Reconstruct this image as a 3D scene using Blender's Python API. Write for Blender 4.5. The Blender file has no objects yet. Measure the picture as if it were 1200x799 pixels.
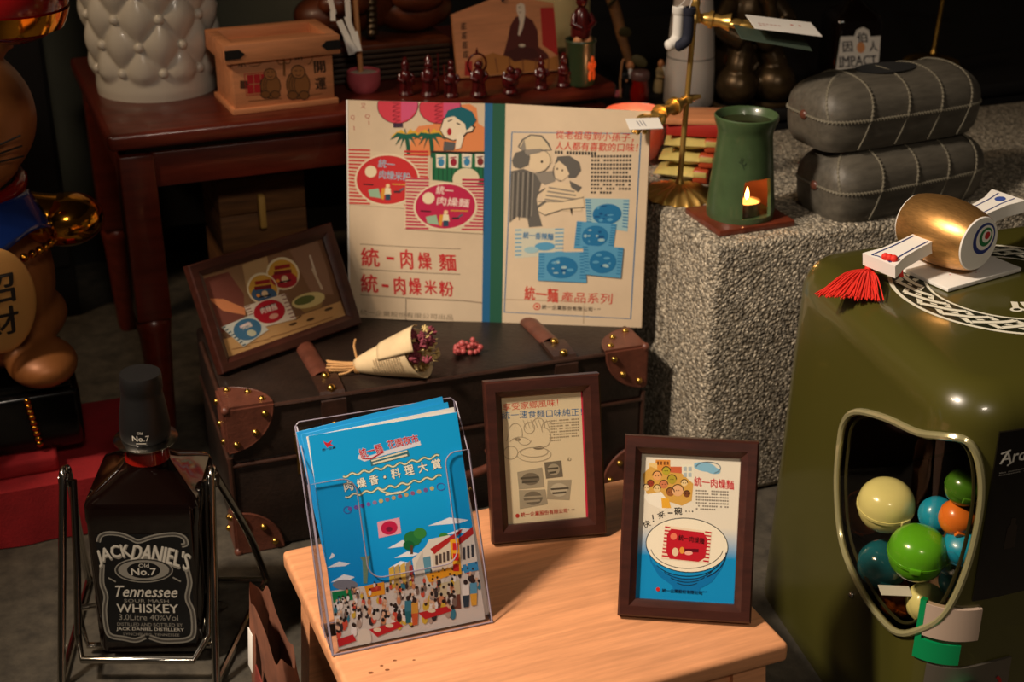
import bpy, bmesh, math, random
import numpy as np
from mathutils import Vector, Matrix

random.seed(11)
SC = bpy.context.scene
COL = SC.collection
PI = math.pi

# ------------------------------------------------------------------ camera
PITCH = math.radians(25.0)
FPX = 1667.0
CAM_H = 1.09
cam_d = bpy.data.cameras.new('camera')
cam_d.sensor_width = 36.0
cam_d.lens = 36.0 * FPX / 1200.0
cam_d.clip_start = 0.05
cam = bpy.data.objects.new('camera', cam_d)
COL.objects.link(cam)
cam.location = (0, 0, CAM_H)
cam.rotation_euler = (PI / 2 - PITCH, 0, 0)
cam_d.dof.use_dof = True
cam_d.dof.focus_distance = 1.55
cam_d.dof.aperture_fstop = 6.3
SC.camera = cam

# ------------------------------------------------------------------ world, lamps, exposure
world = bpy.data.worlds.new('world')
SC.world = world
world.use_nodes = True
world.node_tree.nodes['Background'].inputs[0].default_value = (0.55, 0.42, 0.32, 1)
world.node_tree.nodes['Background'].inputs[1].default_value = 0.024


def lamp(name, kind, loc, aim, energy, color, size=0.1, spot=60, blend=0.5, sy=None):
    d = bpy.data.lights.new(name, kind)
    d.energy = energy
    d.color = color
    if kind == 'AREA':
        d.size = size
        if sy:
            d.shape = 'RECTANGLE'
            d.size_y = sy
    else:
        d.shadow_soft_size = size
    if kind == 'SPOT':
        d.spot_size = math.radians(spot)
        d.spot_blend = blend
    o = bpy.data.objects.new(name, d)
    COL.objects.link(o)
    o.location = loc
    dv = Vector(aim) - Vector(loc)
    o.rotation_euler = dv.to_track_quat('-Z', 'Y').to_euler()
    return o


# the shop's track spotlight (left of the camera, high) and two weaker fill lights added to brighten the dim sides
lamp('track_spot', 'SPOT', (-1.45, 0.62, 2.35), (0.12, 1.42, 0.25), 385, (1.0, 0.84, 0.68), 0.13, 42, 0.9)
lamp('fill_light_front', 'AREA', (0.5, -1.2, 2.5), (0.0, 1.5, 0.3), 19.0, (1.0, 0.84, 0.68), 0.5, sy=0.25)
lamp('fill_light_side', 'AREA', (-1.9, 0.9, 2.3), (-0.5, 1.9, 0.3), 17.0, (1.0, 0.70, 0.44), 0.35, sy=0.2)
SC.view_settings.view_transform = 'Standard'
SC.view_settings.look = 'None'
SC.view_settings.exposure = 0.0
SC.view_settings.gamma = 1.0
SC.view_settings.use_curve_mapping = False


# ------------------------------------------------------------------ small maths
def ray(px, py):
    a = (px - 600) / FPX
    b = -(py - 399.5) / FPX
    return Vector((a, math.cos(PITCH) + b * math.sin(PITCH), -math.sin(PITCH) + b * math.cos(PITCH)))


def atz(px, py, z):
    r = ray(px, py)
    t = (z - CAM_H) / r.z
    return Vector((r.x * t, r.y * t, z))


def aty(px, py, y):
    r = ray(px, py)
    t = y / r.y
    return Vector((r.x * t, y, CAM_H + r.z * t))


ROOM = math.radians(21)          # the furniture stands askew to the camera
RU = Vector((math.cos(ROOM), math.sin(ROOM), 0))
RV = Vector((-math.sin(ROOM), math.cos(ROOM), 0))


def lin(c):
    out = []
    for v in c:
        v = v / 255.0
        out.append(v / 12.92 if v <= 0.04045 else ((v + 0.055) / 1.055) ** 2.4)
    return out


# ------------------------------------------------------------------ materials
def nt(name):
    m = bpy.data.materials.new(name)
    m.use_nodes = True
    n = m.node_tree.nodes
    return m, n, m.node_tree.links, n['Principled BSDF']


def mat(name, c, rough=0.5, metal=0.0, var=0.0, vscale=8.0, bump=0.0, bscale=60.0, spec=0.5, coat=0.0,
        stretch=None, emit=None, estr=0.0, trans=0.0, c2=None, sss=0.0):
    m, n, l, b = nt(name)
    c1 = lin(c)
    b.inputs['Base Color'].default_value = (*c1, 1)
    b.inputs['Roughness'].default_value = rough
    b.inputs['Metallic'].default_value = metal
    b.inputs['Specular IOR Level'].default_value = spec
    b.inputs['Coat Weight'].default_value = coat
    b.inputs['Coat Roughness'].default_value = 0.08
    if trans:
        b.inputs['Transmission Weight'].default_value = trans
    if sss:
        b.inputs['Subsurface Weight'].default_value = sss
        b.inputs['Subsurface Radius'].default_value = (0.02, 0.01, 0.006)
    if emit:
        b.inputs['Emission Color'].default_value = (*lin(emit), 1)
        b.inputs['Emission Strength'].default_value = estr
    if var or bump:
        tc = n.new('ShaderNodeTexCoord')
        mp = n.new('ShaderNodeMapping')
        if stretch:
            mp.inputs['Scale'].default_value = stretch
        l.new(tc.outputs['Object'], mp.inputs[0])
    if var:
        tx = n.new('ShaderNodeTexNoise')
        tx.inputs['Scale'].default_value = vscale
        tx.inputs['Detail'].default_value = 6
        tx.inputs['Roughness'].default_value = 0.65
        l.new(mp.outputs[0], tx.inputs['Vector'])
        rp = n.new('ShaderNodeValToRGB')
        lo = lin(c2) if c2 else [v * (1 - var) for v in c1]
        hi = c1 if c2 else [min(1, v * (1 + var * 0.6)) for v in c1]
        rp.color_ramp.elements[0].position = 0.32
        rp.color_ramp.elements[1].position = 0.68
        rp.color_ramp.elements[0].color = (*lo, 1)
        rp.color_ramp.elements[1].color = (*hi, 1)
        l.new(tx.outputs['Fac'], rp.inputs[0])
        l.new(rp.outputs[0], b.inputs['Base Color'])
    if bump:
        t2 = n.new('ShaderNodeTexNoise')
        t2.inputs['Scale'].default_value = bscale
        t2.inputs['Detail'].default_value = 4
        l.new(mp.outputs[0], t2.inputs['Vector'])
        bp = n.new('ShaderNodeBump')
        bp.inputs['Strength'].default_value = bump
        bp.inputs['Distance'].default_value = 0.002
        l.new(t2.outputs['Fac'], bp.inputs['Height'])
        l.new(bp.outputs[0], b.inputs['Normal'])
    return m


def thin_clear(name, tint=(255, 255, 255), refl=1.0, rough=0.03):
    """thin clear plastic or glass: see-through with a fresnel reflection"""
    m, n, l, b = nt(name)
    n.remove(b)
    out = n['Material Output']
    tr = n.new('ShaderNodeBsdfTransparent')
    tr.inputs[0].default_value = (*lin(tint), 1)
    gl = n.new('ShaderNodeBsdfGlossy')
    gl.inputs['Roughness'].default_value = rough
    lw = n.new('ShaderNodeLayerWeight')
    lw.inputs[0].default_value = 0.5
    pw = n.new('ShaderNodeMath')
    pw.operation = 'POWER'
    pw.inputs[1].default_value = 5.0
    l.new(lw.outputs['Facing'], pw.inputs[0])
    mu = n.new('ShaderNodeMath')
    mu.operation = 'MULTIPLY_ADD'
    mu.inputs[1].default_value = 0.8 * refl
    mu.inputs[2].default_value = 0.0245 * refl
    l.new(pw.outputs[0], mu.inputs[0])
    mx = n.new('ShaderNodeMixShader')
    l.new(mu.outputs[0], mx.inputs[0])
    l.new(tr.outputs[0], mx.inputs[1])
    l.new(gl.outputs[0], mx.inputs[2])
    l.new(mx.outputs[0], out.inputs[0])
    return m


def stone_mat(name):
    m, n, l, b = nt(name)
    tc = n.new('ShaderNodeTexCoord')
    v = n.new('ShaderNodeTexVoronoi')
    v.inputs['Scale'].default_value = 250
    l.new(tc.outputs['Object'], v.inputs['Vector'])
    rp = n.new('ShaderNodeValToRGB')
    e = rp.color_ramp.elements
    e[0].position = 0.0
    e[0].color = (*lin((88, 82, 72)), 1)
    e[1].position = 1.0
    e[1].color = (*lin((240, 228, 204)), 1)
    e2 = e.new(0.45)
    e2.color = (*lin((150, 142, 126)), 1)
    e3 = e.new(0.75)
    e3.color = (*lin((190, 178, 156)), 1)
    l.new(v.outputs['Color'], rp.inputs[0])
    ra = n.new('ShaderNodeValToRGB')
    ra.color_ramp.elements[0].position = 0.45
    ra.color_ramp.elements[0].color = (1, 1, 1, 1)
    ra.color_ramp.elements[1].position = 0.75
    ra.color_ramp.elements[1].color = (0.36, 0.33, 0.29, 1)
    l.new(v.outputs['Distance'], ra.inputs[0])
    mx = n.new('ShaderNodeMix')
    mx.data_type = 'RGBA'
    mx.blend_type = 'MULTIPLY'
    mx.inputs['Factor'].default_value = 0.9
    l.new(rp.outputs[0], mx.inputs[6])
    l.new(ra.outputs[0], mx.inputs[7])
    l.new(mx.outputs[2], b.inputs['Base Color'])
    bp = n.new('ShaderNodeBump')
    bp.invert = True
    bp.inputs['Strength'].default_value = 0.9
    bp.inputs['Distance'].default_value = 0.0035
    l.new(v.outputs['Distance'], bp.inputs['Height'])
    l.new(bp.outputs[0], b.inputs['Normal'])
    b.inputs['Roughness'].default_value = 0.6
    return m


def print_mat(name, rough=0.55, coat=0.0):
    m, n, l, b = nt(name)
    a = n.new('ShaderNodeAttribute')
    a.attribute_name = 'col'
    l.new(a.outputs['Color'], b.inputs['Base Color'])
    b.inputs['Roughness'].default_value = rough
    b.inputs['Specular IOR Level'].default_value = 0.35
    b.inputs['Coat Weight'].default_value = coat
    return m


M = dict(
    stone=stone_mat('washed pebble stone'),
    floor=mat('grey concrete', (70, 64, 53), 0.85, var=0.55, vscale=30, bump=0.5, bscale=120),
    wall=mat('pale green grey plaster', (92, 91, 76), 0.9, var=0.12),
    dark=mat('black stained wood', (14, 11, 10), 0.6, var=0.3, stretch=(1, 6, 6)),
    redwood=mat('red brown lacquered wood', (92, 32, 18), 0.32, var=0.35, vscale=10, stretch=(1, 8, 8), coat=0.25),
    framewood=mat('dark cherry frame', (60, 28, 20), 0.38, var=0.35, vscale=18, stretch=(1, 6, 6), coat=0.1),
    pine=mat('light pine', (218, 152, 106), 0.5, var=0.22, vscale=7, stretch=(1.2, 16, 16), bump=0.08, bscale=20),
    boxwood=mat('orange cedar', (206, 136, 90), 0.55, var=0.2, vscale=9, stretch=(1, 10, 10)),
    cratewood=mat('rough brown plank', (120, 78, 40), 0.7, var=0.5, vscale=8, stretch=(1, 1, 14), bump=0.3),
    peg=mat('pale peg wood', (206, 160, 80), 0.6),
    leather=mat('near black trunk leather', (37, 26, 20), 0.4, var=0.45, vscale=14, bump=0.35, bscale=180),
    tan=mat('red brown leather', (98, 54, 40), 0.4, var=0.35, vscale=30, bump=0.25, bscale=200),
    tandark=mat('dark brown leather', (56, 34, 25), 0.4, var=0.35, vscale=30, bump=0.25, bscale=200),
    brass=mat('aged brass', (190, 150, 74), 0.28, 1.0, var=0.3, vscale=30),
    brass_bright=mat('polished brass', (232, 188, 104), 0.3, 0.85),
    gold=mat('glossy gold', (206, 140, 44), 0.12, 1.0),
    satingold=mat('brushed gold', (208, 156, 92), 0.36, 0.85, var=0.25, vscale=60, stretch=(1, 8, 8)),
    steel=mat('chrome rod', (190, 186, 178), 0.16, 1.0),
    black=mat('gloss black', (8, 8, 8), 0.18),
    blackmatt=mat('matt black', (12, 11, 11), 0.5),
    white=mat('white paper', (226, 222, 214), 0.7),
    porcelain=mat('white glazed tufted ceramic', (214, 208, 194), 0.32, coat=0.3, var=0.05),
    cream=mat('cream glaze', (196, 178, 128), 0.4),
    paper=mat('aged paper', (210, 188, 158), 0.75, var=0.07, vscale=12),
    kraft=mat('newsprint wrap', (222, 196, 152), 0.8, var=0.12, vscale=25),
    twine=mat('straw twine', (206, 156, 98), 0.8, var=0.2, vscale=60),
    berry=mat('pink berry', (188, 84, 82), 0.4, var=0.3, vscale=60),
    mauve=mat('dried mauve petal', (134, 56, 70), 0.8, var=0.3, vscale=70),
    petal=mat('dried cream petal', (224, 196, 132), 0.8, var=0.25, vscale=70),
    redcloth=mat('red cloth', (150, 18, 24), 0.9, var=0.2, vscale=25, bump=0.3, bscale=300),
    tassel=mat('red tassel thread', (214, 40, 24), 0.7),
    olive=mat('olive enamel', (68, 65, 23), 0.3, coat=0.5),
    olivedark=mat('dark olive plastic', (44, 42, 20), 0.4),
    emblem=print_mat('printed emblem', 0.4),
    print=print_mat('ink print', 0.55),
    gloss=print_mat('gloss print', 0.3),
    clear=thin_clear('clear acrylic', (250, 250, 252), 1.0),
    glass=thin_clear('picture glass', (255, 255, 255), 0.35, 0.06),
    dome=thin_clear('clear dome plastic', (236, 232, 220), 0.9, 0.05),
    edge=mat('acrylic edge highlight', (150, 142, 158), 0.3),
    whiskey=mat('dark amber bottle', (12, 4, 3), 0.06, spec=0.6, coat=0.6),
    neck=mat('amber neck glass', (120, 16, 8), 0.06, coat=0.6),
    darkred=mat('dark red resin', (80, 18, 18), 0.25, coat=0.4, var=0.3, vscale=60),
    bronze=mat('dark bronze', (74, 58, 36), 0.35, 0.6, var=0.4, vscale=30),
    carved=mat('carved brown wood', (96, 44, 18), 0.45, var=0.5, vscale=18, coat=0.15),
    greenceramic=mat('green glazed ceramic', (66, 86, 54), 0.35, var=0.25, vscale=14, coat=0.3),
    darkgreen=mat('dark green glaze', (52, 66, 42), 0.35, coat=0.3),
    greyleather=mat('grey tooled leather', (88, 83, 73), 0.4, var=0.3, vscale=12, stretch=(2, 10, 10), bump=0.25, bscale=150),
    braid=mat('pale leather lacing', (112, 106, 90), 0.6),
    wax=mat('candle wax', (240, 214, 160), 0.5, emit=(255, 170, 70), estr=0.6),
    flame=mat('candle flame', (255, 220, 140), 0.5, emit=(255, 180, 84), estr=30),
    alu=mat('tealight cup', (150, 130, 110), 0.3, 0.8),
    pinkglass=mat('pink frosted glass', (226, 146, 132), 0.35, trans=0.35, sss=0.3),
    pinkpot=mat('pink glaze', (206, 96, 104), 0.35, coat=0.2),
    sand=mat('white sand', (226, 206, 184), 0.9, var=0.2, vscale=80),
    stick=mat('natural stick wood', (214, 150, 96), 0.6),
    packet=mat('yellow snack wrapper', (196, 178, 104), 0.35, var=0.2, vscale=25, bump=0.3, bscale=30),
    packetred=mat('orange red wrapper', (176, 74, 40), 0.4),
    redbox=mat('red carton', (168, 40, 30), 0.5),
    skin=mat('painted skin', (206, 140, 92), 0.5),
    navy=mat('navy cloth', (22, 26, 44), 0.8),
    beige=mat('beige robe paint', (176, 150, 104), 0.6),
    blue=mat('blue robe paint', (66, 72, 130), 0.6),
    bibblue=mat('deep blue glaze', (16, 40, 100), 0.2, coat=0.6),
    catgold=mat('satin gold paint', (150, 92, 46), 0.45, 0.25),
    coin=mat('coin gold paint', (204, 150, 84), 0.4, 0.3),
    lanternred=mat('red lacquer', (120, 12, 14), 0.15, coat=0.7),
    cap_cream=mat('cream capsule', (230, 222, 150), 0.22, coat=0.4),
    cap_green=mat('green capsule', (96, 176, 34), 0.22, coat=0.4),
    cap_dkgreen=mat('leaf green capsule', (70, 120, 30), 0.25, coat=0.4),
    cap_orange=mat('orange capsule', (232, 122, 42), 0.3, coat=0.3),
    cap_blue=mat('sky blue capsule', (26, 150, 190), 0.3, coat=0.3),
    cap_teal=mat('teal capsule', (20, 96, 112), 0.15, coat=0.6),
    green=mat('green plastic', (0, 126, 72), 0.4),
    brownpaper=mat('brown paper', (122, 74, 52), 0.75, var=0.4, vscale=18),
    vine=mat('dried vine', (120, 80, 42), 0.7, var=0.4, vscale=40),
    orange=mat('orange lit glaze', (222, 92, 34), 0.4, emit=(255, 90, 20), estr=0.12),  # weak emission paints the orange light on the cup relief
    ember=mat('brown unglazed liner', (120, 66, 36), 0.7),
)


# ------------------------------------------------------------------ mesh builder
class MB:
    def __init__(s):
        s.bm = bmesh.new()

    def add(s, verts, faces):
        vs = [s.bm.verts.new(v) for v in verts]
        for f in faces:
            try:
                s.bm.faces.new([vs[i] for i in f])
            except ValueError:
                pass
        return s

    def merge(s, bm2, Mx=None):
        if Mx is not None:
            bmesh.ops.transform(bm2, matrix=Mx, verts=bm2.verts)
        me = bpy.data.meshes.new('tmp')
        bm2.to_mesh(me)
        bm2.free()
        s.bm.from_mesh(me)
        bpy.data.meshes.remove(me)
        return s

    def box(s, c, size, bev=0.0, rot=None, seg=2):
        b = bmesh.new()
        bmesh.ops.create_cube(b, size=1.0)
        bmesh.ops.scale(b, vec=size, verts=b.verts)
        if bev:
            bmesh.ops.bevel(b, geom=list(b.edges), offset=bev, segments=seg, affect='EDGES', profile=0.5)
        Mx = Matrix.Translation(c)
        if rot:
            from mathutils import Euler
            Mx = Mx @ Euler(rot).to_matrix().to_4x4()
        return s.merge(b, Mx)

    def rings(s, rings, closed_u=True, cap0=False, cap1=False, loop=False):
        n = len(rings[0])
        vs = [[s.bm.verts.new(p) for p in r] for r in rings]
        m = len(vs)
        for i in range(m if loop else m - 1):
            a, b = vs[i], vs[(i + 1) % m]
            for j in range(n if closed_u else n - 1):
                k = (j + 1) % n
                try:
                    s.bm.faces.new((a[j], a[k], b[k], b[j]))
                except ValueError:
                    pass
        if cap0:
            s.bm.faces.new(list(reversed(vs[0])))
        if cap1:
            s.bm.faces.new(vs[-1])
        return s

    def lathe(s, prof, n=32, c=(0, 0, 0), cap=True):
        c = Vector(c)
        rr = []
        for r, z in prof:
            r = max(r, 1e-5)
            rr.append([c + Vector((r * math.cos(2 * PI * k / n), r * math.sin(2 * PI * k / n), z)) for k in range(n)])
        return s.rings(rr, True, cap, cap)

    def tube(s, pts, r, n=8, closed=False, cap=True):
        pts = [Vector(p) for p in pts]
        m = len(pts)
        rr = []
        prev = None
        for i, p in enumerate(pts):
            if closed:
                d = pts[(i + 1) % m] - pts[i - 1]
            else:
                d = pts[min(i + 1, m - 1)] - pts[max(i - 1, 0)]
            d.normalize()
            if prev is None:
                a = d.orthogonal().normalized()
            else:
                a = (prev - d * prev.dot(d))
                a = a.normalized() if a.length > 1e-6 else d.orthogonal().normalized()
            prev = a
            b = d.cross(a)
            rad = r[i] if isinstance(r, (list, tuple)) else r
            rr.append([p + (a * math.cos(2 * PI * k / n) + b * math.sin(2 * PI * k / n)) * rad for k in range(n)])
        return s.rings(rr, True, cap and not closed, cap and not closed, loop=closed)

    def cyl(s, p0, p1, r0, r1=None, n=16):
        return s.tube([p0, p1], [r0, r0 if r1 is None else r1], n)

    def ell(s, c, r, nu=16, nv=10, rot=None):
        b = bmesh.new()
        bmesh.ops.create_uvsphere(b, u_segments=nu, v_segments=nv, radius=1.0)
        if isinstance(r, (int, float)):
            r = (r, r, r)
        bmesh.ops.scale(b, vec=r, verts=b.verts)
        Mx = Matrix.Translation(c)
        if rot:
            from mathutils import Euler
            Mx = Mx @ Euler(rot).to_matrix().to_4x4()
        return s.merge(b, Mx)

    def prism(s, poly, fn0, fn1):
        """poly: 2D points; fn0/fn1 map (x,y) to 3D for both faces"""
        n = len(poly)
        a = [fn0(*p) for p in poly]
        b = [fn1(*p) for p in poly]
        return s.add(a + b, [list(range(n)), list(range(2 * n - 1, n - 1, -1))] +
                     [[i, i + n, (i + 1) % n + n, (i + 1) % n] for i in range(n)])

    def surf(s, fn, nu, nv, cu=False, cv=False):
        rr = [[fn(i / (nu if cu else nu - 1), j / (nv if cv else nv - 1)) for i in range(nu)] for j in range(nv)]
        return s.rings(rr, cu, loop=cv)

    def build(s, name, m, parent=None, smooth=40, loc=None, rot=None, kind=None, mods=None):
        bmesh.ops.recalc_face_normals(s.bm, faces=s.bm.faces)
        me = bpy.data.meshes.new(name)
        s.bm.to_mesh(me)
        s.bm.free()
        if smooth:
            me.polygons.foreach_set('use_smooth', [True] * len(me.polygons))
            me.set_sharp_from_angle(angle=math.radians(smooth))
        me.materials.append(M[m] if isinstance(m, str) else m)
        o = bpy.data.objects.new(name, me)
        COL.objects.link(o)
        if parent is not None:
            o.parent = parent
        if loc is not None:
            o.location = loc
        if rot is not None:
            o.rotation_euler = rot
        if kind:
            o['kind'] = kind
        return o


def thing(name, label, cat, loc=(0, 0, 0), rz=0.0, group=None, rx=0.0, ry=0.0):
    o = bpy.data.objects.new(name, None)
    o.empty_display_size = 0.02
    COL.objects.link(o)
    o.location = loc
    o.rotation_euler = (rx, ry, rz)
    return tag(o, label, cat, group)


def tag(o, label, cat, group=None):
    o['label'] = label
    o['category'] = cat
    if group:
        o['group'] = group
    return o


def struct(o):
    o['kind'] = 'structure'
    return o


def copy_part(o, parent, loc=None, rot=None):
    c = o.copy()
    COL.objects.link(c)
    c.parent = parent
    if loc is not None:
        c.location = loc
    if rot is not None:
        c.rotation_euler = rot
    return c


# ------------------------------------------------------------------ flat print
_tc = {}


def text_geo(body, bold):
    k = (body, bold)
    if k in _tc:
        return _tc[k]
    cu = bpy.data.curves.new('lettering', 'FONT')
    cu.body = body
    cu.offset = bold
    cu.resolution_u = 2
    ob = bpy.data.objects.new('lettering', cu)
    COL.objects.link(ob)
    dg = bpy.context.evaluated_depsgraph_get()
    me = bpy.data.meshes.new_from_object(ob.evaluated_get(dg))
    V = np.array([v.co[:2] for v in me.vertices]) if len(me.vertices) else np.zeros((0, 2))
    Fc = [list(p.vertices) for p in me.polygons]
    bpy.data.objects.remove(ob)
    bpy.data.curves.remove(cu)
    bpy.data.meshes.remove(me)
    if len(V):
        lo, hi = V.min(0), V.max(0)
        V = (V - lo) / np.maximum(hi - lo, 1e-6)
        asp = float((hi - lo)[0] / max((hi - lo)[1], 1e-6))
    else:
        asp = 1.0
    _tc[k] = (V, Fc, asp)
    return _tc[k]


def homography(src, dst):
    A = []
    for (x, y), (u, v) in zip(src, dst):
        A.append([x, y, 1, 0, 0, 0, -u * x, -u * y, -u])
        A.append([0, 0, 0, x, y, 1, -v * x, -v * y, -v])
    _, _, vt = np.linalg.svd(np.array(A, float))
    return vt[-1].reshape(3, 3)


class Print:
    """flat coloured shapes drawn in the source picture's own coordinates, y down, laid on a w x h sheet"""

    def __init__(s, corners, w, h, step=0.00012):
        s.Hm = homography(corners, [(0, h), (w, h), (w, 0), (0, 0)])
        s.bm = bmesh.new()
        s.cl = s.bm.loops.layers.float_color.new('col')
        s.L = 1
        s.step = step
        s.k = 0
        s.w, s.h = w, h
        s.clip = True

    def lift(s, L):
        # every shape a hair above the one before, so that no two faces are coplanar
        s.k = (s.k + 1) % 40
        return (s.L if L is None else L) * s.step + s.k * s.step / 42

    def tr(s, p):
        q = s.Hm @ np.array([p[0], p[1], 1.0])
        x, y = q[0] / q[2], q[1] / q[2]
        if s.clip:
            x = min(max(x, 0.0), s.w)
            y = min(max(y, 0.0), s.h)
        return x, y

    def poly(s, pts, c, L=None):
        z = s.lift(L)
        vs = [s.bm.verts.new((*s.tr(p), z)) for p in pts]
        try:
            f = s.bm.faces.new(vs)
        except ValueError:
            return
        cols = c if isinstance(c, list) else [c] * len(pts)
        for lp, cc in zip(f.loops, cols):
            lp[s.cl] = (*lin(cc), 1)

    def rect(s, x0, y0, x1, y1, c, L=None):
        s.poly([(x0, y0), (x1, y0), (x1, y1), (x0, y1)], c, L)

    def ell(s, cx, cy, rx, ry, c, L=None, n=28, rot=0.0, a0=0, a1=360):
        cr, sr = math.cos(math.radians(rot)), math.sin(math.radians(rot))
        pts = []
        for k in range(n if a1 - a0 >= 360 else n + 1):
            a = math.radians(a0 + (a1 - a0) * k / n)
            x, y = rx * math.cos(a), ry * math.sin(a)
            pts.append((cx + x * cr - y * sr, cy + x * sr + y * cr))
        s.poly(pts, c, L)

    def line(s, pts, w, c, L=None, closed=False):
        pts = [Vector(p) for p in pts]
        n = len(pts)
        lft, rgt = [], []
        for i in range(n):
            if closed:
                d = pts[(i + 1) % n] - pts[i - 1]
            else:
                d = pts[min(i + 1, n - 1)] - pts[max(i - 1, 0)]
            if d.length < 1e-9:
                d = Vector((1, 0))
            d.normalize()
            nn = Vector((-d.y, d.x)) * w * 0.5
            lft.append(pts[i] + nn)
            rgt.append(pts[i] - nn)
        for i in range(n if closed else n - 1):
            j = (i + 1) % n
            s.poly([lft[i], lft[j], rgt[j], rgt[i]], c, L)

    def arc(s, cx, cy, rx, ry, a0, a1, w, c, L=None, n=20):
        s.line([(cx + rx * math.cos(math.radians(a0 + (a1 - a0) * k / n)),
                 cy + ry * math.sin(math.radians(a0 + (a1 - a0) * k / n))) for k in range(n + 1)], w, c, L)

    def text(s, body, p0, p1, h, c, bold=0.0, L=None, bend=0.0, shear=0.0, taper=0.0):
        """letters filling the box whose mid-line runs p0 -> p1, height h; bend lifts the middle"""
        if bold:
            e = bold * h * 0.75
            for ox, oy in ((e, 0), (-e, 0), (0, e * 0.8), (0, -e * 0.8)):
                s.text(body, (p0[0] + ox, p0[1] + oy), (p1[0] + ox, p1[1] + oy), h, c, 0, L, bend, shear, taper)
        V, Fc, asp = text_geo(body, 0.0)
        p0, p1 = Vector(p0), Vector(p1)
        d = p1 - p0
        nrm = Vector((-d.y, d.x)).normalized()
        z = s.lift(L)
        vs = []
        for x, y in V:
            hh = h * (1 + taper * (4 * x * (1 - x) - 0.5))
            q = p0 + d * (x + shear * (y - 0.5) * h / d.length) + nrm * ((0.5 - y) * hh - bend * 4 * x * (1 - x))
            vs.append(s.bm.verts.new((*s.tr(q), z)))
        cc = (*lin(c), 1)
        for f in Fc:
            try:
                fa = s.bm.faces.new([vs[i] for i in f])
            except ValueError:
                continue
            for lp in fa.loops:
                lp[s.cl] = cc

    def block(s, x0, y0, x1, y1, rows, c, fill=0.5, skew=0.0, seed=1, L=None, gap=0.3):
        """a paragraph too small to read"""
        rnd = random.Random(seed)
        dy = (y1 - y0) / rows
        for r in range(rows):
            x = x0
            y = y0 + dy * r
            end = x1 if r < rows - 1 else x0 + (x1 - x0) * rnd.uniform(0.3, 0.8)
            cw = dy * 0.75
            while x + cw <= end:
                if rnd.random() > 0.08:
                    yo = skew * (x - x0)
                    s.rect(x, y + yo, x + cw * (1 - gap), y + dy * fill + yo, c, L)
                x += cw

    def build(s, name, m, parent, fn, cuts=None, label=None):
        if cuts:
            for x in cuts:
                bmesh.ops.bisect_plane(s.bm, geom=list(s.bm.verts) + list(s.bm.edges) + list(s.bm.faces),
                                       plane_co=(x, 0, 0), plane_no=(1, 0, 0), dist=1e-7)
        for v in s.bm.verts:
            v.co = fn(v.co.x, v.co.y, v.co.z)
        me = bpy.data.meshes.new(name)
        s.bm.to_mesh(me)
        s.bm.free()
        me.materials.append(M[m])
        o = bpy.data.objects.new(name, me)
        COL.objects.link(o)
        o.parent = parent
        if label:
            o['label'] = label
        return o


def sheet_with_hole(outer, hole):
    """flat bmesh in (s, z) with one hole"""
    b = bmesh.new()
    for loop in (outer, hole):
        vs = [b.verts.new((p[0], p[1], 0)) for p in loop]
        for i in range(len(vs)):
            b.edges.new((vs[i], vs[(i + 1) % len(vs)]))
    bmesh.ops.triangle_fill(b, use_beauty=True, edges=list(b.edges))
    return b


def bisect_map(b, cs, cz, fn):
    for x in cs:
        bmesh.ops.bisect_plane(b, geom=list(b.verts) + list(b.edges) + list(b.faces), plane_co=(x, 0, 0), plane_no=(1, 0, 0), dist=1e-7)
    for z in cz:
        bmesh.ops.bisect_plane(b, geom=list(b.verts) + list(b.edges) + list(b.faces), plane_co=(0, z, 0), plane_no=(0, 1, 0), dist=1e-7)
    for v in b.verts:
        v.co = fn(v.co.x, v.co.y)
    return b


def smooth_closed(pts, n=8):
    """Catmull-Rom through a closed list of 2D points"""
    out = []
    m = len(pts)
    for i in range(m):
        p0, p1, p2, p3 = (Vector(pts[(i + k - 1) % m]) for k in range(4))
        for k in range(n):
            t = k / n
            out.append(0.5 * ((2 * p1) + (p2 - p0) * t + (2 * p0 - 5 * p1 + 4 * p2 - p3) * t * t + (3 * p1 - p0 - 3 * p2 + p3) * t ** 3))
    return out


def smooth_open(pts, n=6):
    pts = [Vector(p) for p in pts]
    out = []
    m = len(pts)
    for i in range(m - 1):
        p0, p1, p2, p3 = pts[max(i - 1, 0)], pts[i], pts[i + 1], pts[min(i + 2, m - 1)]
        for k in range(n):
            t = k / n
            out.append(0.5 * ((2 * p1) + (p2 - p0) * t + (2 * p0 - 5 * p1 + 4 * p2 - p3) * t * t + (3 * p1 - p0 - 3 * p2 + p3) * t ** 3))
    out.append(pts[-1])
    return out
# ================================================================== the setting
def uv(u, v, z):
    return RU * u + RV * v + Vector((0, 0, z))


def room_box(name, u0, u1, v0, v1, z0, z1, m, bev=0.0):
    mb = MB()
    mb.box(((u0 + u1) / 2, (v0 + v1) / 2, (z0 + z1) / 2), (u1 - u0, v1 - v0, z1 - z0), bev)
    o = mb.build(name, m)
    o.rotation_euler = (0, 0, ROOM)
    return o


struct(room_box('floor', -2.6, 3.2, -2.2, 2.96, -0.05, 0.0, 'floor'))
struct(room_box('wall_back', -2.6, 3.2, 2.86, 2.96, 0.0, 2.7, 'wall'))
struct(room_box('wall_left', -2.7, -2.6, -2.2, 2.96, 0.0, 2.7, 'wall'))
struct(room_box('baseboard_back', -2.6, 3.2, 2.845, 2.86, 0.0, 0.11, 'dark'))
struct(room_box('ceiling', -2.7, 3.2, -2.2, 2.96, 2.7, 2.75, 'wall'))

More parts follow.
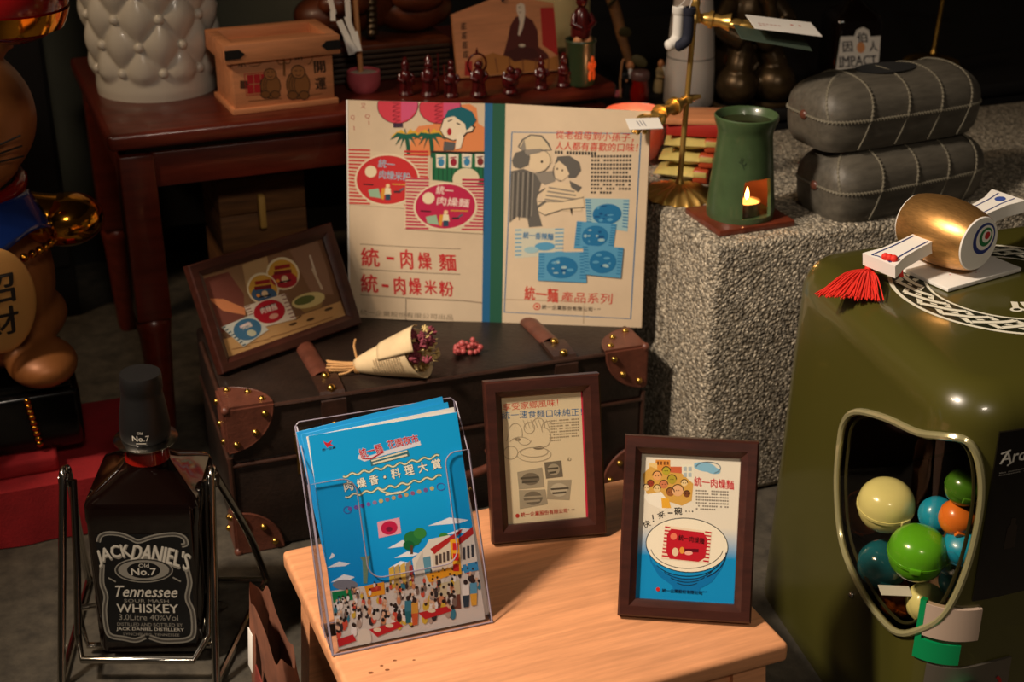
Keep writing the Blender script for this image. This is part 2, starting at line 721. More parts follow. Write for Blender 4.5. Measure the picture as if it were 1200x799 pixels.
# ------------------------------------------------------------------ dark furniture along the wall
def cabinet(u0, u1, v0, v1, h, label, panels, name='dark_cabinet'):
    t = thing(name, label, 'cabinet', uv((u0 + u1) / 2, (v0 + v1) / 2, 0), ROOM)
    w, d = u1 - u0, v1 - v0
    MB().box((0, 0, h / 2 - 0.015), (w - 0.02, d - 0.02, h - 0.03), 0.004).build('body', 'dark', t)
    MB().box((0, 0, h - 0.0125), (w, d, 0.025), 0.005).build('cabinet_top', 'dark', t)
    for k in range(panels):
        x = -w / 2 + (k + 0.5) * w / panels
        p = MB().box((x, -d / 2 + 0.004, h * 0.46), (w / panels - 0.03, 0.02, h * 0.78), 0.006).build('door', 'dark', t)
        MB().ell((x + w / panels * 0.36, -d / 2 - 0.012, h * 0.5), 0.008).build('knob', 'brass', p)
    return t


cabinet(0.985, 2.9, 2.06, 2.80, 0.42, 'long low black cabinet behind the stone counter, figurines standing on top', 4)

# ------------------------------------------------------------------ stone counter
SC0 = Vector((0.272, 1.778, 0))
sc = thing('stone_counter', 'pebble-textured grey stone counter carrying a candle burner and leather cases', 'counter', SC0, ROOM)
mb = MB()
mb.box((0.52, 0.225, 0.2), (1.04, 0.45, 0.4), 0.012, seg=3)
mb.build('counter_block', 'stone', sc)

# ------------------------------------------------------------------ red table
T0 = Vector((-0.574, 1.951, 0))
TZ = 0.50
table = thing('side_table', 'long red-brown lacquered table with turned legs behind the suitcase', 'table', T0, math.radians(21.7))
TL, TD = 0.80, 0.50
MB().box((TL / 2, TD / 2, TZ - 0.0125), (TL, TD, 0.025), 0.007, seg=3).build('tabletop', 'redwood', table)
MB().box((TL / 2, TD / 2, TZ - 0.031), (TL - 0.05, TD - 0.05, 0.012)).build('recess_shade', 'dark', table)  # black strip paints the shaded recess under the tabletop
for (x0, x1, y0, y1) in ((0.05, TL - 0.05, 0.018, 0.040), (0.05, TL - 0.05, TD - 0.04, TD - 0.018), (0.018, 0.04, 0.05, TD - 0.05), (TL - 0.04, TL - 0.018, 0.05, TD - 0.05)):
    MB().box(((x0 + x1) / 2, (y0 + y1) / 2, 0.437), (x1 - x0, y1 - y0, 0.052), 0.002).build('apron', 'redwood', table)
for x in (0.038, TL - 0.038):
    for y in (0.038, TD - 0.038):
        lg = MB().box((x, y, 0.332), (0.052, 0.052, 0.262), 0.004).build('leg', 'redwood', table)
        MB().lathe([(0.0, 0.0), (0.014, 0.0), (0.017, 0.01), (0.020, 0.08), (0.024, 0.165), (0.026, 0.18), (0.027, 0.192), (0.022, 0.2), (0.018, 0.204), (0.0, 0.204)],
                   28, (x, y, 0)).build('turned_foot', 'redwood', lg)
MB().box((TL / 2, TD - 0.018, 0.30), (TL - 0.08, 0.008, 0.24)).build('back_panel', 'dark', table)

# crate under the table
cp = Vector((-0.462, 2.125, 0))
crate = thing('wooden_crate', 'rough brown plank crate with a pale wooden peg under the red table', 'crate', cp, math.radians(21.7))
for k in range(6):
    MB().box((0.07, 0.08, 0.034 + 0.062 * k), (0.14, 0.15, 0.0605), 0.002).build('plank', 'cratewood', crate)
MB().box((0.066, -0.004, 0.318), (0.011, 0.016, 0.055), 0.003).build('peg', 'peg', crate)

# ------------------------------------------------------------------ pine stool
ST = math.radians(22)
SU, SV = Vector((math.cos(ST), math.sin(ST), 0)), Vector((-math.sin(ST), math.cos(ST), 0))
SB = Vector((-0.253, 1.321, 0))
SZ = 0.22
stool = thing('step_stool', 'low pale pine stool carrying the leaflet holder and two framed prints', 'stool', SB - SV * 0.353, ST)
SW, SD = 0.428, 0.353
mb = MB()
mb.box((SW / 2, SD / 2, SZ - 0.011), (SW, SD, 0.022), 0.005, seg=3)
mb.build('seat', 'pine', stool)
for x in (0.035, SW - 0.035):
    for y in (0.035, SD - 0.035):
        mb = MB()
        dx = -0.012 if x < 0.1 else 0.012
        dy = -0.012 if y < 0.1 else 0.012
        a, b = 0.019, 0.017
        mb.rings([[Vector((x + dx + sx * b, y + dy + sy * b, 0)) for sx, sy in ((-1, -1), (1, -1), (1, 1), (-1, 1))],
                  [Vector((x + sx * a, y + sy * a, SZ - 0.022)) for sx, sy in ((-1, -1), (1, -1), (1, 1), (-1, 1))]], True, True, True)
        mb.build('leg', 'pine', stool, smooth=0)
for y in (0.03, SD - 0.03):
    MB().box((SW / 2, y, SZ - 0.047), (SW - 0.1, 0.016, 0.05), 0.002).build('apron', 'pine', stool)
for x in (0.03, SW - 0.03):
    MB().box((x, SD / 2, SZ - 0.047), (0.016, SD - 0.1, 0.05), 0.002).build('apron', 'pine', stool)

# ------------------------------------------------------------------ leather trunk
KA = math.radians(19.2)
K0 = Vector((-0.374, 1.648, 0))
KL, KD, KH = 0.597, 0.285, 0.22
trunk = thing('leather_suitcase', 'old black leather suitcase with red-brown riveted corners behind the stool', 'suitcase', K0, KA)
body = MB().box((KL / 2, KD / 2, 0.068), (KL, KD, 0.136), 0.006, seg=3).build('base_case', 'leather', trunk)
lid = MB().box((KL / 2, KD / 2, 0.1785), (KL + 0.002, KD + 0.002, 0.083), 0.008, seg=3).build('lid', 'leather', trunk)
MB().box((KL / 2, KD / 2, 0.1365), (KL + 0.007, KD + 0.007, 0.005), 0.002).build('seam_welt', 'tandark', trunk)
# welted edges of the lid
for p0, p1 in (((0.06, -0.001, 0.2185), (KL - 0.06, -0.001, 0.2185)), ((-0.001, 0.06, 0.2185), (-0.001, KD - 0.06, 0.2185)), ((KL + 0.001, 0.06, 0.2185), (KL + 0.001, KD - 0.06, 0.2185)),
               ((-0.001, -0.001, 0.06), (-0.001, -0.001, 0.15)), ((KL + 0.001, -0.001, 0.06), (KL + 0.001, -0.001, 0.15))):
    MB().cyl(p0, p1, 0.0035, n=8).build('edge_piping', 'tandark', trunk)


def corner_cap(x, z, sx, sz, rivets=True):
    """riveted leather patch over a front corner: three quarter-round plates"""
    r, t = 0.062, 0.0035
    mb = MB()
    n = 14
    arc = [(0, 0)] + [(r * math.cos(PI / 2 * k / n), r * math.sin(PI / 2 * k / n)) for k in range(n + 1)]
    cx, cz = x, z
    o = 0.002

    def F(a, b):      # front plate (faces -y): a along inward x, b along inward z
        return Vector((cx + sx * (a - o), -o, cz + sz * (b - o)))

    def S(a, b):      # side plate: a along +y, b along z
        return Vector((cx - sx * o, a - o, cz + sz * (b - o)))

    def Tp(a, b):     # top or bottom plate: a along x, b along y
        return Vector((cx + sx * (a - o), b - o, cz - sz * o))
    mb.prism(arc, F, lambda a, b: F(a, b) + Vector((0, -t, 0)))
    mb.prism(arc, S, lambda a, b: S(a, b) + Vector((-sx * t, 0, 0)))
    mb.prism(arc, Tp, lambda a, b: Tp(a, b) + Vector((0, 0, -sz * t)))
    mb.ell((cx - sx * 0.001, -0.001, cz - sz * 0.001), 0.0065)
    mb.tube([F(a, b) + Vector((0, -t * 0.5, 0)) for a, b in arc[1:]], 0.0022, 6)
    mb.tube([Tp(a, b) + Vector((0, 0, -sz * t * 0.5)) for a, b in arc[1:]], 0.0022, 6)
    cap = mb.build('corner_cap', 'tan', trunk)
    rr = r * 0.84
    for plate, nrm in ((F, Vector((0, -1, 0))), (S, Vector((-sx, 0, 0))), (Tp, Vector((0, 0, -sz)))):
        for ang in (12, 45, 78):
            a, b = rr * math.cos(math.radians(ang)), rr * math.sin(math.radians(ang))
            p = plate(a, b) + nrm * t
            MB().ell(p, (0.005, 0.005, 0.005), 10, 6).build('rivet', 'brass', cap)
    return cap


for (x, sx) in ((0, 1), (KL, -1)):
    corner_cap(x, KH, sx, -1)
    corner_cap(x, 0.004, sx, 1)


def strap(x, dx=0.0):
    """padded leather strap over the lid ending in a studded tab on the front"""
    mb = MB()
    w = 0.0135
    pts = [(x + dx * 0.1, 0.055, KH + 0.004), (x + dx * 0.5, 0.15, KH + 0.004), (x + dx, 0.27, KH + 0.004)]
    rr = []
    for p in smooth_open(pts, 6):
        rr.append([Vector((p.x + w * math.cos(a), p.y, p.z - 0.004 + 0.0095 * math.sin(a))) for a in [PI * k / 8 for k in range(9)]])
    mb.rings(rr, False)
    st = mb.build('strap', 'tan', trunk)
    mb = MB()
    prof = [(0.062, KH + 0.0015), (0.05, KH + 0.007), (0.02, KH + 0.0065), (0.004, KH + 0.005), (-0.005, KH - 0.006), (-0.006, KH - 0.03), (-0.006, KH - 0.062), (-0.004, KH - 0.066), (-0.001, KH - 0.064),
            (-0.001, KH - 0.006), (0.006, KH), (0.02, KH + 0.001)]
    mb.prism(prof, lambda a, b: Vector((x - 0.017, a, b)), lambda a, b: Vector((x + 0.017, a, b)))
    tab = mb.build('strap_tab', 'tandark', trunk, smooth=30)
    for p in ((x, 0.045, KH + 0.007), (x, 0.008, KH + 0.006), (x, -0.006, KH - 0.042)):
        MB().ell(p, 0.0062, 12, 8).build('stud', 'brass', tab)


strap(0.142, -0.010)
strap(0.476, -0.014)
# hasp and handle on the front
hb = MB().box((0.098, -0.005, 0.160), (0.026, 0.008, 0.03), 0.003).build('hasp_plate', 'brass', trunk)
MB().tube([(0.088, -0.012, 0.165), (0.108, -0.012, 0.165), (0.108, -0.014, 0.118), (0.088, -0.014, 0.118)], 0.0026, 8, closed=True).build('hasp_loop', 'brass', trunk)
MB().box((KL - 0.105, -0.005, 0.160), (0.026, 0.008, 0.03), 0.003).build('hasp_plate', 'brass', trunk)
MB().tube([(KL - 0.115, -0.012, 0.165), (KL - 0.095, -0.012, 0.165), (KL - 0.095, -0.014, 0.118), (KL - 0.115, -0.014, 0.118)], 0.0026, 8, closed=True).build('hasp_loop', 'brass', trunk)
MB().tube(smooth_open([(0.24, -0.006, 0.10), (0.245, -0.028, 0.085), (0.30, -0.032, 0.078), (0.355, -0.028, 0.085), (0.36, -0.006, 0.10)], 6), 0.007, 10).build('handle', 'tan', trunk)

# ================================================================== capsule vending machine
MR = math.radians(20)
MO = Vector((0.425, 1.19, 0))
MW, MD, MZ, mr = 0.44, 0.41, 0.47, 0.065
mach = thing('capsule_machine', 'olive green capsule vending machine with a clear window full of capsules', 'vending machine', MO, MR)
L1, AR, L2 = MD - 2 * mr, PI / 2 * mr, MW - 2 * mr
PER = 2 * (L1 + L2) + 4 * AR


def per(s, d=0.0):
    x, y = per0(s, d)
    return x + 0.12 * y * (1 - x / MW), y


def per0(s, d=0.0):
    """outline of the cabinet, from the back of the left side forward, round the front corner; d = inset"""
    s = s % PER
    r = mr - d
    segs = [(L1, 'l'), (AR, 'c0'), (L2, 'f'), (AR, 'c1'), (L1, 'r'), (AR, 'c2'), (L2, 'b'), (AR, 'c3')]
    for ln, k in segs:
        if s <= ln + 1e-9:
            break
        s -= ln
    a = s / mr
    if k == 'l':
        return d, MD - mr - s
    if k == 'c0':
        return mr - r * math.cos(a), mr - r * math.sin(a)
    if k == 'f':
        return mr + s, d
    if k == 'c1':
        return MW - mr + r * math.sin(a), mr - r * math.cos(a)
    if k == 'r':
        return MW - d, mr + s
    if k == 'c2':
        return MW - mr + r * math.cos(a), MD - mr + r * math.sin(a)
    if k == 'b':
        return MW - mr - s, MD - d
    return mr - r * math.sin(a), MD - mr + r * math.cos(a)


def mwall(s, z, d=0.0):
    x, y = per(s, d)
    f = 0.012 * max(0, (0.42 - z) / 0.42)       # the cabinet widens a little towards its foot
    cx, cy = MW / 2, MD / 2
    k = 1 + f / (MW / 2)
    return Vector((cx + (x - cx) * k, cy + (y - cy) * k, z))


win = smooth_closed([(0.124, 0.305), (0.131, 0.254), (0.161, 0.197), (0.222, 0.171), (0.287, 0.173), (0.320, 0.195), (0.343, 0.226), (0.356, 0.283),
                     (0.359, 0.350), (0.351, 0.396), (0.336, 0.418), (0.312, 0.416), (0.273, 0.402), (0.213, 0.386), (0.152, 0.362), (0.127, 0.336)], 5)
RB = 0.042
ZB = MZ - RB
b = sheet_with_hole([(0, 0), (PER - 1e-4, 0), (PER - 1e-4, ZB), (0, ZB)], win)
cuts = [L1 * k / 4 for k in range(1, 4)]
acc = 0
for ln, k in ((L1, 0), (AR, 1), (L2, 0), (AR, 1), (L1, 0), (AR, 1), (L2, 0), (AR, 1)):
    cuts += [acc] + ([acc + ln * j / 8 for j in range(1, 8)] if k else [])
    acc += ln
bisect_map(b, sorted(c for c in cuts if c > 0.001), [0.1, 0.2, 0.3, 0.42], mwall)
mb = MB()
mb.merge(b)
ss = []
acc = 0
for ln, k in ((L1, 0), (AR, 1), (L2, 0), (AR, 1), (L1, 0), (AR, 1), (L2, 0), (AR, 1)):
    ss += [acc + ln * j / 8 for j in range(8)]
    acc += ln
rr = []
for j in range(9):
    a = PI / 2 * j / 8
    d = RB * (1 - math.cos(a))
    rr.append([Vector((*per(s, d), ZB + RB * math.sin(a))) for s in ss])
mb.rings(rr, True, False, True)
bmesh.ops.remove_doubles(mb.bm, verts=mb.bm.verts, dist=2e-4)
mb.build('cabinet_shell', 'olive', mach, smooth=35)
# clear window, its rim, the bin behind it
b = bmesh.new()
vs = [b.verts.new((p[0], p[1], 0)) for p in win]
b.faces.new(vs)
bisect_map(b, [L1 + AR * k / 8 for k in range(9)], [], lambda s, z: mwall(s, z, -0.003))
pane = MB().merge(b).build('clear_window', 'dome', mach)
MB().tube([mwall(p[0], p[1], -0.002) for p in win], 0.0040, 8, closed=True).build('window_rim', mat('rim plastic', (150, 144, 104), 0.2, 0.3, coat=0.5), mach)
MB().tube([mwall(p[0] * 0.94 + 0.25 * 0.06, p[1] * 0.94 + 0.3 * 0.06, 0.006) for p in win], 0.002, 6, closed=True).build('window_gasket', 'olivedark', mach)
mb = MB()
mb.box((0.22, 0.205, 0.160), (0.29, 0.32, 0.006))
mb.box((0.365, 0.20, 0.29), (0.006, 0.34, 0.24))
mb.box((0.22, 0.365, 0.29), (0.29, 0.006, 0.24))
mb.build('capsule_bin', mat('reflection toned liner', (104, 80, 58), 0.5), mach)  # brown lightened to stand for reflections in the window


# dark front window with the maker's card
def front_patch(name, s0, s1, z0, z1, d, m, r=0.006, parent=mach):
    mb = MB()
    n = 16
    rr = []
    for k in range(n + 1):
        s = s0 + (s1 - s0) * k / n
        rr.append([mwall(s, z0, d), mwall(s, z0, -0.0 + d - 0.006), mwall(s, z1, d - 0.006), mwall(s, z1, d)])
    mb.rings(rr, True, True, True)
    return mb.build(name, m, parent, smooth=35)


front_patch('front_window', 0.366, 0.67, 0.238, 0.430, 0.0035, mat('smoked front window', (16, 13, 11), 0.22, coat=0.4))
pr = Print([(0, 0), (100, 0), (100, 60), (0, 60)], 0.10, 0.06)
pr.text('Ardbeg', (1, 12), (56, 12), 18, (206, 202, 190), 0.02, shear=0.05)
for (x, y, w_) in ((0.5, 4, 10), (9, 18, 5), (58, 19, 10)):
    pr.line([(x, y + 1.5), (x + w_, y - 1.5)], 1.6, (206, 202, 190))
pr.block(2, 26, 64, 31, 2, (120, 116, 108), seed=4)
pr.build('maker_lettering', 'emblem', mach, lambda x, y, z: mwall(0.370 + x, 0.352 + y, -0.0028 - z))
# little silhouettes standing on the card behind the smoked window
for x0 in (18, 52, 84):
    pr = Print([(0, 0), (100, 0), (100, 60), (0, 60)], 0.10, 0.06)
    pr.poly([(x0 - 3, 5), (x0 + 3, 5), (x0 + 3, 12), (x0 + 6, 15), (x0 + 7, 40), (x0 - 7, 40), (x0 - 6, 15), (x0 - 3, 12)], (44, 36, 30))
    pr.build('card_picture', 'emblem', mach, lambda x, y, z: mwall(0.38 + x, 0.275 + y, -0.0028 - z))
front_patch('price_card', 0.322, 0.378, 0.190, 0.228, 0.002, mat('shade toned card', (170, 148, 130), 0.6))  # card colour browned to hold the shade under the hood
front_patch('green_plate', 0.315, 0.362, 0.160, 0.184, 0.003, 'green')
front_patch('green_plate', 0.315, 0.3215, 0.184, 0.230, 0.003, 'green')
front_patch('coin_plate', 0.331, 0.425, 0.03, 0.156, 0.003, mat('coin plate metal', (120, 112, 100), 0.4, 0.7))
kc = mwall(0.374, 0.108, -0.004)
kn = (mwall(0.374, 0.108, -0.03) - kc).normalized()
kb = MB()
kb.tube([kc, kc + kn * 0.012, kc + kn * 0.0125, kc + kn * 0.03], [0.03, 0.03, 0.022, 0.02], 24)
knob = kb.build('coin_knob', 'green', mach)
up = Vector((0.25, 0, 1)).normalized()
MB().tube([kc + kn * 0.031 - up * 0.024, kc + kn * 0.031 + up * 0.024], 0.007, 10).build('knob_grip', 'steel', knob)
pr = Print([(0, 0), (100, 0), (100, 60), (0, 60)], 0.06, 0.036)
pr.arc(70, 30, 18, 18, -60, 40, 6, (160, 30, 30))
pr.poly([(80, 44), (90, 38), (92, 50)], (160, 30, 30))
pr.build('turn_arrow', 'emblem', mach, lambda x, y, z: mwall(0.362 + x, 0.108 + y, -0.0036 - z))
front_patch('delivery_hatch', 0.33, 0.53, 0.0, 0.02, 0.003, 'black')
for s_, z_ in ((0.194, 0.152),):
    p = mwall(s_, z_, -0.001)
    MB().ell(p, 0.004, 10, 6).build('screw', 'steel', mach)

# round emblem of knotwork on the lid
EC = Vector((0.222, 0.222, MZ))
ER = 0.132
pr = Print([(0, 0), (200, 0), (200, 200), (0, 200)], 0.28, 0.28, step=0.00015)
CR = 200 / 0.28
cx = cy = 100
WH, GR = (226, 222, 202), (34, 36, 20)


def annulus(r0, r1, c, L, n=96):
    for k in range(n):
        a, bb = 2 * PI * k / n, 2 * PI * (k + 1) / n
        pr.poly([(cx + r1 * math.cos(a), cy + r1 * math.sin(a)), (cx + r1 * math.cos(bb), cy + r1 * math.sin(bb)),
                 (cx + r0 * math.cos(bb), cy + r0 * math.sin(bb)), (cx + r0 * math.cos(a), cy + r0 * math.sin(a))], c, L)


R_ = ER * CR
annulus(R_ * 0.965, R_, WH, 1)
annulus(R_ * 0.70, R_ * 0.965, GR, 1)
annulus(R_ * 0.675, R_ * 0.70, WH, 1)
# interlaced plait: three strands weaving between the two rings, white edged dark
NW = 8
rm, ra = R_ * 0.8325, R_ * 0.095
for ph in range(3):
    path_ = []
    nseg = 240
    for k in range(nseg):
        a = 2 * PI * k / nseg
        r_ = rm + ra * math.sin(NW * a + ph * 2 * PI / 3)
        aa = a + 0.055 * math.sin(2 * (NW * a + ph * 2 * PI / 3))
        path_.append((cx + r_ * math.cos(aa), cy + r_ * math.sin(aa), math.cos(NW * a + ph * 2 * PI / 3 + 0.6)))
    for k in range(nseg):
        p, q = path_[k], path_[(k + 1) % nseg]
        over = 2 if p[2] > 0 else 0
        pr.line([p[:2], q[:2]], 6.6, GR, 2 + over)
        pr.line([p[:2], q[:2]], 4.3, WH, 3 + over)
# letter feet seen inside the ring
for a in (-96, -84, -60, -108, -120, -72):
    a = math.radians(a)
    p = (cx + R_ * 0.5 * math.cos(a), cy - R_ * 0.5 * math.sin(a))
    q = (cx + R_ * 0.34 * math.cos(a), cy - R_ * 0.34 * math.sin(a))
    pr.line([p, q], 5, WH, 2)
    pr.ell(p[0], p[1], 5.5, 4, WH, 2, 16)
    pr.ell(p[0], p[1], 3, 2, GR, 3, 12)
pr.build('knotwork_emblem', 'emblem', mach, lambda x, y, z: Vector((EC.x - 0.14 + x, EC.y - 0.14 + y, MZ + z + 0.0001)))

# worn dents near the front edge of the stool
p = Print([(0, 0), (100, 0), (100, 40), (0, 40)], 0.08, 0.032, step=0.00008)
for (x, y, a, b_) in ((14, 20, 3.5, 2.2), (30, 12, 2.4, 1.8), (34, 22, 3, 2), (48, 8, 2.6, 1.6), (70, 16, 2, 1.4)):
    p.ell(x, y, a, b_, (120, 72, 42), 1, 10, rot=20)
dq = stool.matrix_basis.inverted() @ atz(468, 780, SZ)
p.build('dent_marks', 'print', stool, lambda x, y, z: Vector((dq.x - 0.04 + x, dq.y - 0.016 + y, SZ + z)))
# ------------------------------------------------------------------ capsules in the machine
MACHM = Matrix.Translation(MO) @ Matrix.Rotation(MR, 4, 'Z')


def capsule(px, py, dep, r, m, label, m2=None, tilt=(0, 0, 0), name='toy_capsule'):
    """dep: how far behind the window surface the centre sits, in cabinet coordinates"""
    c = aty(px, py, dep)
    t = thing(name, label, 'capsule', c, tilt[2], rx=tilt[0], ry=tilt[1], group='capsules inside the vending machine')

    def half(sgn, rad, k):
        mb = MB()
        rings = []
        for j in range(9):
            a = PI / 2 * j / 8
            rr_, zz = rad * math.cos(a) ** 0.75, sgn * (k + (rad * 0.92 - k) * math.sin(a) ** 0.9)
            rings.append([Vector((max(rr_, 1e-4) * math.cos(2 * PI * i / 28), max(rr_, 1e-4) * math.sin(2 * PI * i / 28), zz)) for i in range(28)])
        mb.rings(rings, True, True, True)
        return mb
    half(1, r, 0.0005).build('upper_shell', m, t, smooth=60)
    half(-1, r * 0.965, -0.0005 + 0.001).build('lower_shell', m2 or m, t, smooth=60)
    MB().lathe([(r * 0.9, -0.002), (r * 1.015, -0.002), (r * 1.015, 0.0015), (r * 0.9, 0.0015)], 28).build('seam_band', m, t)
    MB().box((0, -r * 1.0, -0.001), (0.012, 0.004, 0.007), 0.001).build('catch', m, t)
    return t


capsule(1038, 592, 1.352, 0.0315, 'cap_cream', 'cream capsule with a side catch resting on the teal capsule', tilt=(0.15, -0.1, 0.5))
capsule(1075, 648, 1.276, 0.0315, 'cap_green', 'bright lime green capsule against the machine window', tilt=(0.1, 0.05, -0.3))
capsule(1034, 662, 1.338, 0.028, 'cap_teal', 'dark teal capsule under the cream capsule', tilt=(0.3, 0.3, 0))
capsule(1130, 571, 1.285, 0.0205, 'cap_dkgreen', 'small leaf green capsule topmost on the orange one', tilt=(0.2, 0.2, 0))
capsule(1122, 607, 1.283, 0.020, 'cap_orange', 'orange capsule lying on the lower blue capsule', tilt=(0.5, 0.4, 0.2))
capsule(1128, 642, 1.270, 0.021, 'cap_blue', 'sky blue capsule beneath the orange capsule', tilt=(0.5, -0.4, 0))
capsule(1098, 603, 1.320, 0.020, 'cap_blue', 'sky blue capsule behind the lime green capsule', tilt=(0.9, 0, 0))
capsule(1122, 682, 1.285, 0.020, 'cap_blue', 'sky blue capsule lowest of all, under the clear one', tilt=(0.5, 0, 0))
capsule(1112, 660, 1.236, 0.0125, 'clear', 'small clear capsule beside the lime green capsule', tilt=(0, 1.3, 0.3))
capsule(1052, 700, 1.345, 0.024, 'cap_orange', 'orange capsule in the shade at the bottom of the bin', tilt=(0.2, 0.4, 0))
capsule(1084, 706, 1.285, 0.022, 'cap_cream', 'cream capsule lying on the floor of the bin', tilt=(0.9, 0.4, 0))
capsule(1012, 600, 1.435, 0.026, 'cap_orange', 'orange capsule wedged at the back of the bin', tilt=(0.9, 0.4, 0))
c = aty(1049, 692, 1.282)
sl = MB().box((0, 0, 0), (0.036, 0.014, 0.0006)).build('paper_slip', 'white', None, loc=c, rot=(0.3, 0.15, 0.15))
tag(sl, 'white folded paper slip below the lime green capsule', 'paper')


# ------------------------------------------------------------------ framed prints
def rail_part(w, h, bdr, dep, side):
    """one mitred rail; frame lies in x (0..w), z (0..h), front towards -y"""
    prof = [(0, 0.0), (0, -dep + 0.002), (0.002, -dep), (bdr * 0.62, -dep), (bdr * 0.7, -dep + 0.0015), (bdr, -dep + 0.005), (bdr, 0.0)]
    out0, out1 = [], []
    for o, y in prof:
        if side == 'b':
            a, b_ = (o, y, o), (w - o, y, o)
        elif side == 't':
            a, b_ = (o, y, h - o), (w - o, y, h - o)
        elif side == 'l':
            a, b_ = (o, y, o), (o, y, h - o)
        else:
            a, b_ = (w - o, y, o), (w - o, y, h - o)
        out0.append(Vector(a))
        out1.append(Vector(b_))
    return MB().rings([out0, out1], True, True, True)


def framed(name, label, bl, w, h, rz, lean, bdr, pr_corners, draw, dep=0.016):
    ph = math.radians(lean)
    rzr = math.radians(rz)
    # the front bottom edge runs through bl; the thickness goes backwards
    root = thing(name, label, 'picture frame', bl + Vector((0, 0, 0.0)), rzr, rx=-ph)
    # shift so that the back bottom edge does not sink into the table
    for side in 'btlr':
        MB_ = rail_part(w, h, bdr, dep, side)
        o = MB_.build('frame_rail', 'framewood', root, smooth=25)
        o.location = (0, dep, 0)
    iw, ih = w - 2 * bdr + 0.004, h - 2 * bdr + 0.004
    MB().box((w / 2, dep - 0.0035, h / 2), (iw + 0.004, 0.003, ih + 0.004)).build('backing_board', 'dark', root)
    MB().box((w / 2, dep - 0.0058, h / 2), (iw + 0.002, 0.0012, ih + 0.002)).build('mount_sheet', 'white', root)
    p = Print(pr_corners, w - 2 * bdr, h - 2 * bdr, step=0.00008)
    draw(p)
    p.build('printed_picture', 'gloss', root, lambda x, y, z: Vector((bdr + x, dep - 0.0065 - z, bdr + y)))
    MB().box((w / 2, dep - 0.0095, h / 2), (iw, 0.0012, ih)).build('glass_pane', 'glass', root)
    # easel leg at the back
    hb_ = 0.55 * h
    base_t = hb_ * math.sin(ph) + 0.03
    mb = MB()
    top = Vector((w / 2, dep, hb_))
    # world horizontal-back direction in the leaning frame
    hdir = Vector((0, math.cos(ph), math.sin(ph)))
    foot = Vector((w / 2, 0, 0)) + hdir * (hb_ * math.sin(ph) + 0.045)
    a = Vector((0.02, 0, 0))
    n_ = Vector((0, 0.002, 0))
    mb.add([top - a, top + a, foot + a * 0.8, foot - a * 0.8, top - a + n_, top + a + n_, foot + a * 0.8 + n_, foot - a * 0.8 + n_],
           [(0, 1, 2, 3), (4, 7, 6, 5), (0, 4, 5, 1), (1, 5, 6, 2), (2, 6, 7, 3), (3, 7, 4, 0)])
    mb.build('easel_leg', 'dark', root)
    root.location = bl + Vector((0, 0, dep * math.sin(ph)))
    return root


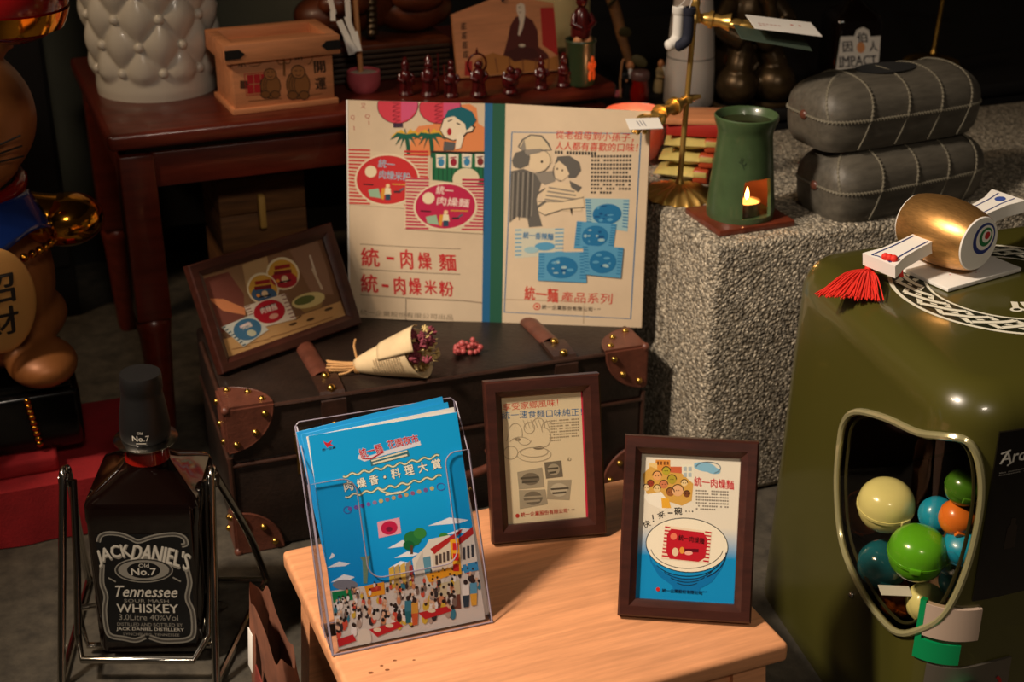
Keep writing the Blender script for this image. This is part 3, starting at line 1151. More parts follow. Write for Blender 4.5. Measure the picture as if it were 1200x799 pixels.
def draw_front(p):
    # cream sheet, blue lower third with a soft printed edge
    W_, B_ = (224, 214, 192), (20, 138, 196)
    p.poly([(751, 543), (872, 548), (868, 632), (747, 628)], W_)
    p.poly([(747, 628), (868, 632), (866, 668), (745, 664)], [W_, W_, B_, B_])
    p.poly([(745, 664), (866, 668), (862, 720), (743, 715)], B_)
    p.L = 2
    # street scene: buildings, faces
    for (x0, y0, x1, y1, c) in ((768, 552, 786, 572, (214, 140, 60)), (786, 560, 800, 575, (196, 96, 60)), (800, 557, 815, 578, (226, 220, 196)), (760, 556, 770, 572, (226, 190, 120))):
        p.rect(x0, y0, x1, y1, c)
    p.poly([(752, 570), (762, 560), (775, 566), (800, 568), (814, 580), (812, 600), (800, 606), (780, 600), (757, 592)], (206, 158, 74))
    p.poly([(752, 594), (775, 590), (786, 604), (778, 612), (760, 604)], (234, 226, 206))
    p.poly([(775, 597), (784, 598), (787, 609), (776, 609)], (226, 166, 52))
    p.L = 3
    for (x, y, r, c) in ((770, 571, 5.5, (222, 160, 100)), (781, 565, 5, (176, 160, 50)), (788, 575, 5.5, (172, 152, 50)), (778, 581, 5, (200, 120, 80)), (795, 588, 7, (222, 170, 120)),
                         (762, 580, 4, (150, 60, 40)), (803, 579, 4, (226, 196, 140)), (786, 590, 5, (150, 92, 50)), (770, 586, 4.5, (222, 190, 130)), (806, 592, 4, (120, 70, 40)), (757, 585, 4, (230, 200, 150))):
        p.ell(x, y, r, r, c, 3, 14)
        p.arc(x, y, r, r, 180, 360, 1.0, (60, 40, 26), 4, 10)
        p.ell(x - 1.5, y, 0.6, 0.6, (40, 24, 16), 4, 6)
        p.ell(x + 1.5, y, 0.6, 0.6, (40, 24, 16), 4, 6)
    for k in range(4):
        p.rect(770 + 4 * k, 554, 772 + 4 * k, 558, (120, 70, 30), 3)
        p.rect(802 + 6 * (k % 2), 560 + 7 * (k // 2), 806 + 6 * (k % 2), 565 + 7 * (k // 2), (170, 180, 180), 3)
    p.L = 2
    p.ell(828, 560, 14, 5.5, (130, 178, 200), rot=8)
    p.ell(838, 564, 9, 4, (130, 178, 200), 3, rot=8)
    p.arc(832, 561, 15, 7, -170, 60, 0.9, (90, 110, 120), 4)
    p.text('統一肉燥麵', (815, 577), (863, 581), 11, (196, 30, 44), 0.02, shear=-0.1)
    p.block(817, 587, 858, 612, 7, (130, 120, 106), seed=3, skew=0.03)
    for ch, x, y, r in (('快', 757, 628, -24), ('！', 765, 621, -20), ('來', 775, 617, -10)):
        if ch == '！':
            p.line([(x - 0.6, y - 4), (x + 0.2, y + 1.5)], 1.3, (30, 26, 24))
            p.ell(x + 0.5, y + 3.4, 0.9, 0.9, (30, 26, 24), n=8)
        else:
            p.text(ch, (x - 4, y + 2), (x + 4, y - 2), 8, (30, 26, 24), 0.02)
    p.rect(783, 614, 789, 615.5, (30, 26, 24))
    p.text('碗', (791, 612.5), (800, 612), 9, (30, 26, 24), 0.03)
    for k in range(3):
        p.ell(805 + 4 * k, 612.5, 0.9, 0.9, (30, 26, 24), n=8)
    # bowl
    p.L = 2
    p.ell(806, 652, 50, 32, (34, 40, 44), rot=3, n=40)
    p.ell(806, 652, 49, 31, (236, 226, 200), 3, rot=3, n=40)
    p.arc(806, 653, 44, 26, 10, 170, 0.8, (60, 60, 60), 4, 30)
    p.poly([(758, 655), (764, 672), (778, 684), (800, 690), (822, 690), (842, 682), (853, 664), (848, 678), (836, 694), (822, 702), (820, 707), (790, 705), (788, 699), (772, 688), (762, 672)], (16, 112, 172), 4)
    for k, (a0, a1) in enumerate(((20, 150), (30, 140), (45, 130), (60, 120))):
        p.arc(806, 664 + 5 * k, 42 - 6 * k, 24 - 1.5 * k, a0, a1, 0.9, (18, 40, 60), 5, 20)
    p.arc(806, 660, 47, 33, 0, 60, 1.2, (20, 40, 60), 5)
    p.L = 4
    # noodle packet lying in the bowl
    p.poly([(780, 629), (836, 636), (832, 673), (775, 668)], (232, 210, 180), 5)
    for k in range(9):
        y = 631 + 4.2 * k
        p.line([(779.5 - 0.5 * k * 0.9, y), (786 - 0.3 * k, y + 0.8)], 1.7, (186, 30, 44), 6)
        p.line([(828 - 0.3 * k, y + 5.2), (835.5 - 0.4 * k, y + 6)], 1.7, (186, 30, 44), 6)
    p.poly([(787, 633), (826, 637), (831, 645), (828, 666), (820, 671), (785, 668), (781, 660), (782, 640)], (186, 30, 44), 7)
    p.ell(790, 642, 4, 4, (226, 120, 90), 8, 14)
    p.text('統一肉燥麵', (796, 643), (827, 647), 7, (40, 14, 14), 0.02, 8)
    p.ell(792, 660, 4, 5, (222, 196, 160), 8, 12)
    p.ell(800, 658, 3, 4, (222, 150, 60), 8, 12)
    p.rect(803, 656, 820, 660, (96, 16, 30), 8)
    p.ell(808, 661, 5, 2.5, (230, 170, 150), 8, 10)
    p.ell(771, 703.5, 2.4, 2.4, (196, 40, 30), 7, 12)
    p.text('統一企業股份有限公司', (776, 704.5), (824, 707), 4.2, (14, 34, 60), 0.03, 7)
    p.block(823, 705, 838, 707.5, 1, (20, 60, 100), seed=5, L=3)


framed('picture_frame', 'dark wood picture frame with a noodle bowl poster on the front of the pine stool', Vector((0.107, 1.192, SZ)), 0.1345, 0.184, -6.1, 23, 0.0175,
       [(751.5, 543.6), (871.7, 548.4), (862, 719), (744, 714)], draw_front)


def draw_rear(p):
    Pp = (214, 196, 158)
    p.poly([(585, 474), (692, 467), (697, 624), (593, 630)], Pp)
    p.poly([(689.8, 469), (692, 468), (697, 624), (694, 624)], (196, 50, 70), 2)
    p.L = 2
    p.text('享受家鄉風味！', (588, 487), (660, 482), 9, (196, 60, 44), 0.0)
    p.text('統一速食麵口味純正！', (587, 497), (691, 494), 9.5, (40, 96, 140), 0.0)
    ink = (166, 150, 122)
    # pencil drawing of a family round a bowl
    for (cx_, cy_, rx, ry, a0, a1) in ((604, 520, 9, 13, 150, 380), (622, 513, 7, 7, 0, 360), (634, 509, 8, 8, 180, 380), (598, 543, 9, 8, 0, 360), (628, 546, 22, 9, 0, 360), (628, 543, 18, 6, 0, 360),
                                       (610, 533, 14, 9, 200, 340), (640, 525, 10, 12, -90, 90), (590, 515, 5, 16, -60, 60), (616, 526, 9, 8, 20, 200), (646, 514, 8, 9, 150, 330)):
        p.arc(cx_, cy_, rx, ry, a0, a1, 0.9, ink, 3, 18)
    p.ell(634, 538, 7, 2, (120, 106, 84), 3, 12)
    p.ell(607, 527, 4, 2, (140, 124, 98), 3, 12)
    for k in range(7):
        p.line([(614 + 5 * k, 503), (618 + 5 * k, 514)], 0.7, ink, 3)
    p.block(648, 504, 688, 532, 8, (150, 134, 106), seed=9, skew=-0.05)
    p.text('心', (671, 553), (676, 552), 5, (110, 96, 74), 0.02)
    g1, g2, g3 = (112, 102, 84), (158, 146, 120), (82, 74, 60)

    def pack(q, c, cc, tcol):
        p.poly(q, c, 3)
        mx = sum(a for a, b_ in q) / 4
        my = sum(b_ for a, b_ in q) / 4
        p.ell(mx, my, (q[1][0] - q[0][0]) * 0.36, (q[3][1] - q[0][1]) * 0.36, cc, 4, 18)
        p.line([(q[0][0] + 4, my - 1), (q[1][0] - 4, my - 2)], 2.2, tcol, 5)
        p.line([(q[0][0] + 6, my + 4), (q[1][0] - 7, my + 3)], 2.4, tcol, 5)
    pack([(606, 567), (638, 562), (641, 586), (608, 588)], g2, g1, g3)
    pack([(641, 556), (663, 554), (665, 574), (643, 576)], g1, g2, g3)
    pack([(645, 578), (676, 578), (673, 603), (644, 601)], g2, (184, 172, 144), g3)
    pack([(608, 589), (642, 589), (645, 607), (609, 612)], g2, g1, g2)
    p.ell(606, 620, 2.6, 2.6, (180, 52, 40), 3, 12)
    p.text('統一企業股份有限公司', (610, 619), (670, 615.5), 5.5, (180, 52, 40), 0.02, 3)
    p.block(671, 614, 684, 617, 1, (150, 120, 96), seed=2, L=3)


framed('picture_frame', 'dark wood picture frame with a faded pencil-drawn noodle advertisement by the suitcase', Vector((-0.021, 1.3245, SZ)), 0.129, 0.181, 9.8, 18, 0.019,
       [(585.5, 474), (691.5, 467.6), (696.6, 624), (593.5, 630)], draw_rear)


def draw_left(p):
    p.poly([(240, 330), (389, 289), (411, 372), (269, 430)], [(150, 116, 84), (120, 84, 60), (110, 78, 54), (96, 70, 52)])
    p.poly([(262, 408), (330, 386), (405, 357), (411, 372), (269, 430)], (196, 152, 98), 2)
    p.poly([(246, 334), (278, 326), (296, 352), (294, 385), (262, 400)], (122, 70, 58), 2)
    p.poly([(296, 318), (326, 308), (330, 340), (300, 350)], (182, 150, 106), 2)
    p.poly([(352, 302), (383, 293), (392, 322), (398, 350), (375, 350)], (140, 106, 84), 2)
    p.poly([(250, 358), (270, 358), (296, 368), (296, 376), (268, 372)], (220, 140, 92), 3)
    for (x, y, r) in ((343, 328, 19), (319, 345, 19)):
        p.ell(x, y, r, r * 0.96, (226, 212, 178), 4)
        p.ell(x, y, r * 0.9, r * 0.85, (206, 158, 62), 5)
        p.ell(x + 1, y + r * 0.35, r * 0.8, r * 0.48, (160, 36, 46) if x > 330 else (66, 96, 130), 6, 20)
        p.line([(x - 9, y - 6), (x + 9, y - 9)], 4, (150, 40, 40), 6)
        p.line([(x - 10, y), (x + 10, y - 3)], 4, (120, 30, 40), 7)
        p.ell(x + 2, y + 6, 4, 4, (224, 200, 160), 7, 10)
        p.arc(x, y, r * 0.9, r * 0.85, 190, 350, 1.2, (236, 224, 190), 7)
        p.line([(x - 6, y + 10), (x + 9, y + 7)], 1.6, (40, 26, 30), 8)
        p.ell(x - 6, y + 8, 2.4, 2.0, (226, 150, 60), 8, 8)
    p.L = 8
    p.poly([(295, 366), (344, 350), (356, 378), (318, 389), (303, 386)], (224, 210, 190))
    for k in range(7):
        p.line([(296 + 1.3 * k, 367 + 3 * k), (302 + 1.3 * k, 365 + 3 * k)], 1.4, (150, 110, 100), 9)
        p.line([(340 + 1.5 * k, 353 + 4 * k), (347 + 1.3 * k, 351 + 4 * k)], 1.4, (150, 110, 100), 9)
    p.ell(325, 371, 19, 13, (176, 32, 46), 9, rot=-15)
    p.line([(314, 369), (333, 362)], 3, (70, 20, 30), 10)
    p.ell(330, 376, 6, 3, (210, 150, 130), 10, 12, rot=-20)
    p.poly([(264, 392), (304, 375), (323, 392), (291, 414)], (206, 206, 192), 10)
    for k in range(8):
        p.line([(266 + 3.4 * k, 393 + 2.8 * k), (270 + 3.4 * k, 391 + 2.8 * k)], 1.5, (60, 90, 100), 11)
    p.ell(297, 393, 18, 12.5, (66, 112, 144), 11, rot=-18)
    p.ell(302, 397, 6, 4, (190, 190, 160), 12, 12)
    p.line([(288, 391), (300, 385)], 3, (214, 190, 190), 12)
    p.ell(370, 357, 19, 8, (206, 190, 130), 8, rot=-16)
    p.ell(366, 357, 12, 4.5, (92, 100, 52), 9, rot=-18)
    p.poly([(352, 360), (389, 350), (384, 364), (366, 371)], (150, 118, 70), 7)
    p.line([(374, 308), (380, 330)], 2.2, (206, 190, 170), 8)
    p.line([(376, 322), (386, 345)], 2.6, (196, 176, 150), 9)
    for k in range(5):                       # board joints and grain of the photographed table
        p.line([(276 + 24 * k, 418 - 8.5 * k), (300 + 24 * k, 412 - 9.5 * k)], 1.1, (150, 108, 66), 4)
    for (x, y) in ((352, 384), (372, 378), (392, 366)):
        p.ell(x, y, 5, 1.6, (84, 60, 36), 4, 10, rot=-20)
    p.text('肉燥', (291, 391), (303, 386.5), 6, (236, 222, 206), 0.02, 13)
    p.text('肉燥麵', (315, 371), (334, 364.5), 7, (240, 220, 206), 0.02, 11)
    p.line([(345, 372), (355, 379), (362, 374)], 1.6, (90, 60, 40), 5)


framed('picture_frame', 'large dark wood picture frame with a photograph of noodle cups and packets, on the suitcase', Vector((-0.395, 1.745, KH)), 0.243, 0.155, 44.0, 24, 0.019,
       [(243, 331), (387.5, 291), (409.5, 372), (270, 428)], draw_left)

# ------------------------------------------------------------------ open scrapbook
BKL, BKW = 0.322, 0.436
book = thing('scrapbook', 'large open scrapbook showing red noodle packets and a framed pencil advertisement, on the suitcase', 'book',
             Vector((-0.243, 1.952, KH)), math.radians(-5.3), rx=-math.radians(11))
U1, U2 = 0.199, 0.229


def bpage(u, v, h):
    """h: height above the page surface, towards the reader"""
    y = 0.0
    if u > U2:
        t = (u - U2) / (BKW - U2)
        y = -0.185 * v * t ** 1.3 - 0.010 * math.sin(PI * min(t, 1.0)) * (v / BKL)
    elif u < U1:
        t = 1 - u / U1
        y = -0.006 * math.sin(PI * t)
    return Vector((u, y - h, v))


def page_slab(name, u0, u1, th, m, z0=0.0, z1=BKL, h0=0.0):
    mb = MB()
    n = 28
    rr = []
    for k in range(n + 1):
        u = u0 + (u1 - u0) * k / n
        m_ = 24
        rr.append([bpage(u, z0 + (z1 - z0) * j / m_, h0) for j in range(m_ + 1)] + [bpage(u, z1 - (z1 - z0) * j / m_, h0 - th) for j in range(m_ + 1)])
    mb.rings(rr, True, True, True)
    return mb.build(name, m, book, smooth=30)


page_slab('page', 0.0, U1, 0.0012, 'paper')
page_slab('cover', -0.003, U1, 0.004, mat('cover board', (70, 64, 56), 0.7), h0=-0.0014)
page_slab('page', U2, BKW, 0.0012, 'paper')
page_slab('cover', U2, BKW + 0.001, 0.003, mat('cover board back', (176, 150, 120), 0.7), h0=-0.0014)
page_slab('spine_band', U1, U1 + 0.0115, 0.0015, mat('blue cloth tape', (20, 92, 136), 0.6), h0=0.0002)
page_slab('spine_band', U1 + 0.0115, U2, 0.0015, mat('green cloth tape', (22, 84, 62), 0.6), h0=0.0002)
MB().box((-0.0012, 0.002, BKL / 2), (0.0028, 0.006, BKL), 0.0008).build('page_edges', 'white', book)

p = Print([(410, 110), (566, 117), (566, 377), (412, 372)], U1, BKL, step=0.00011)
RED, CRIM, INK, TEAL = (196, 44, 46), (184, 34, 74), (40, 34, 30), (20, 96, 108)
p.text('又', (425, 117), (431, 117.5), 6, (170, 70, 70))
p.text('Q', (430, 130), (436, 130), 6, (170, 70, 70))
p.line([(434.5, 135), (434.8, 140)], 0.9, (170, 70, 70))
p.text('Q', (413, 131), (418, 131), 6, (170, 70, 70))
p.line([(417, 141), (417.3, 146)], 0.9, (170, 70, 70))
# orange hills, lanterns
OR = (222, 136, 82)
p.poly([(481, 178), (484, 152), (492, 142), (508, 140), (520, 130), (540, 118), (549, 117), (557, 122), (559, 140), (566, 145), (566, 174)], OR, 1)
for (x, y, rx, ry) in ((468, 117, 23, 21), (516, 120, 23, 19)):
    p.ell(x, y, rx + 0.8, ry + 0.8, (70, 30, 40), 2)
    p.ell(x, y, rx, ry, (206, 60, 76), 3)
    p.poly([(x + 4, 113), (x + rx, 113), (x + rx * 0.95, y + 6), (x + rx * 0.6, y + ry * 0.75), (x + 4, y + ry * 0.95)], (206, 82, 120), 4)
    for k in range(5):
        p.line([(x - 6, 114 + 5 * k), (x + 3, 115 + 5 * k), (x - 5, 118 + 5 * k)], 0.9, (120, 20, 40), 5)
p.rect(463, 138, 474, 143, (60, 40, 60), 5)
# palms
for (x, y) in ((478, 152), (505, 152)):
    p.line([(x, y), (x + 2, y + 14), (x + 3, y + 27)], 4, (24, 84, 60), 5)
    for a in (-165, -135, -100, -55, -20, 8, 40, 70, 120, 150, 178):
        ra_ = math.radians(a)
        R1 = 19 if a in (-165, -20, 8, 178) else 15
        tip = (x + R1 * math.cos(ra_), y + (10 if a < 0 else 15) * math.sin(ra_) + 5)
        c_ = (216, 168, 50) if a in (-165, -135, -55, -20) else (16, 92, 74)
        m_x, m_y = x + 0.55 * R1 * math.cos(ra_), y + 0.5 * (10 if a < 0 else 15) * math.sin(ra_)
        p.poly([(x, y - 1), (m_x, m_y - 3.2), tip, (m_x, m_y + 1.4), (x, y + 2)], c_, 6 if a < 0 else 7)
# shouting boy behind the stall
p.poly([(516, 147), (520, 133), (531, 129), (547, 138), (556, 144), (553, 150), (547, 151), (541, 158), (531, 160), (521, 156)], INK, 7)
p.poly([(517, 147), (521, 134), (531, 130), (546, 138), (554, 145), (552, 149), (546, 150), (540, 157), (531, 159), (522, 155)], (232, 214, 184), 8)
p.poly([(521, 133), (525, 124), (540, 120), (552, 126), (557, 136), (553, 142), (546, 148), (544, 140), (532, 131)], TEAL, 9)
p.ell(527, 149, 2.6, 4.4, (170, 30, 40), 9, 12)
p.line([(525, 137), (530, 135)], 1.2, INK, 9)
p.line([(535, 139), (539, 141)], 1.4, INK, 9)
p.poly([(534, 164), (536, 154), (540, 149), (543, 156), (540, 168), (534, 170)], (236, 220, 192), 10)
p.poly([(521, 160), (534, 162), (532, 171), (520, 171)], (90, 90, 90), 7)
# stall
p.rect(508, 173, 568, 213, (30, 104, 66), 2)
for k in range(12):
    p.line([(510 + 5 * k, 190), (510 + 5 * k, 212)], 0.9, (16, 64, 44), 3)
p.line([(506, 172), (570, 175)], 2.2, INK, 9)
for k, (x, c_) in enumerate(((512, (60, 130, 170)), (526, (150, 30, 50)), (541, (60, 130, 170)), (556, (120, 40, 40)))):
    p.poly([(x, 175), (x + 11.5, 176), (x + 11, 192), (x + 0.5, 191)], (226, 216, 194), 4)
    p.ell(x + 6, 185, 3.6, 4.6, c_, 5, 12)
    p.line([(x + 2, 180), (x + 9, 179)], 1.4, c_, 6)
p.ell(546, 205, 15, 13, (222, 206, 172), 5)
# two noodle packets with striped ends
for (x, y, rx, ry, c_, t1, t2) in ((456, 205, 36, 29, RED, '統一', '肉燥米粉'), (523, 237, 34, 26.5, CRIM, '統一', '肉燥麵')):
    L0 = 6 if x < 500 else 10
    p.poly([(x - rx - 11, y - ry - 9), (x + rx + 14, y - ry + 3), (x + rx + 9, y + ry + 7), (x - rx - 13, y + ry + 0)], (214, 194, 162), L0)
    n = 16
    for k in range(n):
        yy = y - ry - 7 + k * (2 * ry + 10) / n
        f = 1 - min(1, abs(yy - y) / ry) ** 2
        hw = rx * math.sqrt(max(f, 0)) + 2.5
        lx = max(4, 0)
        p.line([(x - rx - 11, yy), (x - max(hw, rx * 0.55), yy + 0.8)], 2.1, c_, L0 + 1)
        p.line([(x + max(hw, rx * 0.55), yy + 2.2), (x + rx + 11, yy + 3)], 2.1, c_, L0 + 1)
    p.ell(x, y, rx + 1.8, ry + 1.8, (228, 210, 178), L0 + 2, 40)
    p.ell(x, y, rx, ry, c_, L0 + 3, 40)
    p.ell(x - 19, y - 10, 7, 7, (230, 212, 176), L0 + 4, 18)
    ink2 = (150, 180, 196) if x < 500 else (236, 214, 200)
    p.text(t1, (x - 10, y - 20), (x + 9, y - 18), 10, ink2, 0.02, L0 + 4)
    p.text(t2, (x - 9, y - 7), (x + 27, y - 3), 10, ink2, 0.02, L0 + 4)
    p.line([(x + 6, y + 5), (x + 26, y + 6)], 1.4, (206, 150, 60), L0 + 4)
    p.poly([(x - 22, y + 12), (x - 10, y + 10), (x - 7, y + 22), (x - 20, y + 20)], (150, 180, 150), L0 + 4)
    p.line([(x - 28, y + 5), (x - 16, y + 6)], 1.6, (60, 20, 30), L0 + 4)
    p.ell(x + 1, y + 7, 2.4, 2.6, (232, 200, 150), L0 + 5, 10)
    p.poly([(x - 2, y + 9), (x + 4, y + 10), (x + 5, y + 18), (x - 3, y + 18)], (230, 216, 180), L0 + 4)
    p.poly([(x - 6, y + 10), (x - 2, y + 10), (x - 4, y + 24), (x - 7, y + 22)], (216, 150, 50), L0 + 5)
    p.rect(x - 2, y + 17, x + 4, y + 24, (40, 70, 90), L0 + 5)
    p.rect(x + 8, y + 13, x + 16, y + 15.5, (60, 40, 50), L0 + 4)
    p.line([(x + 15, y + 13), (x + 20, y + 10)], 2.4, (90, 90, 100), L0 + 4)
for y0 in (282.5, 313, 344.5):
    p.line([(424, y0), (541, y0 + 6)], 0.8, (120, 104, 88), 1)
for ch, x, y, w_, h_ in (('統', 436, 298, 21, 23), ('一', 460, 299, 9, 3.2), ('肉', 479, 300, 14, 23), ('燥', 500, 302, 15, 20), ('麵', 526, 304, 19, 20),
                         ('統', 435, 330, 20, 22), ('一', 454, 332.5, 8, 3.2), ('肉', 471, 332, 13, 22), ('燥', 489, 333, 14, 20), ('米', 507, 334, 14, 17), ('粉', 525, 336, 16, 18)):
    p.text(ch, (x - w_ / 2, y), (x + w_ / 2, y + 0.8), h_, (190, 42, 44), 0.028, 2, shear=-0.12)
p.text('統一企業股份有限公司出品', (424, 365.5), (533, 371), 6.5, (136, 120, 100), 0.0, 2)
p.line([(478.5, 348), (478.5, 375)], 0.9, (120, 104, 88), 3)
p.line([(479, 347.5), (545, 351), (566, 354)], 1.0, (140, 120, 100), 3)
p.build('printed_page', 'print', book, lambda x, y, z: bpage(x, y, z), cuts=[U1 * k / 28 for k in range(1, 28)])

p = Print([(592, 118), (753, 140), (751, 385), (588, 379)], BKW - U2, BKL, step=0.00014)
BL_ = (58, 110, 150)
p.line([(600, 151), (744, 163), (739, 374), (591, 366)], 1.5, BL_, 1, closed=True)
p.text('從老祖母到小孫子，', (652, 157), (737, 167), 9.5, (196, 62, 50), 0.012)
p.text('人人都有喜歡的口味！', (652, 169.5), (741, 178), 9.5, (196, 62, 50), 0.012)
p.block(651, 175.5, 741, 180, 1, (60, 56, 52), seed=12, skew=0.09, fill=0.8)
p.block(692, 183, 737, 228, 10, (70, 64, 58), seed=13, skew=0.06, fill=0.55)
GR1, GR2 = (96, 92, 86), (136, 128, 116)
PAP = (216, 194, 158)
# grandmother: cap, hair, face, dark coat
p.poly([(607, 168), (612, 160), (622, 155), (636, 157), (644, 166), (648, 175), (630, 175), (618, 178)], GR1, 1)
p.poly([(609, 168), (614, 161), (623, 156.5), (635, 158.5), (642, 167), (646, 174), (630, 173), (618, 176)], (206, 186, 152), 2)
p.poly([(610, 170), (615, 160), (617, 172), (636, 172), (634, 176), (619, 179)], GR2, 3)
p.poly([(600, 184), (604, 175), (616, 172), (622, 180), (620, 190), (610, 194), (602, 191)], GR1, 3)
p.poly([(622, 178), (646, 176), (648, 188), (640, 196), (632, 199), (622, 194)], (214, 192, 158), 4)
p.arc(633, 186, 13, 13, -60, 100, 0.8, GR1, 5)
p.ell(636, 187, 1.4, 1.6, INK, 5, 8)
p.poly([(599, 196), (614, 194), (628, 200), (636, 210), (630, 230), (632, 244), (637, 262), (621, 263), (619, 252), (606, 250), (597, 257)], GR1, 2)
for k in range(9):
    p.line([(602 + 3 * k, 198), (600 + 3 * k, 254 - 2 * (k % 3))], 1.0, (60, 56, 52) if k % 2 else (150, 142, 128), 3)
p.poly([(628, 199), (650, 198), (652, 210), (640, 214), (634, 210)], GR2, 2)
# child hugging her
p.poly([(651, 190), (654, 182), (668, 182), (679, 190), (681, 199), (675, 207), (667, 207), (664, 196)], GR1, 4)
p.poly([(650, 192), (656, 187), (664, 194), (668, 203), (660, 210), (653, 206)], (216, 194, 160), 5)
p.arc(659, 199, 10, 11, 90, 220, 0.8, GR1, 6)
p.ell(654, 196, 1, 1.2, INK, 6, 8)
p.ell(660, 198, 1, 1.2, INK, 6, 8)
p.poly([(636, 222), (650, 212), (672, 214), (684, 228), (682, 246), (640, 243)], (214, 192, 158), 4)
for k in range(4):
    p.line([(644 - 1.5 * k, 217 + 4.5 * k), (674 + 1.5 * k, 223 + 4.5 * k)], 1.8, GR2, 5)
p.poly([(668, 210), (682, 218), (678, 224), (670, 218)], GR1, 5)
p.poly([(632, 233), (660, 234), (684, 230), (685, 241), (660, 243), (640, 249), (632, 244)], (218, 196, 162), 6)
p.line([(632, 233), (660, 234), (684, 230)], 0.9, GR1, 7)
p.line([(685, 241), (660, 243), (640, 249), (632, 244)], 0.9, GR1, 7)
p.line([(630, 224), (640, 218)], 1.5, GR1, 6)
p.line([(630, 240), (641, 233)], 3, GR1, 6)
p.poly([(669, 242), (672, 242), (671, 250)], INK, 6)
# five blue packets
B1, B2, B3 = (84, 150, 186), (34, 110, 158), (150, 184, 190)


def bpack(q, c, seed, L0, striped=True):
    rnd = random.Random(seed)
    q = [Vector(a) for a in q]
    p.poly(q, c, L0)
    f = lambda s, t: (q[0] * (1 - s) + q[1] * s) * (1 - t) + (q[3] * (1 - s) + q[2] * s) * t
    for k in range(9):
        t = 0.06 + 0.1 * k
        p.line([f(0.0, t), f(0.13, t)], 1.2, B2 if striped else B3, L0 + 1)
        p.line([f(0.87, t), f(1.0, t)], 1.2, B2 if striped else B3, L0 + 1)
    c0 = f(0.5, 0.52)
    p.ell(c0.x, c0.y, (q[1] - q[0]).length * 0.33, (q[3] - q[0]).length * 0.38, B2 if c != B2 else B1, L0 + 2, 24)
    for k in range(9):
        a = f(rnd.uniform(0.25, 0.7), rnd.uniform(0.25, 0.75))
        p.ell(a.x, a.y, rnd.uniform(1, 4), rnd.uniform(0.8, 2), rnd.choice([B3, B1, (20, 80, 130)]), L0 + 3, 10)


bpack([(686, 231), (734, 234), (733, 271), (688, 262)], B3, 3, 1)
bpack([(677, 257), (721, 262), (718, 290), (674, 289)], B1, 4, 5)
bpack([(633, 293), (688, 293), (689, 330), (632, 327)], B1, 5, 9)
bpack([(684, 285), (729, 289), (727, 325), (687, 320)], B1, 6, 13)
p.poly([(604, 264), (663, 265), (660, 296), (604, 300)], (198, 196, 176), 1)
for k in range(7):
    p.line([(604, 266 + 5 * k), (612, 266 + 5 * k)], 1.4, B1, 2)
    p.line([(652, 266 + 4.5 * k), (662, 266 + 4.5 * k)], 1.4, B1, 2)
p.text('統一香辣麵', (614, 272), (650, 275), 8, B2, 0.02, 2)
p.ell(640, 286, 12, 5, B1, 2, 18)
p.ell(624, 290, 9, 4, B3, 3, 18)
p.text('統一麵', (616, 342), (656, 346), 17, (196, 56, 44), 0.02, 2, shear=-0.1)
p.text('產品系列', (660, 347), (718, 350), 13, (196, 56, 44), 0.0, 2)
p.ell(631, 359, 4.4, 4.4, (196, 56, 44), 2, 16)
p.ell(631, 359, 3.2, 3.2, PAP, 3, 16)
p.ell(631, 359, 1.8, 1.8, (196, 56, 44), 4, 12)
p.text('統一企業股份有限公司', (637, 359.5), (696, 362.5), 5.4, INK, 0.012, 2)
p.block(698, 361.5, 708, 364, 1, (120, 108, 92), seed=2, L=2)
p.line([(588, 350), (686, 353), (686, 380)], 0.8, (170, 148, 120), 2)
p.build('printed_page', 'print', book, lambda x, y, z: bpage(U2 + x, y, z), cuts=[(BKW - U2) * k / 28 for k in range(1, 28)])

# ------------------------------------------------------------------ leaflets in their clear holder
HR, HL = math.radians(19.3), math.radians(24)
H0 = Vector((-0.176, 1.133, SZ + 0.001))
hold = thing('leaflet_holder', 'clear acrylic leaflet holder with a scooped front standing on the pine stool', 'holder', H0, HR, rx=-HL)
HWd, HHt, HDp = 0.166, 0.226, 0.030
hd = Vector((0, math.cos(HL), math.sin(HL)))      # level backwards
hv = Vector((0, -math.sin(HL), math.cos(HL)))
bk = hd * 0.052


def plate(name, poly3, nrm, th=0.0018):
    n = len(poly3)
    off = Vector(nrm) * th
    mb = MB()
    mb.add([Vector(q) for q in poly3] + [Vector(q) + off for q in poly3],
           [list(range(n)), list(range(2 * n - 1, n - 1, -1))] + [[i, i + n, (i + 1) % n + n, (i + 1) % n] for i in range(n)])
    o = mb.build(name, 'clear', hold, smooth=0)
    MB().tube([Vector(q) + off * 0.5 for q in poly3], 0.0007, 6, closed=True).build('edge_highlight', 'edge', o)  # opaque tube paints the light caught along the acrylic edge
    return o


def arcpts(cx_, cz_, r, a0, a1, n=6):
    return [(cx_ + r * math.cos(math.radians(a0 + (a1 - a0) * k / n)), cz_ + r * math.sin(math.radians(a0 + (a1 - a0) * k / n))) for k in range(n + 1)]


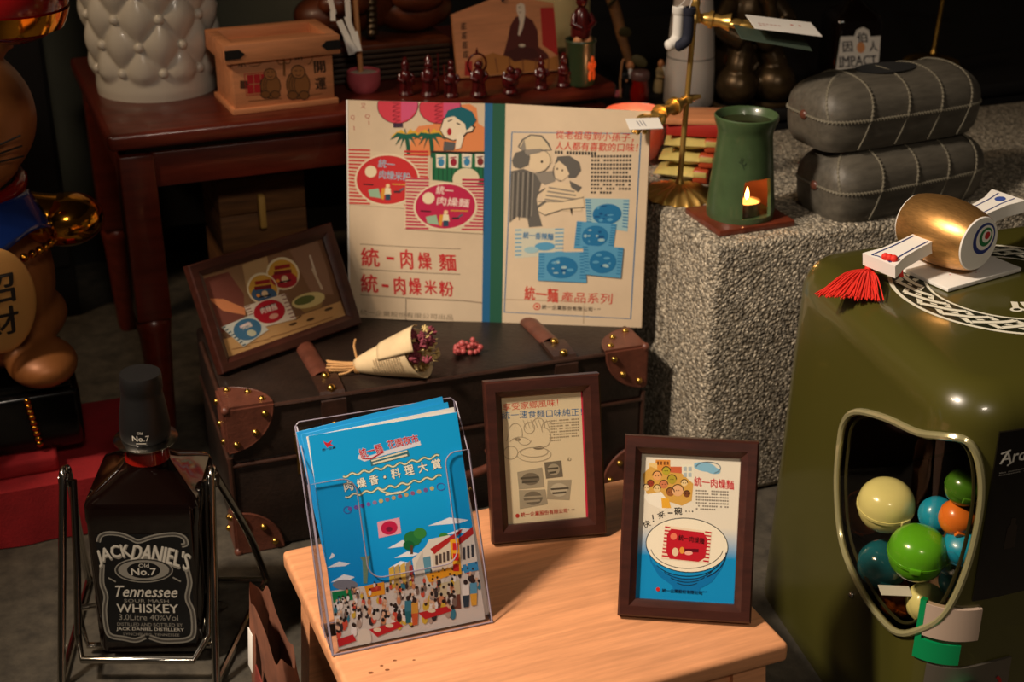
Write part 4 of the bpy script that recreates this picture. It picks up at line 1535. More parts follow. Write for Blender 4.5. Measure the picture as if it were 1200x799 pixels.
fr = [(0, 0), (HWd, 0), (HWd, 0.178)] + arcpts(0.152, 0.166, 0.012, 90, 180)[0:] + arcpts(0.125, 0.082, 0.015, 0, -90) + arcpts(0.062, 0.082, 0.015, -90, -180) + arcpts(0.032, 0.155, 0.015, 0, 90) + [(0, 0.170)]
plate('front_panel', [(x, 0, z) for x, z in fr], (0, 1, 0))
plate('back_panel', [(0, HDp, 0.013), (HWd, HDp, 0.013), (HWd, HDp, HHt)] + [(x, HDp, z) for x, z in ((HWd - 0.004, HHt + 0.004), (0.004, HHt + 0.004))] + [(0, HDp, HHt)], (0, 1, 0))
for x, s in ((0, 1), (HWd, -1)):
    plate('side_panel', [(x, 0, 0), (x, bk.y, bk.z), (x, HDp + 0.003, HHt * 0.62), (x, HDp, HHt), (x, HDp - 0.006, HHt), (x, 0.003, 0.180), (x, 0, 0.17)], (s, 0, 0))
plate('base_panel', [(0, 0, 0), (HWd, 0, 0), (HWd, bk.y, bk.z), (0, bk.y, bk.z)], (0, 0, 1))

LW, LH = 0.152, 0.213


def leaflet(yoff, dz, dx, label, front=False, roll=0.0, white=False):
    o = thing('leaflet', label, 'leaflet', H0 + (Matrix.Rotation(HR, 4, 'Z') @ Matrix.Rotation(-HL, 4, 'X') @ Vector((0.0075 + dx + LH * 0.86 * math.sin(math.radians(roll)), yoff, 0.004 + dz - 0.3 * LW * math.sin(math.radians(roll))))), HR, rx=-HL, ry=-math.radians(roll), group='leaflets in the clear holder')
    o.rotation_mode = 'YXZ'          # fanned within the plane of the holder first, then leaned back
    bl_ = MB().box((LW / 2, 0.0008, LH / 2), (LW, 0.0012, LH), 0.0002, seg=1).build('sheet', mat('leaflet blue', (24, 160, 226), 0.4) if not (front or white) else 'white', o)
    if not front:
        MB().box((LW / 2, 0.0018, LH / 2 - 0.002), (LW - 0.001, 0.0006, LH)).build('back_page', 'white', o)
    return o


lf0 = leaflet(0.0040, 0.0, 0.0, 'blue night market leaflet with white wave-ruled heading, front of the holder', True)
leaflet(0.0075, 0.0010, 0.000, 'leaflet right behind the front leaflet, its white inner page showing', roll=2.2, white=True)
leaflet(0.0110, 0.0050, -0.004, 'blue leaflet third in the holder, behind the white page edge', roll=3.2)
leaflet(0.0150, 0.0090, -0.007, 'rearmost blue leaflet standing tallest in the clear holder', roll=4.6)

p = Print([(350, 511), (543, 489), (568.5, 727), (392, 766)], LW, LH, step=0.00006)
SKY, SKY2 = (20, 164, 228), (14, 136, 210)
p.poly([(349, 511), (543.5, 489), (553, 580), (364, 605)], SKY, 1)
p.poly([(364, 605), (553, 580), (563, 672), (379, 700)], [SKY, SKY, SKY2, SKY2], 1)
p.poly([(379, 700), (563, 672), (569, 728), (391, 767)], (206, 196, 186), 1)
p.L = 2
# bird mark
p.poly([(370, 518), (376, 521), (383, 517), (380, 522), (384, 524), (378, 525), (376, 527), (373, 523)], (206, 40, 50))
p.text('統一企業', (369, 529.5), (387, 526.5), 3.4, INK, 0.02)
# logo lettering, white keyline
p.line([(417, 539), (425, 543), (450, 536), (497, 525)], 5, (226, 220, 226), 2)
for bold, c_, L0 in ((0.07, (232, 226, 230), 3), (0.02, (200, 36, 52), 4)):
    p.text('統一麵', (419, 536), (448, 529), 12, c_, bold, L0, shear=-0.15)
    p.text('花園夜市', (455, 526), (494, 519), 10.5, c_, bold, L0, shear=-0.15)
p.line([(422, 541.5), (434, 542), (450, 534)], 1.6, (200, 36, 52), 5)
# chopsticks
p.line([(434, 545), (480, 534)], 1.8, (236, 226, 196), 3)
p.line([(436, 548.5), (480, 539)], 2.2, (236, 226, 196), 3)
p.line([(433, 547.5), (482, 536.5)], 8, (60, 110, 120), 2)
# waves
for (x0, y0, x1, y1) in ((397, 563, 520, 541), (400, 588, 522, 565)):
    pts = []
    for k in range(81):
        t = k / 80
        pts.append((x0 + (x1 - x0) * t, y0 + (y1 - y0) * t + 1.6 * math.sin(t * 2 * PI * 8)))
    p.line(pts, 3.6, (70, 120, 110), 2)
    p.line(pts, 1.7, (236, 226, 190), 3)
p.arc(462, 574, 21, 11, 10, 165, 3.4, (70, 120, 110), 2)
p.arc(462, 574, 21, 11, 10, 165, 1.6, (236, 226, 190), 3)
p.line([(452, 586.5), (472, 583)], 2.0, (236, 226, 190), 3)
for bold, c_, L0 in ((0.09, (60, 90, 90), 4), (0.035, (244, 238, 220), 5)):
    for ch, x, y in (('肉', 404, 575), ('燥', 421, 571.5), ('香', 437, 568), ('料', 465, 561), ('理', 482, 557.5), ('大', 499, 554.5), ('賞', 516, 551)):
        p.text(ch, (x - 5.5, y + 1.1), (x + 5.5, y - 1.1), 11.5, c_, bold, L0)
    p.ell(451, 565, 1.6 if L0 == 5 else 2.4, 1.6 if L0 == 5 else 2.4, c_, L0, 10)
# dim date line
for k, c_ in enumerate(((120, 90, 170), (120, 90, 170), (110, 84, 160), (120, 90, 170), (150, 120, 160), (200, 180, 110), (150, 110, 130), (190, 160, 110), (150, 90, 120), (190, 170, 120), (150, 90, 130), (180, 160, 120), (120, 90, 150), (200, 180, 110))):
    x, y = 406 + 8.0 * k, 602.5 - 1.75 * k
    p.ell(x, y, 2.8, 2.6, c_, 3, 8)
for (x, y) in ((403, 604), (521, 578)):
    p.arc(x, y, 5, 4, 0, 360, 1.0, (70, 90, 170), 3)
# pink noodle packet
p.poly([(441, 618.5), (469, 613.5), (471, 632), (443, 637.5)], (226, 160, 176), 3)
p.ell(456, 625.5, 10.5, 8, (190, 34, 74), 4, rot=-9)
p.ell(456, 627, 4, 3, (120, 30, 60), 5, 12)
# clouds
for (x, y, w_, h_) in ((530, 619, 26, 5), (472, 645, 18, 5), (478, 657, 16, 4), (545, 630, 20, 4), (470, 668, 14, 4), (392, 669, 16, 4), (398, 685, 16, 5), (383, 659, 4, 4)):
    p.poly([(x - w_, y + h_ * 0.9), (x - w_ * 0.4, y - h_ * 0.2), (x, y - h_), (x + w_ * 0.5, y - h_ * 0.7), (x + w_ * 0.9, y - h_ * 0.4), (x + w_ * 0.5, y + h_ * 0.3)], (226, 230, 236), 2)
# trees
for (x, y, r, c_) in ((485, 638, 11, (40, 116, 60)), (494, 632, 8, (56, 132, 60)), (480, 646, 7, (26, 96, 52)), (507, 650, 8, (56, 132, 66)), (523, 636, 6, (60, 130, 60)), (500, 655, 6, (40, 110, 60))):
    p.ell(x, y, r, r * 0.8, c_, 4, 14)
p.rect(482, 646, 485, 656, (90, 60, 40), 4)
# street of houses on the right
p.poly([(500, 648), (505, 639), (530, 634), (535, 650), (520, 692), (500, 694), (488, 690), (484, 662)], (212, 206, 194), 5)
p.poly([(488, 668), (497, 652), (498, 690), (486, 690)], (190, 186, 178), 6)
p.poly([(506, 650), (545, 627), (543, 632), (511, 656)], (170, 40, 40), 7)
p.poly([(508, 655), (535, 640), (538, 672), (510, 680)], (206, 190, 170), 6)
p.poly([(535, 642), (560, 624), (563, 632), (540, 646)], (176, 44, 44), 8)
p.poly([(537, 645), (561, 631), (564, 668), (540, 672)], (214, 206, 194), 7)
for k in range(5):
    p.rect(512 + 4.6 * k, 657 - 1.6 * k, 515 + 4.6 * k, 668 - 1.6 * k, (80, 66, 60), 8)
for k in range(3):
    p.rect(545 + 5 * k, 648 - 1.6 * k, 548 + 5 * k, 662 - 1.6 * k, (60, 60, 66), 8)
p.poly([(530, 640), (540, 637), (543, 678), (534, 680)], (222, 160, 40), 9)
for k in range(3):
    p.rect(533, 643 + 12 * k, 540, 651 + 12 * k, (196, 40, 40), 10)
p.poly([(500, 679), (538, 669), (541, 676), (504, 688)], (232, 160, 40), 9)
p.poly([(544, 668), (564, 663), (565, 673), (546, 677)], (60, 140, 190), 9)
p.poly([(510, 690), (540, 684), (541, 700), (513, 705)], (196, 184, 150), 8)
p.poly([(512, 702), (540, 696), (541, 716), (514, 718)], (110, 64, 50), 7)
p.poly([(497, 660), (506, 658), (507, 676), (499, 678)], (90, 140, 160), 8)
p.poly([(480, 670), (484, 668), (486, 692), (481, 693)], (150, 50, 50), 8)
for k, c_ in enumerate(((196, 160, 60), (180, 150, 90), (206, 170, 80), (150, 130, 110))):
    p.poly([(455 + 7 * k, 673 - 2 * k), (461 + 7 * k, 669 - 2 * k), (463 + 7 * k, 694), (456 + 7 * k, 697)], c_, 5)
# tower
p.poly([(419, 660), (432, 658), (430, 664), (428, 690), (423, 690), (422, 664)], (110, 136, 110), 4)
p.poly([(424, 693), (449, 688), (450, 702), (428, 706)], (222, 150, 40), 6)
p.line([(431, 698), (445, 695)], 5, (176, 60, 40), 7)
p.poly([(383, 701), (408, 697), (410, 709), (385, 713)], (20, 120, 70), 6)
p.ell(400, 692, 16, 6, (120, 120, 130), 4)
# crowd and market tables
rnd = random.Random(5)
pal = [(226, 216, 206), (200, 190, 178), (214, 206, 200), (170, 150, 136), (226, 220, 216), (120, 100, 90), (60, 50, 50), (206, 170, 60), (60, 120, 140), (200, 80, 60), (196, 130, 90)]
for k in range(210):
    t = rnd.random()
    x = 386 + 178 * rnd.random()
    ytop = 722 - (x - 386) * 0.09 - 22
    y = ytop + 48 * t - (x - 386) * 0.12
    r = 1.6 + 2.2 * t
    if x > 535 and t > 0.6:
        continue
    p.ell(x, y + r * 1.5, r * 1.0, r * 1.7, rnd.choice(pal), 8, 8)
    p.ell(x, y - r * 0.4, r * 0.62, r * 0.7, rnd.choice([(60, 44, 36), (210, 170, 140), (40, 34, 32)]), 9, 8)
for q in (((430, 742), (465, 732), (472, 737), (440, 750)), ((490, 722), (524, 714), (530, 719), (498, 729)), ((388, 755), (410, 748), (414, 755), (392, 763))):
    p.poly(list(q), (186, 40, 44), 10)
for x, y in ((440, 742), (506, 719), (455, 737)):
    p.ell(x, y, 5, 2.4, (222, 206, 176), 11, 12)
p.ell(424, 752, 9, 11, (216, 206, 190), 10, 18)
for (x, y, c1_, c2_) in ((478, 724, (60, 120, 140), (40, 100, 110)), (486, 726, (206, 150, 60), (196, 90, 50)), (547, 705, (226, 220, 212), (50, 60, 70)), (556, 703, (90, 150, 180), (216, 160, 60))):
    p.ell(x, y - 18, 2.6, 3, (60, 44, 40), 12, 10)
    p.poly([(x - 4, y - 15), (x + 4, y - 16), (x + 4, y - 3), (x - 4, y - 2)], c1_, 11)
    p.poly([(x - 4, y - 3), (x + 4, y - 4), (x + 3, y + 9), (x - 3, y + 10)], c2_, 11)
p.build('printed_cover', 'gloss', lf0, lambda x, y, z: Vector((x, 0.0001 - z, y)))
# ------------------------------------------------------------------ whiskey bottle in its chrome cradle
BC = Vector((-0.444, 1.466, 0))
cr = thing('bottle_cradle', 'chrome wire tilting cradle holding the large square whiskey bottle', 'bottle stand', BC, 0.0)
for s in (-1, 1):
    x = s * 0.088
    MB().tube(smooth_open([(x + s * 0.004, -0.105, 0.0045), (x + s * 0.002, -0.055, 0.12), (x, -0.012, 0.222), (x, -0.004, 0.236), (x, 0.004, 0.236), (x, 0.014, 0.222), (x + s * 0.02, 0.075, 0.10), (x + s * 0.03, 0.112, 0.0045)], 6), 0.0048, 10).build('side_leg', 'steel', cr)
    MB().tube([(x + s * 0.004, -0.105, 0.0048), (x + s * 0.03, 0.112, 0.0048)], 0.0045, 8).build('floor_bar', 'steel', cr)
    MB().tube([(x - s * 0.006, 0, 0.224), (x + s * 0.006, 0, 0.224)], 0.009, 14).build('pivot_cap', 'steel', cr)
sw = [(-0.079, 0, 0.224), (-0.079, -0.03, 0.12), (-0.079, -0.062, 0.045), (-0.066, -0.096, 0.034), (0.066, -0.096, 0.034), (0.079, -0.062, 0.045), (0.079, -0.03, 0.12), (0.079, 0, 0.224)]
MB().tube(sw, 0.0046, 10).build('swing_rod', 'steel', cr)
for y in (-0.04, 0.045):
    MB().tube([(-0.079, -0.05, 0.075), (-0.077, y, 0.0128), (0.077, y, 0.0128), (0.079, -0.05, 0.075)], 0.0042, 8).build('rest_bar', 'steel', cr)
MB().tube([(-0.118, 0.112, 0.0048), (0.118, 0.112, 0.0048)], 0.0045, 8).build('floor_bar', 'steel', cr)

bot = thing('whiskey_bottle', 'large square black-labelled whiskey bottle with a black cap in a chrome cradle', 'bottle', BC + Vector((0.006, 0, 0.0172)), 0.05, ry=0.03)
bot.scale = (0.915, 0.915, 1.0)


def rsq(h, r, n=6):
    out = []
    for q in range(4):
        a0 = q * PI / 2
        cx_, cy_ = ((h - r) * (1 if q in (0, 3) else -1), (h - r) * (1 if q in (0, 1) else -1))
        for k in range(n + 1):
            a = a0 + PI / 2 * k / n
            out.append((cx_ + r * math.cos(a), cy_ + r * math.sin(a)))
    return out


def circ(rad, n=6):
    out = []
    for q in range(4):
        for k in range(n + 1):
            a = q * PI / 2 + PI / 2 * (k + 0.0) / n
            out.append((rad * math.cos(a), rad * math.sin(a)))
    return out


mb = MB()
levels = [(rsq(0.062, 0.010), 0.0), (rsq(0.068, 0.012), 0.003), (rsq(0.0705, 0.013), 0.012), (rsq(0.0705, 0.013), 0.182), (rsq(0.0715, 0.013), 0.186), (rsq(0.0715, 0.014), 0.205), (rsq(0.069, 0.016), 0.211)]
c0, c1 = rsq(0.069, 0.016), circ(0.029)
for t, z in ((0.25, 0.218), (0.5, 0.2245), (0.75, 0.231), (1.0, 0.239)):
    levels.append(([(a[0] * (1 - t) + b_[0] * t, a[1] * (1 - t) + b_[1] * t) for a, b_ in zip(c0, c1)], z))
mb.rings([[Vector((x, y, z)) for x, y in ring] for ring, z in levels], True, True, True)
mb.build('glass_body', 'whiskey', bot, smooth=30)
MB().lathe([(0.029, 0.238), (0.028, 0.245), (0.0285, 0.262), (0.029, 0.268)], 32).build('neck', 'neck', bot)
MB().lathe([(0.030, 0.262), (0.040, 0.2625), (0.0405, 0.2645), (0.030, 0.267)], 40).build('neck_ring', 'steel', bot)
capo = MB().lathe([(0.029, 0.265), (0.0315, 0.270), (0.0318, 0.283), (0.0290, 0.305), (0.0262, 0.322), (0.0256, 0.328), (0.0265, 0.330), (0.0262, 0.345), (0.0250, 0.349), (0.0, 0.3495)], 40).build('cap', 'blackmatt', bot)
p = Print([(150, 484), (178, 484), (178, 506), (150, 506)], 0.024, 0.019, step=0.0001)
G = (196, 190, 176)
p.text('Old', (160, 488), (168, 488), 4, G, 0.02)
p.text('No.7', (152, 496.5), (177, 496.5), 8, G, 0.03)
p.line([(157, 504), (172, 504)], 1.2, G)
p.build('cap_lettering', 'print', bot, lambda x, y, z: Vector((0.0321 * math.sin((x - 0.012) / 0.032), -0.0321 * math.cos((x - 0.012) / 0.032) - z * 1.5, 0.270 + y)))
# front label
LBW, LBH = 0.116, 0.152
p = Print([(93, 630), (194, 632), (192, 755), (103, 757)], LBW, LBH, step=0.00009)
p.clip = False
Wt, Bk, Gy = (186, 181, 168), (10, 10, 10), (126, 122, 112)
p.poly([(93, 630), (194, 632), (192, 757), (103, 757)], Bk, 1)
# scrolled border
for pts in ([(96, 640), (99, 632), (108, 629), (122, 631), (132, 636), (140, 640), (152, 636), (164, 633), (180, 632), (189, 636), (191, 644), (186, 646)],
            [(100, 668), (99, 690), (103, 706), (101, 722), (103, 744), (108, 751), (120, 753), (132, 755), (142, 751)],
            [(189, 672), (191, 690), (187, 708), (191, 724), (190, 746), (184, 753), (172, 755), (158, 755), (146, 751)]):
    sp = smooth_open([(a, b_, 0) for a, b_ in pts], 5)
    p.line([(q.x, q.y) for q in sp], 5.4, Gy, 2)
    p.line([(q.x, q.y) for q in sp], 2.0, (70, 66, 60), 3)
# arched brand lettering with a shadow
p.text('JACK', (95.5, 663), (132, 655), 22, Gy, 0.05, 4, bend=3)
p.text("DANIEL'S", (133.5, 655), (193, 668), 22, Gy, 0.05, 4, bend=4.5)
p.text('JACK', (95, 661.5), (131, 653.5), 20, Wt, 0.03, 5, bend=3)
p.text("DANIEL'S", (133, 653.5), (192.5, 666.5), 20, Wt, 0.03, 5, bend=4.5)
p.ell(144, 675, 31, 15, Gy, 4, 36)
p.ell(144, 675, 29.6, 13.6, (40, 38, 34), 5, 36)
p.ell(144, 675, 27, 12, Gy, 6, 36)
p.ell(144, 675, 17.5, 9.6, Bk, 7, 30)
p.text('Old', (139, 669.5), (150, 669.5), 4.5, Wt, 0.02, 8)
p.text('No.7', (131, 677), (157, 677), 8, Wt, 0.04, 8)
for x0, x1 in ((106, 114), (174, 182)):
    p.line([(x0, 684), (x1, 689)], 1.6, Gy, 4)
p.text('Tennessee', (112, 700), (178, 701), 13, Wt, 0.02, 4, shear=0.25)
p.text('SOUR MASH', (122, 711), (168, 711.5), 3.8, Gy, 0.02, 4)
p.text('WHISKEY', (114, 719.5), (177, 720), 9.5, Wt, 0.03, 4)
p.text('3.0Litre 40%Vol', (116, 729.5), (176, 730), 6.5, Gy, 0.01, 4)
p.text('DISTILLED AND BOTTLED BY', (114, 737.5), (180, 738), 3.6, Gy, 0.01, 4)
p.text("JACK DANIEL DISTILLERY", (113, 743), (181, 743.5), 4.4, Wt, 0.01, 4)
p.text('LYNCHBURG, TENNESSEE', (120, 748.5), (176, 749), 3.2, Gy, 0.01, 4)
p.build('front_label', 'print', bot, lambda x, y, z: Vector((-LBW / 2 + x, -0.0708 - z, 0.020 + y)))
p = Print([(0, 0), (20, 0), (20, 100), (0, 100)], 0.02, 0.13, step=0.0001)
p.rect(1, 0, 2.5, 100, Gy)
for k in range(33):
    p.rect(0.6, 3 * k, 3.4, 3 * k + 1.2, (60, 58, 52), 2)
p.build('side_label', 'print', bot, lambda x, y, z: Vector((0.0708 + z, -0.054 + x, 0.03 + y)))

# ------------------------------------------------------------------ dried bouquet and berries on the trunk
bq0 = atz(417, 436, KH)
bq = thing('dried_bouquet', 'little bouquet of dried flowers wrapped in newsprint and tied with straw', 'bouquet', bq0, math.radians(-7))
CLn, R0_, R1_ = 0.092, 0.009, 0.037
AX = Vector((1, 0, 0.30)).normalized()
AY = Vector((0, 1, 0))
AZ = AX.cross(AY)
AZ = -AZ if AZ.z < 0 else AZ


def cone(t, a, dr=0.0):
    r = R0_ + (R1_ - R0_) * t ** 0.8 + dr
    wob = 1 + 0.06 * math.sin(3 * a + 1) * t
    c_ = Vector((0, 0, 0.010)) + AX * (t * CLn)
    return c_ + AY * (r * math.cos(a) * wob) + AZ * (r * math.sin(a) * wob * 0.92)


mb = MB()
mb.surf(lambda a, t: cone(t * (1.0 + 0.10 * math.sin(2 * PI * a + 2.4)), 2 * PI * a), 40, 14, cu=True)
wrap = mb.build('paper_wrap', 'kraft', bq)
sm = wrap.modifiers.new('thickness', 'SOLIDIFY')
sm.thickness = 0.0006
mb = MB()
mb.surf(lambda a, t: cone(0.45 + 0.62 * t, 1.1 + 1.6 * a, 0.0026 + 0.004 * t * math.sin(PI * a)), 16, 10)
fl = mb.build('paper_flap', 'kraft', bq)
fl.modifiers.new('thickness', 'SOLIDIFY').thickness = 0.0006
p = Print([(0, 0), (100, 0), (100, 100), (0, 100)], 1.0, 1.0, step=0.0003)
p.block(8, 10, 92, 92, 12, (150, 126, 96), seed=21, fill=0.4)
p.build('newsprint_text', 'print', bq, lambda x, y, z: cone(0.25 + 0.62 * y, PI * 1.18 - 1.3 * x, 0.0012 + z), cuts=None)
for k in range(11):
    a = 2 * PI * k / 11
    s_ = Vector((0.004, 0.005 * math.cos(a), 0.009 + 0.005 * math.sin(a)))
    e_ = Vector((-0.036 - 0.006 * random.random(), 0.009 * math.cos(a), max(0.0018, 0.0065 + 0.007 * math.sin(a))))
    MB().tube([s_, (s_ + e_) / 2 + Vector((0, 0, -0.001)), e_], 0.0015, 6).build('stem', 'twine', bq)
for k in range(4):
    MB().tube([(0.001 + 0.0016 * k, 0.0095 * math.cos(a), 0.0098 + 0.0095 * math.sin(a)) for a in [2 * PI * j / 18 for j in range(18)]], 0.0012, 6, closed=True).build('straw_tie', 'twine', bq)
MB().tube(smooth_open([(0.002, 0.002, 0.019), (-0.001, 0.006, 0.028), (-0.003, 0.010, 0.036), (-0.001, 0.012, 0.045)], 5), 0.0016, 6).build('straw_tie', 'twine', bq)
MB().tube(smooth_open([(0.000, -0.008, 0.010), (-0.008, -0.014, 0.006), (-0.02, -0.016, 0.003)], 5), 0.0015, 6).build('straw_tie', 'twine', bq)
rnd = random.Random(3)


def bloom(m, r):
    mb = MB()
    mb.ell((0, 0, 0), r * 0.62, 8, 6)
    for k in range(7):
        a = 2 * PI * k / 7
        mb.ell((r * 0.6 * math.cos(a), r * 0.6 * math.sin(a), 0.15 * r), (r * 0.5, r * 0.22, r * 0.34), 7, 5, rot=(0, -0.5, a))
    return mb.build('dried_flower', m, bq, smooth=50)


protos = [bloom('mauve', 0.0075), bloom('petal', 0.0058), bloom('mauve', 0.005), bloom('petal', 0.0042)]
for k in range(46):
    t = 0.92 + 0.30 * rnd.random()
    a = 2 * PI * rnd.random()
    rr_ = (R1_ - 0.006) * math.sqrt(rnd.random()) * (1.12 if t > 1.05 else 1.0)
    c_ = Vector((0, 0, 0.010)) + AX * (t * CLn) + AY * (rr_ * math.cos(a)) + AZ * (rr_ * math.sin(a) * 0.9)
    c_.z = max(c_.z, 0.006)
    up_ = AZ.dot(Vector((0, 0, 1))) * math.sin(a)
    which = rnd.choice([0, 2, 0]) if math.sin(a) > -0.1 and rnd.random() < 0.72 else rnd.choice([1, 3])
    src = protos[which]
    if k < 4:
        src = protos[k]
        o = src
    else:
        o = copy_part(src, bq)
    o.location = c_
    o.rotation_euler = (rnd.uniform(-1, 1), rnd.uniform(0.4, 1.6), rnd.uniform(-1, 1))
for k in range(7):
    a = 2 * PI * k / 7
    e_ = Vector((0, 0, 0.012)) + AX * (CLn * 1.26) + AY * (0.026 * math.cos(a)) + AZ * (0.020 * math.sin(a))
    e_.z = max(e_.z, 0.004)
    MB().tube([Vector((0, 0, 0.010)) + AX * CLn * 0.6, e_], 0.0008, 5).build('flower_stalk', 'petal', bq)

bp0 = atz(548, 414, KH)
bs = thing('berry_sprig', 'small bunch of pink pepper berries lying on the suitcase lid', 'berries', bp0, 0.3)
br = MB().ell((0, 0, 0), 0.0044, 12, 8).build('berry', 'berry', bs)
rnd = random.Random(8)
for k in range(30):
    a = 2 * PI * rnd.random()
    d = math.sqrt(rnd.random())
    o = br if k == 0 else copy_part(br, bs)
    o.location = (0.021 * d * math.cos(a), 0.019 * d * math.sin(a), 0.0045 + 0.018 * (1 - d * d) * rnd.random())
    s_ = rnd.uniform(0.8, 1.15)
    o.scale = (s_, s_, s_)
for k in range(8):
    a = 2 * PI * k / 8
    MB().tube([(0, 0, 0.004), (0.016 * math.cos(a), 0.011 * math.sin(a), 0.004)], 0.0007, 5).build('twig', 'vine', bs)

# ------------------------------------------------------------------ left corner: red platform, pedestal, golden cat, lantern
PF = Vector((-0.60, 1.70, 0))
pf = thing('red_platform', 'low platform draped in red cloth under the golden cat', 'platform', PF, ROOM)
PH = 0.085
mb = MB()
mb.box((-0.27, 0.12, PH / 2), (0.74, 0.24, PH), 0.008, seg=3)
mb.build('cloth_cover', 'redcloth', pf)
mb = MB()
mb.surf(lambda a, t: Vector((-0.635 + 0.73 * a, -0.0035 - 0.004 * (0.5 + 0.5 * math.sin(60 * a)) * t, PH * (1 - t) + 0.002)), 120, 6)
mb.build('cloth_skirt', 'redcloth', pf)
ps = MB().box((-0.205, 0.135, PH + 0.0125), (0.37, 0.20, 0.025), 0.006, seg=3).build('cloth_step', 'redcloth', pf)

CT = Vector((-0.765, 1.785, PH + 0.0245))
ped = thing('lacquer_pedestal', 'black lacquer pedestal with a gold cord under the golden cat', 'pedestal', CT, ROOM)
MB().box((0, 0, 0.045), (0.29, 0.17, 0.09), 0.01, seg=3).build('plinth', 'black', ped)
MB().box((0, 0, 0.0955), (0.27, 0.155, 0.013), 0.004).build('plinth_cap', 'black', ped)
for k in range(9):
    MB().ell((0.075 + 0.003 * k * 0.3, -0.087, 0.083 - 0.0085 * k), (0.0055, 0.005, 0.0048), 10, 6).build('cord_bead', 'gold', ped)

CZ = CT + Vector((0.006, 0.01, 0.1035))
cat = thing('lucky_cat', 'glossy golden beckoning cat with a blue bib holding a gold coin', 'cat figurine', CZ, ROOM + 0.12)
cat.scale = (1.14, 1.14, 1.14)
mb = MB()
mb.ell((0, 0, 0.115), (0.115, 0.095, 0.125), 28, 20)
mb.ell((0, 0.01, 0.055), (0.125, 0.10, 0.052), 28, 16)
mb.ell((0, -0.012, 0.315), (0.118, 0.098, 0.096), 28, 20)
mb.ell((0, -0.04, 0.285), (0.095, 0.075, 0.062), 24, 16)
for s in (-1, 1):
    mb.lathe([(0.036, 0.0), (0.024, 0.03), (0.003, 0.062)], 14, (s * 0.072, 0.0, 0.385))
    mb.ell((s * 0.072, -0.082, 0.026), (0.042, 0.052, 0.027), 18, 12)
mb.ell((-0.118, 0.0, 0.22), (0.034, 0.034, 0.08), 16, 12)
mb.ell((-0.125, -0.012, 0.32), (0.034, 0.032, 0.042), 16, 12)
cb = mb.build('body', 'catgold', cat, smooth=80)
rm_ = cb.modifiers.new('fuse', 'REMESH')
rm_.mode = 'VOXEL'
rm_.voxel_size = 0.0045
rm_.use_smooth_shade = True
sm_ = cb.modifiers.new('soften', 'SMOOTH')
sm_.iterations = 6
MB().ell((0.132, -0.035, 0.182), (0.044, 0.038, 0.032), 28, 18).build('paw', 'gold', cat)
MB().tube(smooth_open([(0.075, -0.02, 0.195), (0.10, -0.03, 0.188), (0.132, -0.035, 0.182)], 5), [0.030] * 11, 16).build('foreleg', 'gold', cat)
MB().tube([(0.088 * math.cos(a), 0.072 * math.sin(a) - 0.012, 0.236 - 0.010 * math.sin(a) * -1) for a in [2 * PI * k / 32 for k in range(32)]], 0.0095, 10, closed=True).build('collar', 'lanternred', cat)
mb = MB()
mb.surf(lambda a, t: Vector((0.122 * math.sin(-1.1 + 2.2 * a) * (0.84 + 0.20 * t), -0.108 * math.cos(-1.1 + 2.2 * a) * (0.88 + 0.18 * t) - 0.008, 0.232 - 0.062 * t * (0.8 + 0.2 * math.cos(3 * PI * (a - 0.5))))), 24, 8)
bib = mb.build('bib', 'bibblue', cat)
bib.modifiers.new('thickness', 'SOLIDIFY').thickness = 0.003
mb = MB()
for k in range(22):
    a = -1.1 + 2.2 * k / 21
    mb.ell((0.124 * math.sin(a), -0.113 * math.cos(a) - 0.008, 0.168), 0.0052, 8, 6)
mb.build('bib_fringe', 'gold', cat)
co = MB().ell((0, 0, 0), (0.044, 0.010, 0.068), 32, 20).build('coin', 'coin', cat, loc=(0.028, -0.122, 0.128), rot=(0.12, 0, 0.05))
p = Print([(0, 0), (100, 0), (100, 150), (0, 150)], 0.07, 0.105, step=0.0002)
p.text('招', (22, 45), (78, 45), 52, (34, 28, 24), 0.03)
p.text('財', (22, 105), (78, 105), 52, (34, 28, 24), 0.03)
p.build('coin_lettering', 'print', co, lambda x, y, z: Vector((x - 0.035, -0.0104 * math.sqrt(max(0.02, 1 - ((x - 0.035) / 0.044) ** 2 - ((y - 0.0525) / 0.068) ** 2)) - z, y - 0.0525)))
for s in (-1, 1):
    for j in range(3):
        MB().tube([(s * 0.045, -0.112 + 0.01 * j * 0, 0.285 + 0.008 * j), (s * 0.085, -0.092, 0.283 + 0.012 * j)], 0.0012, 6).build('whisker', 'dark', cat)
    MB().ell((s * 0.042, -0.098, 0.33), (0.016, 0.010, 0.013), 14, 10).build('eye', 'black', cat)
MB().ell((0, -0.116, 0.303), (0.010, 0.006, 0.007), 12, 8).build('nose', 'lanternred', cat)
MB().tube([(0.025 * math.cos(a), -0.1185 + 0.0 * a, 0.288 + 0.012 * math.sin(a)) for a in [PI + PI * k / 10 for k in range(11)]], 0.0013, 6).build('mouth', 'dark', cat)

ln0 = aty(8, -8, 1.62)
lan = thing('hanging_lantern', 'red lacquer bowl lantern with gold rims hanging beside the golden cat', 'lantern', ln0, 0)
MB().lathe([(0.0, -0.052), (0.03, -0.052), (0.052, -0.040), (0.066, -0.012), (0.068, 0.02), (0.055, 0.05), (0.03, 0.062), (0.0, 0.063)], 40).build('bowl', 'lanternred', lan)
MB().lathe([(0.057, -0.039), (0.062, -0.030), (0.0655, -0.020), (0.0665, -0.017), (0.063, -0.022), (0.056, -0.034)], 40, cap=False).build('gold_rim', 'gold', lan)
MB().lathe([(0.026, 0.06), (0.030, 0.064), (0.030, 0.072), (0.0, 0.074)], 28).build('top_ring', 'gold', lan)
MB().cyl((0, 0, 0.07), (0, 0, 2.7 - ln0.z), 0.0022, n=8).build('cord', 'dark', lan)

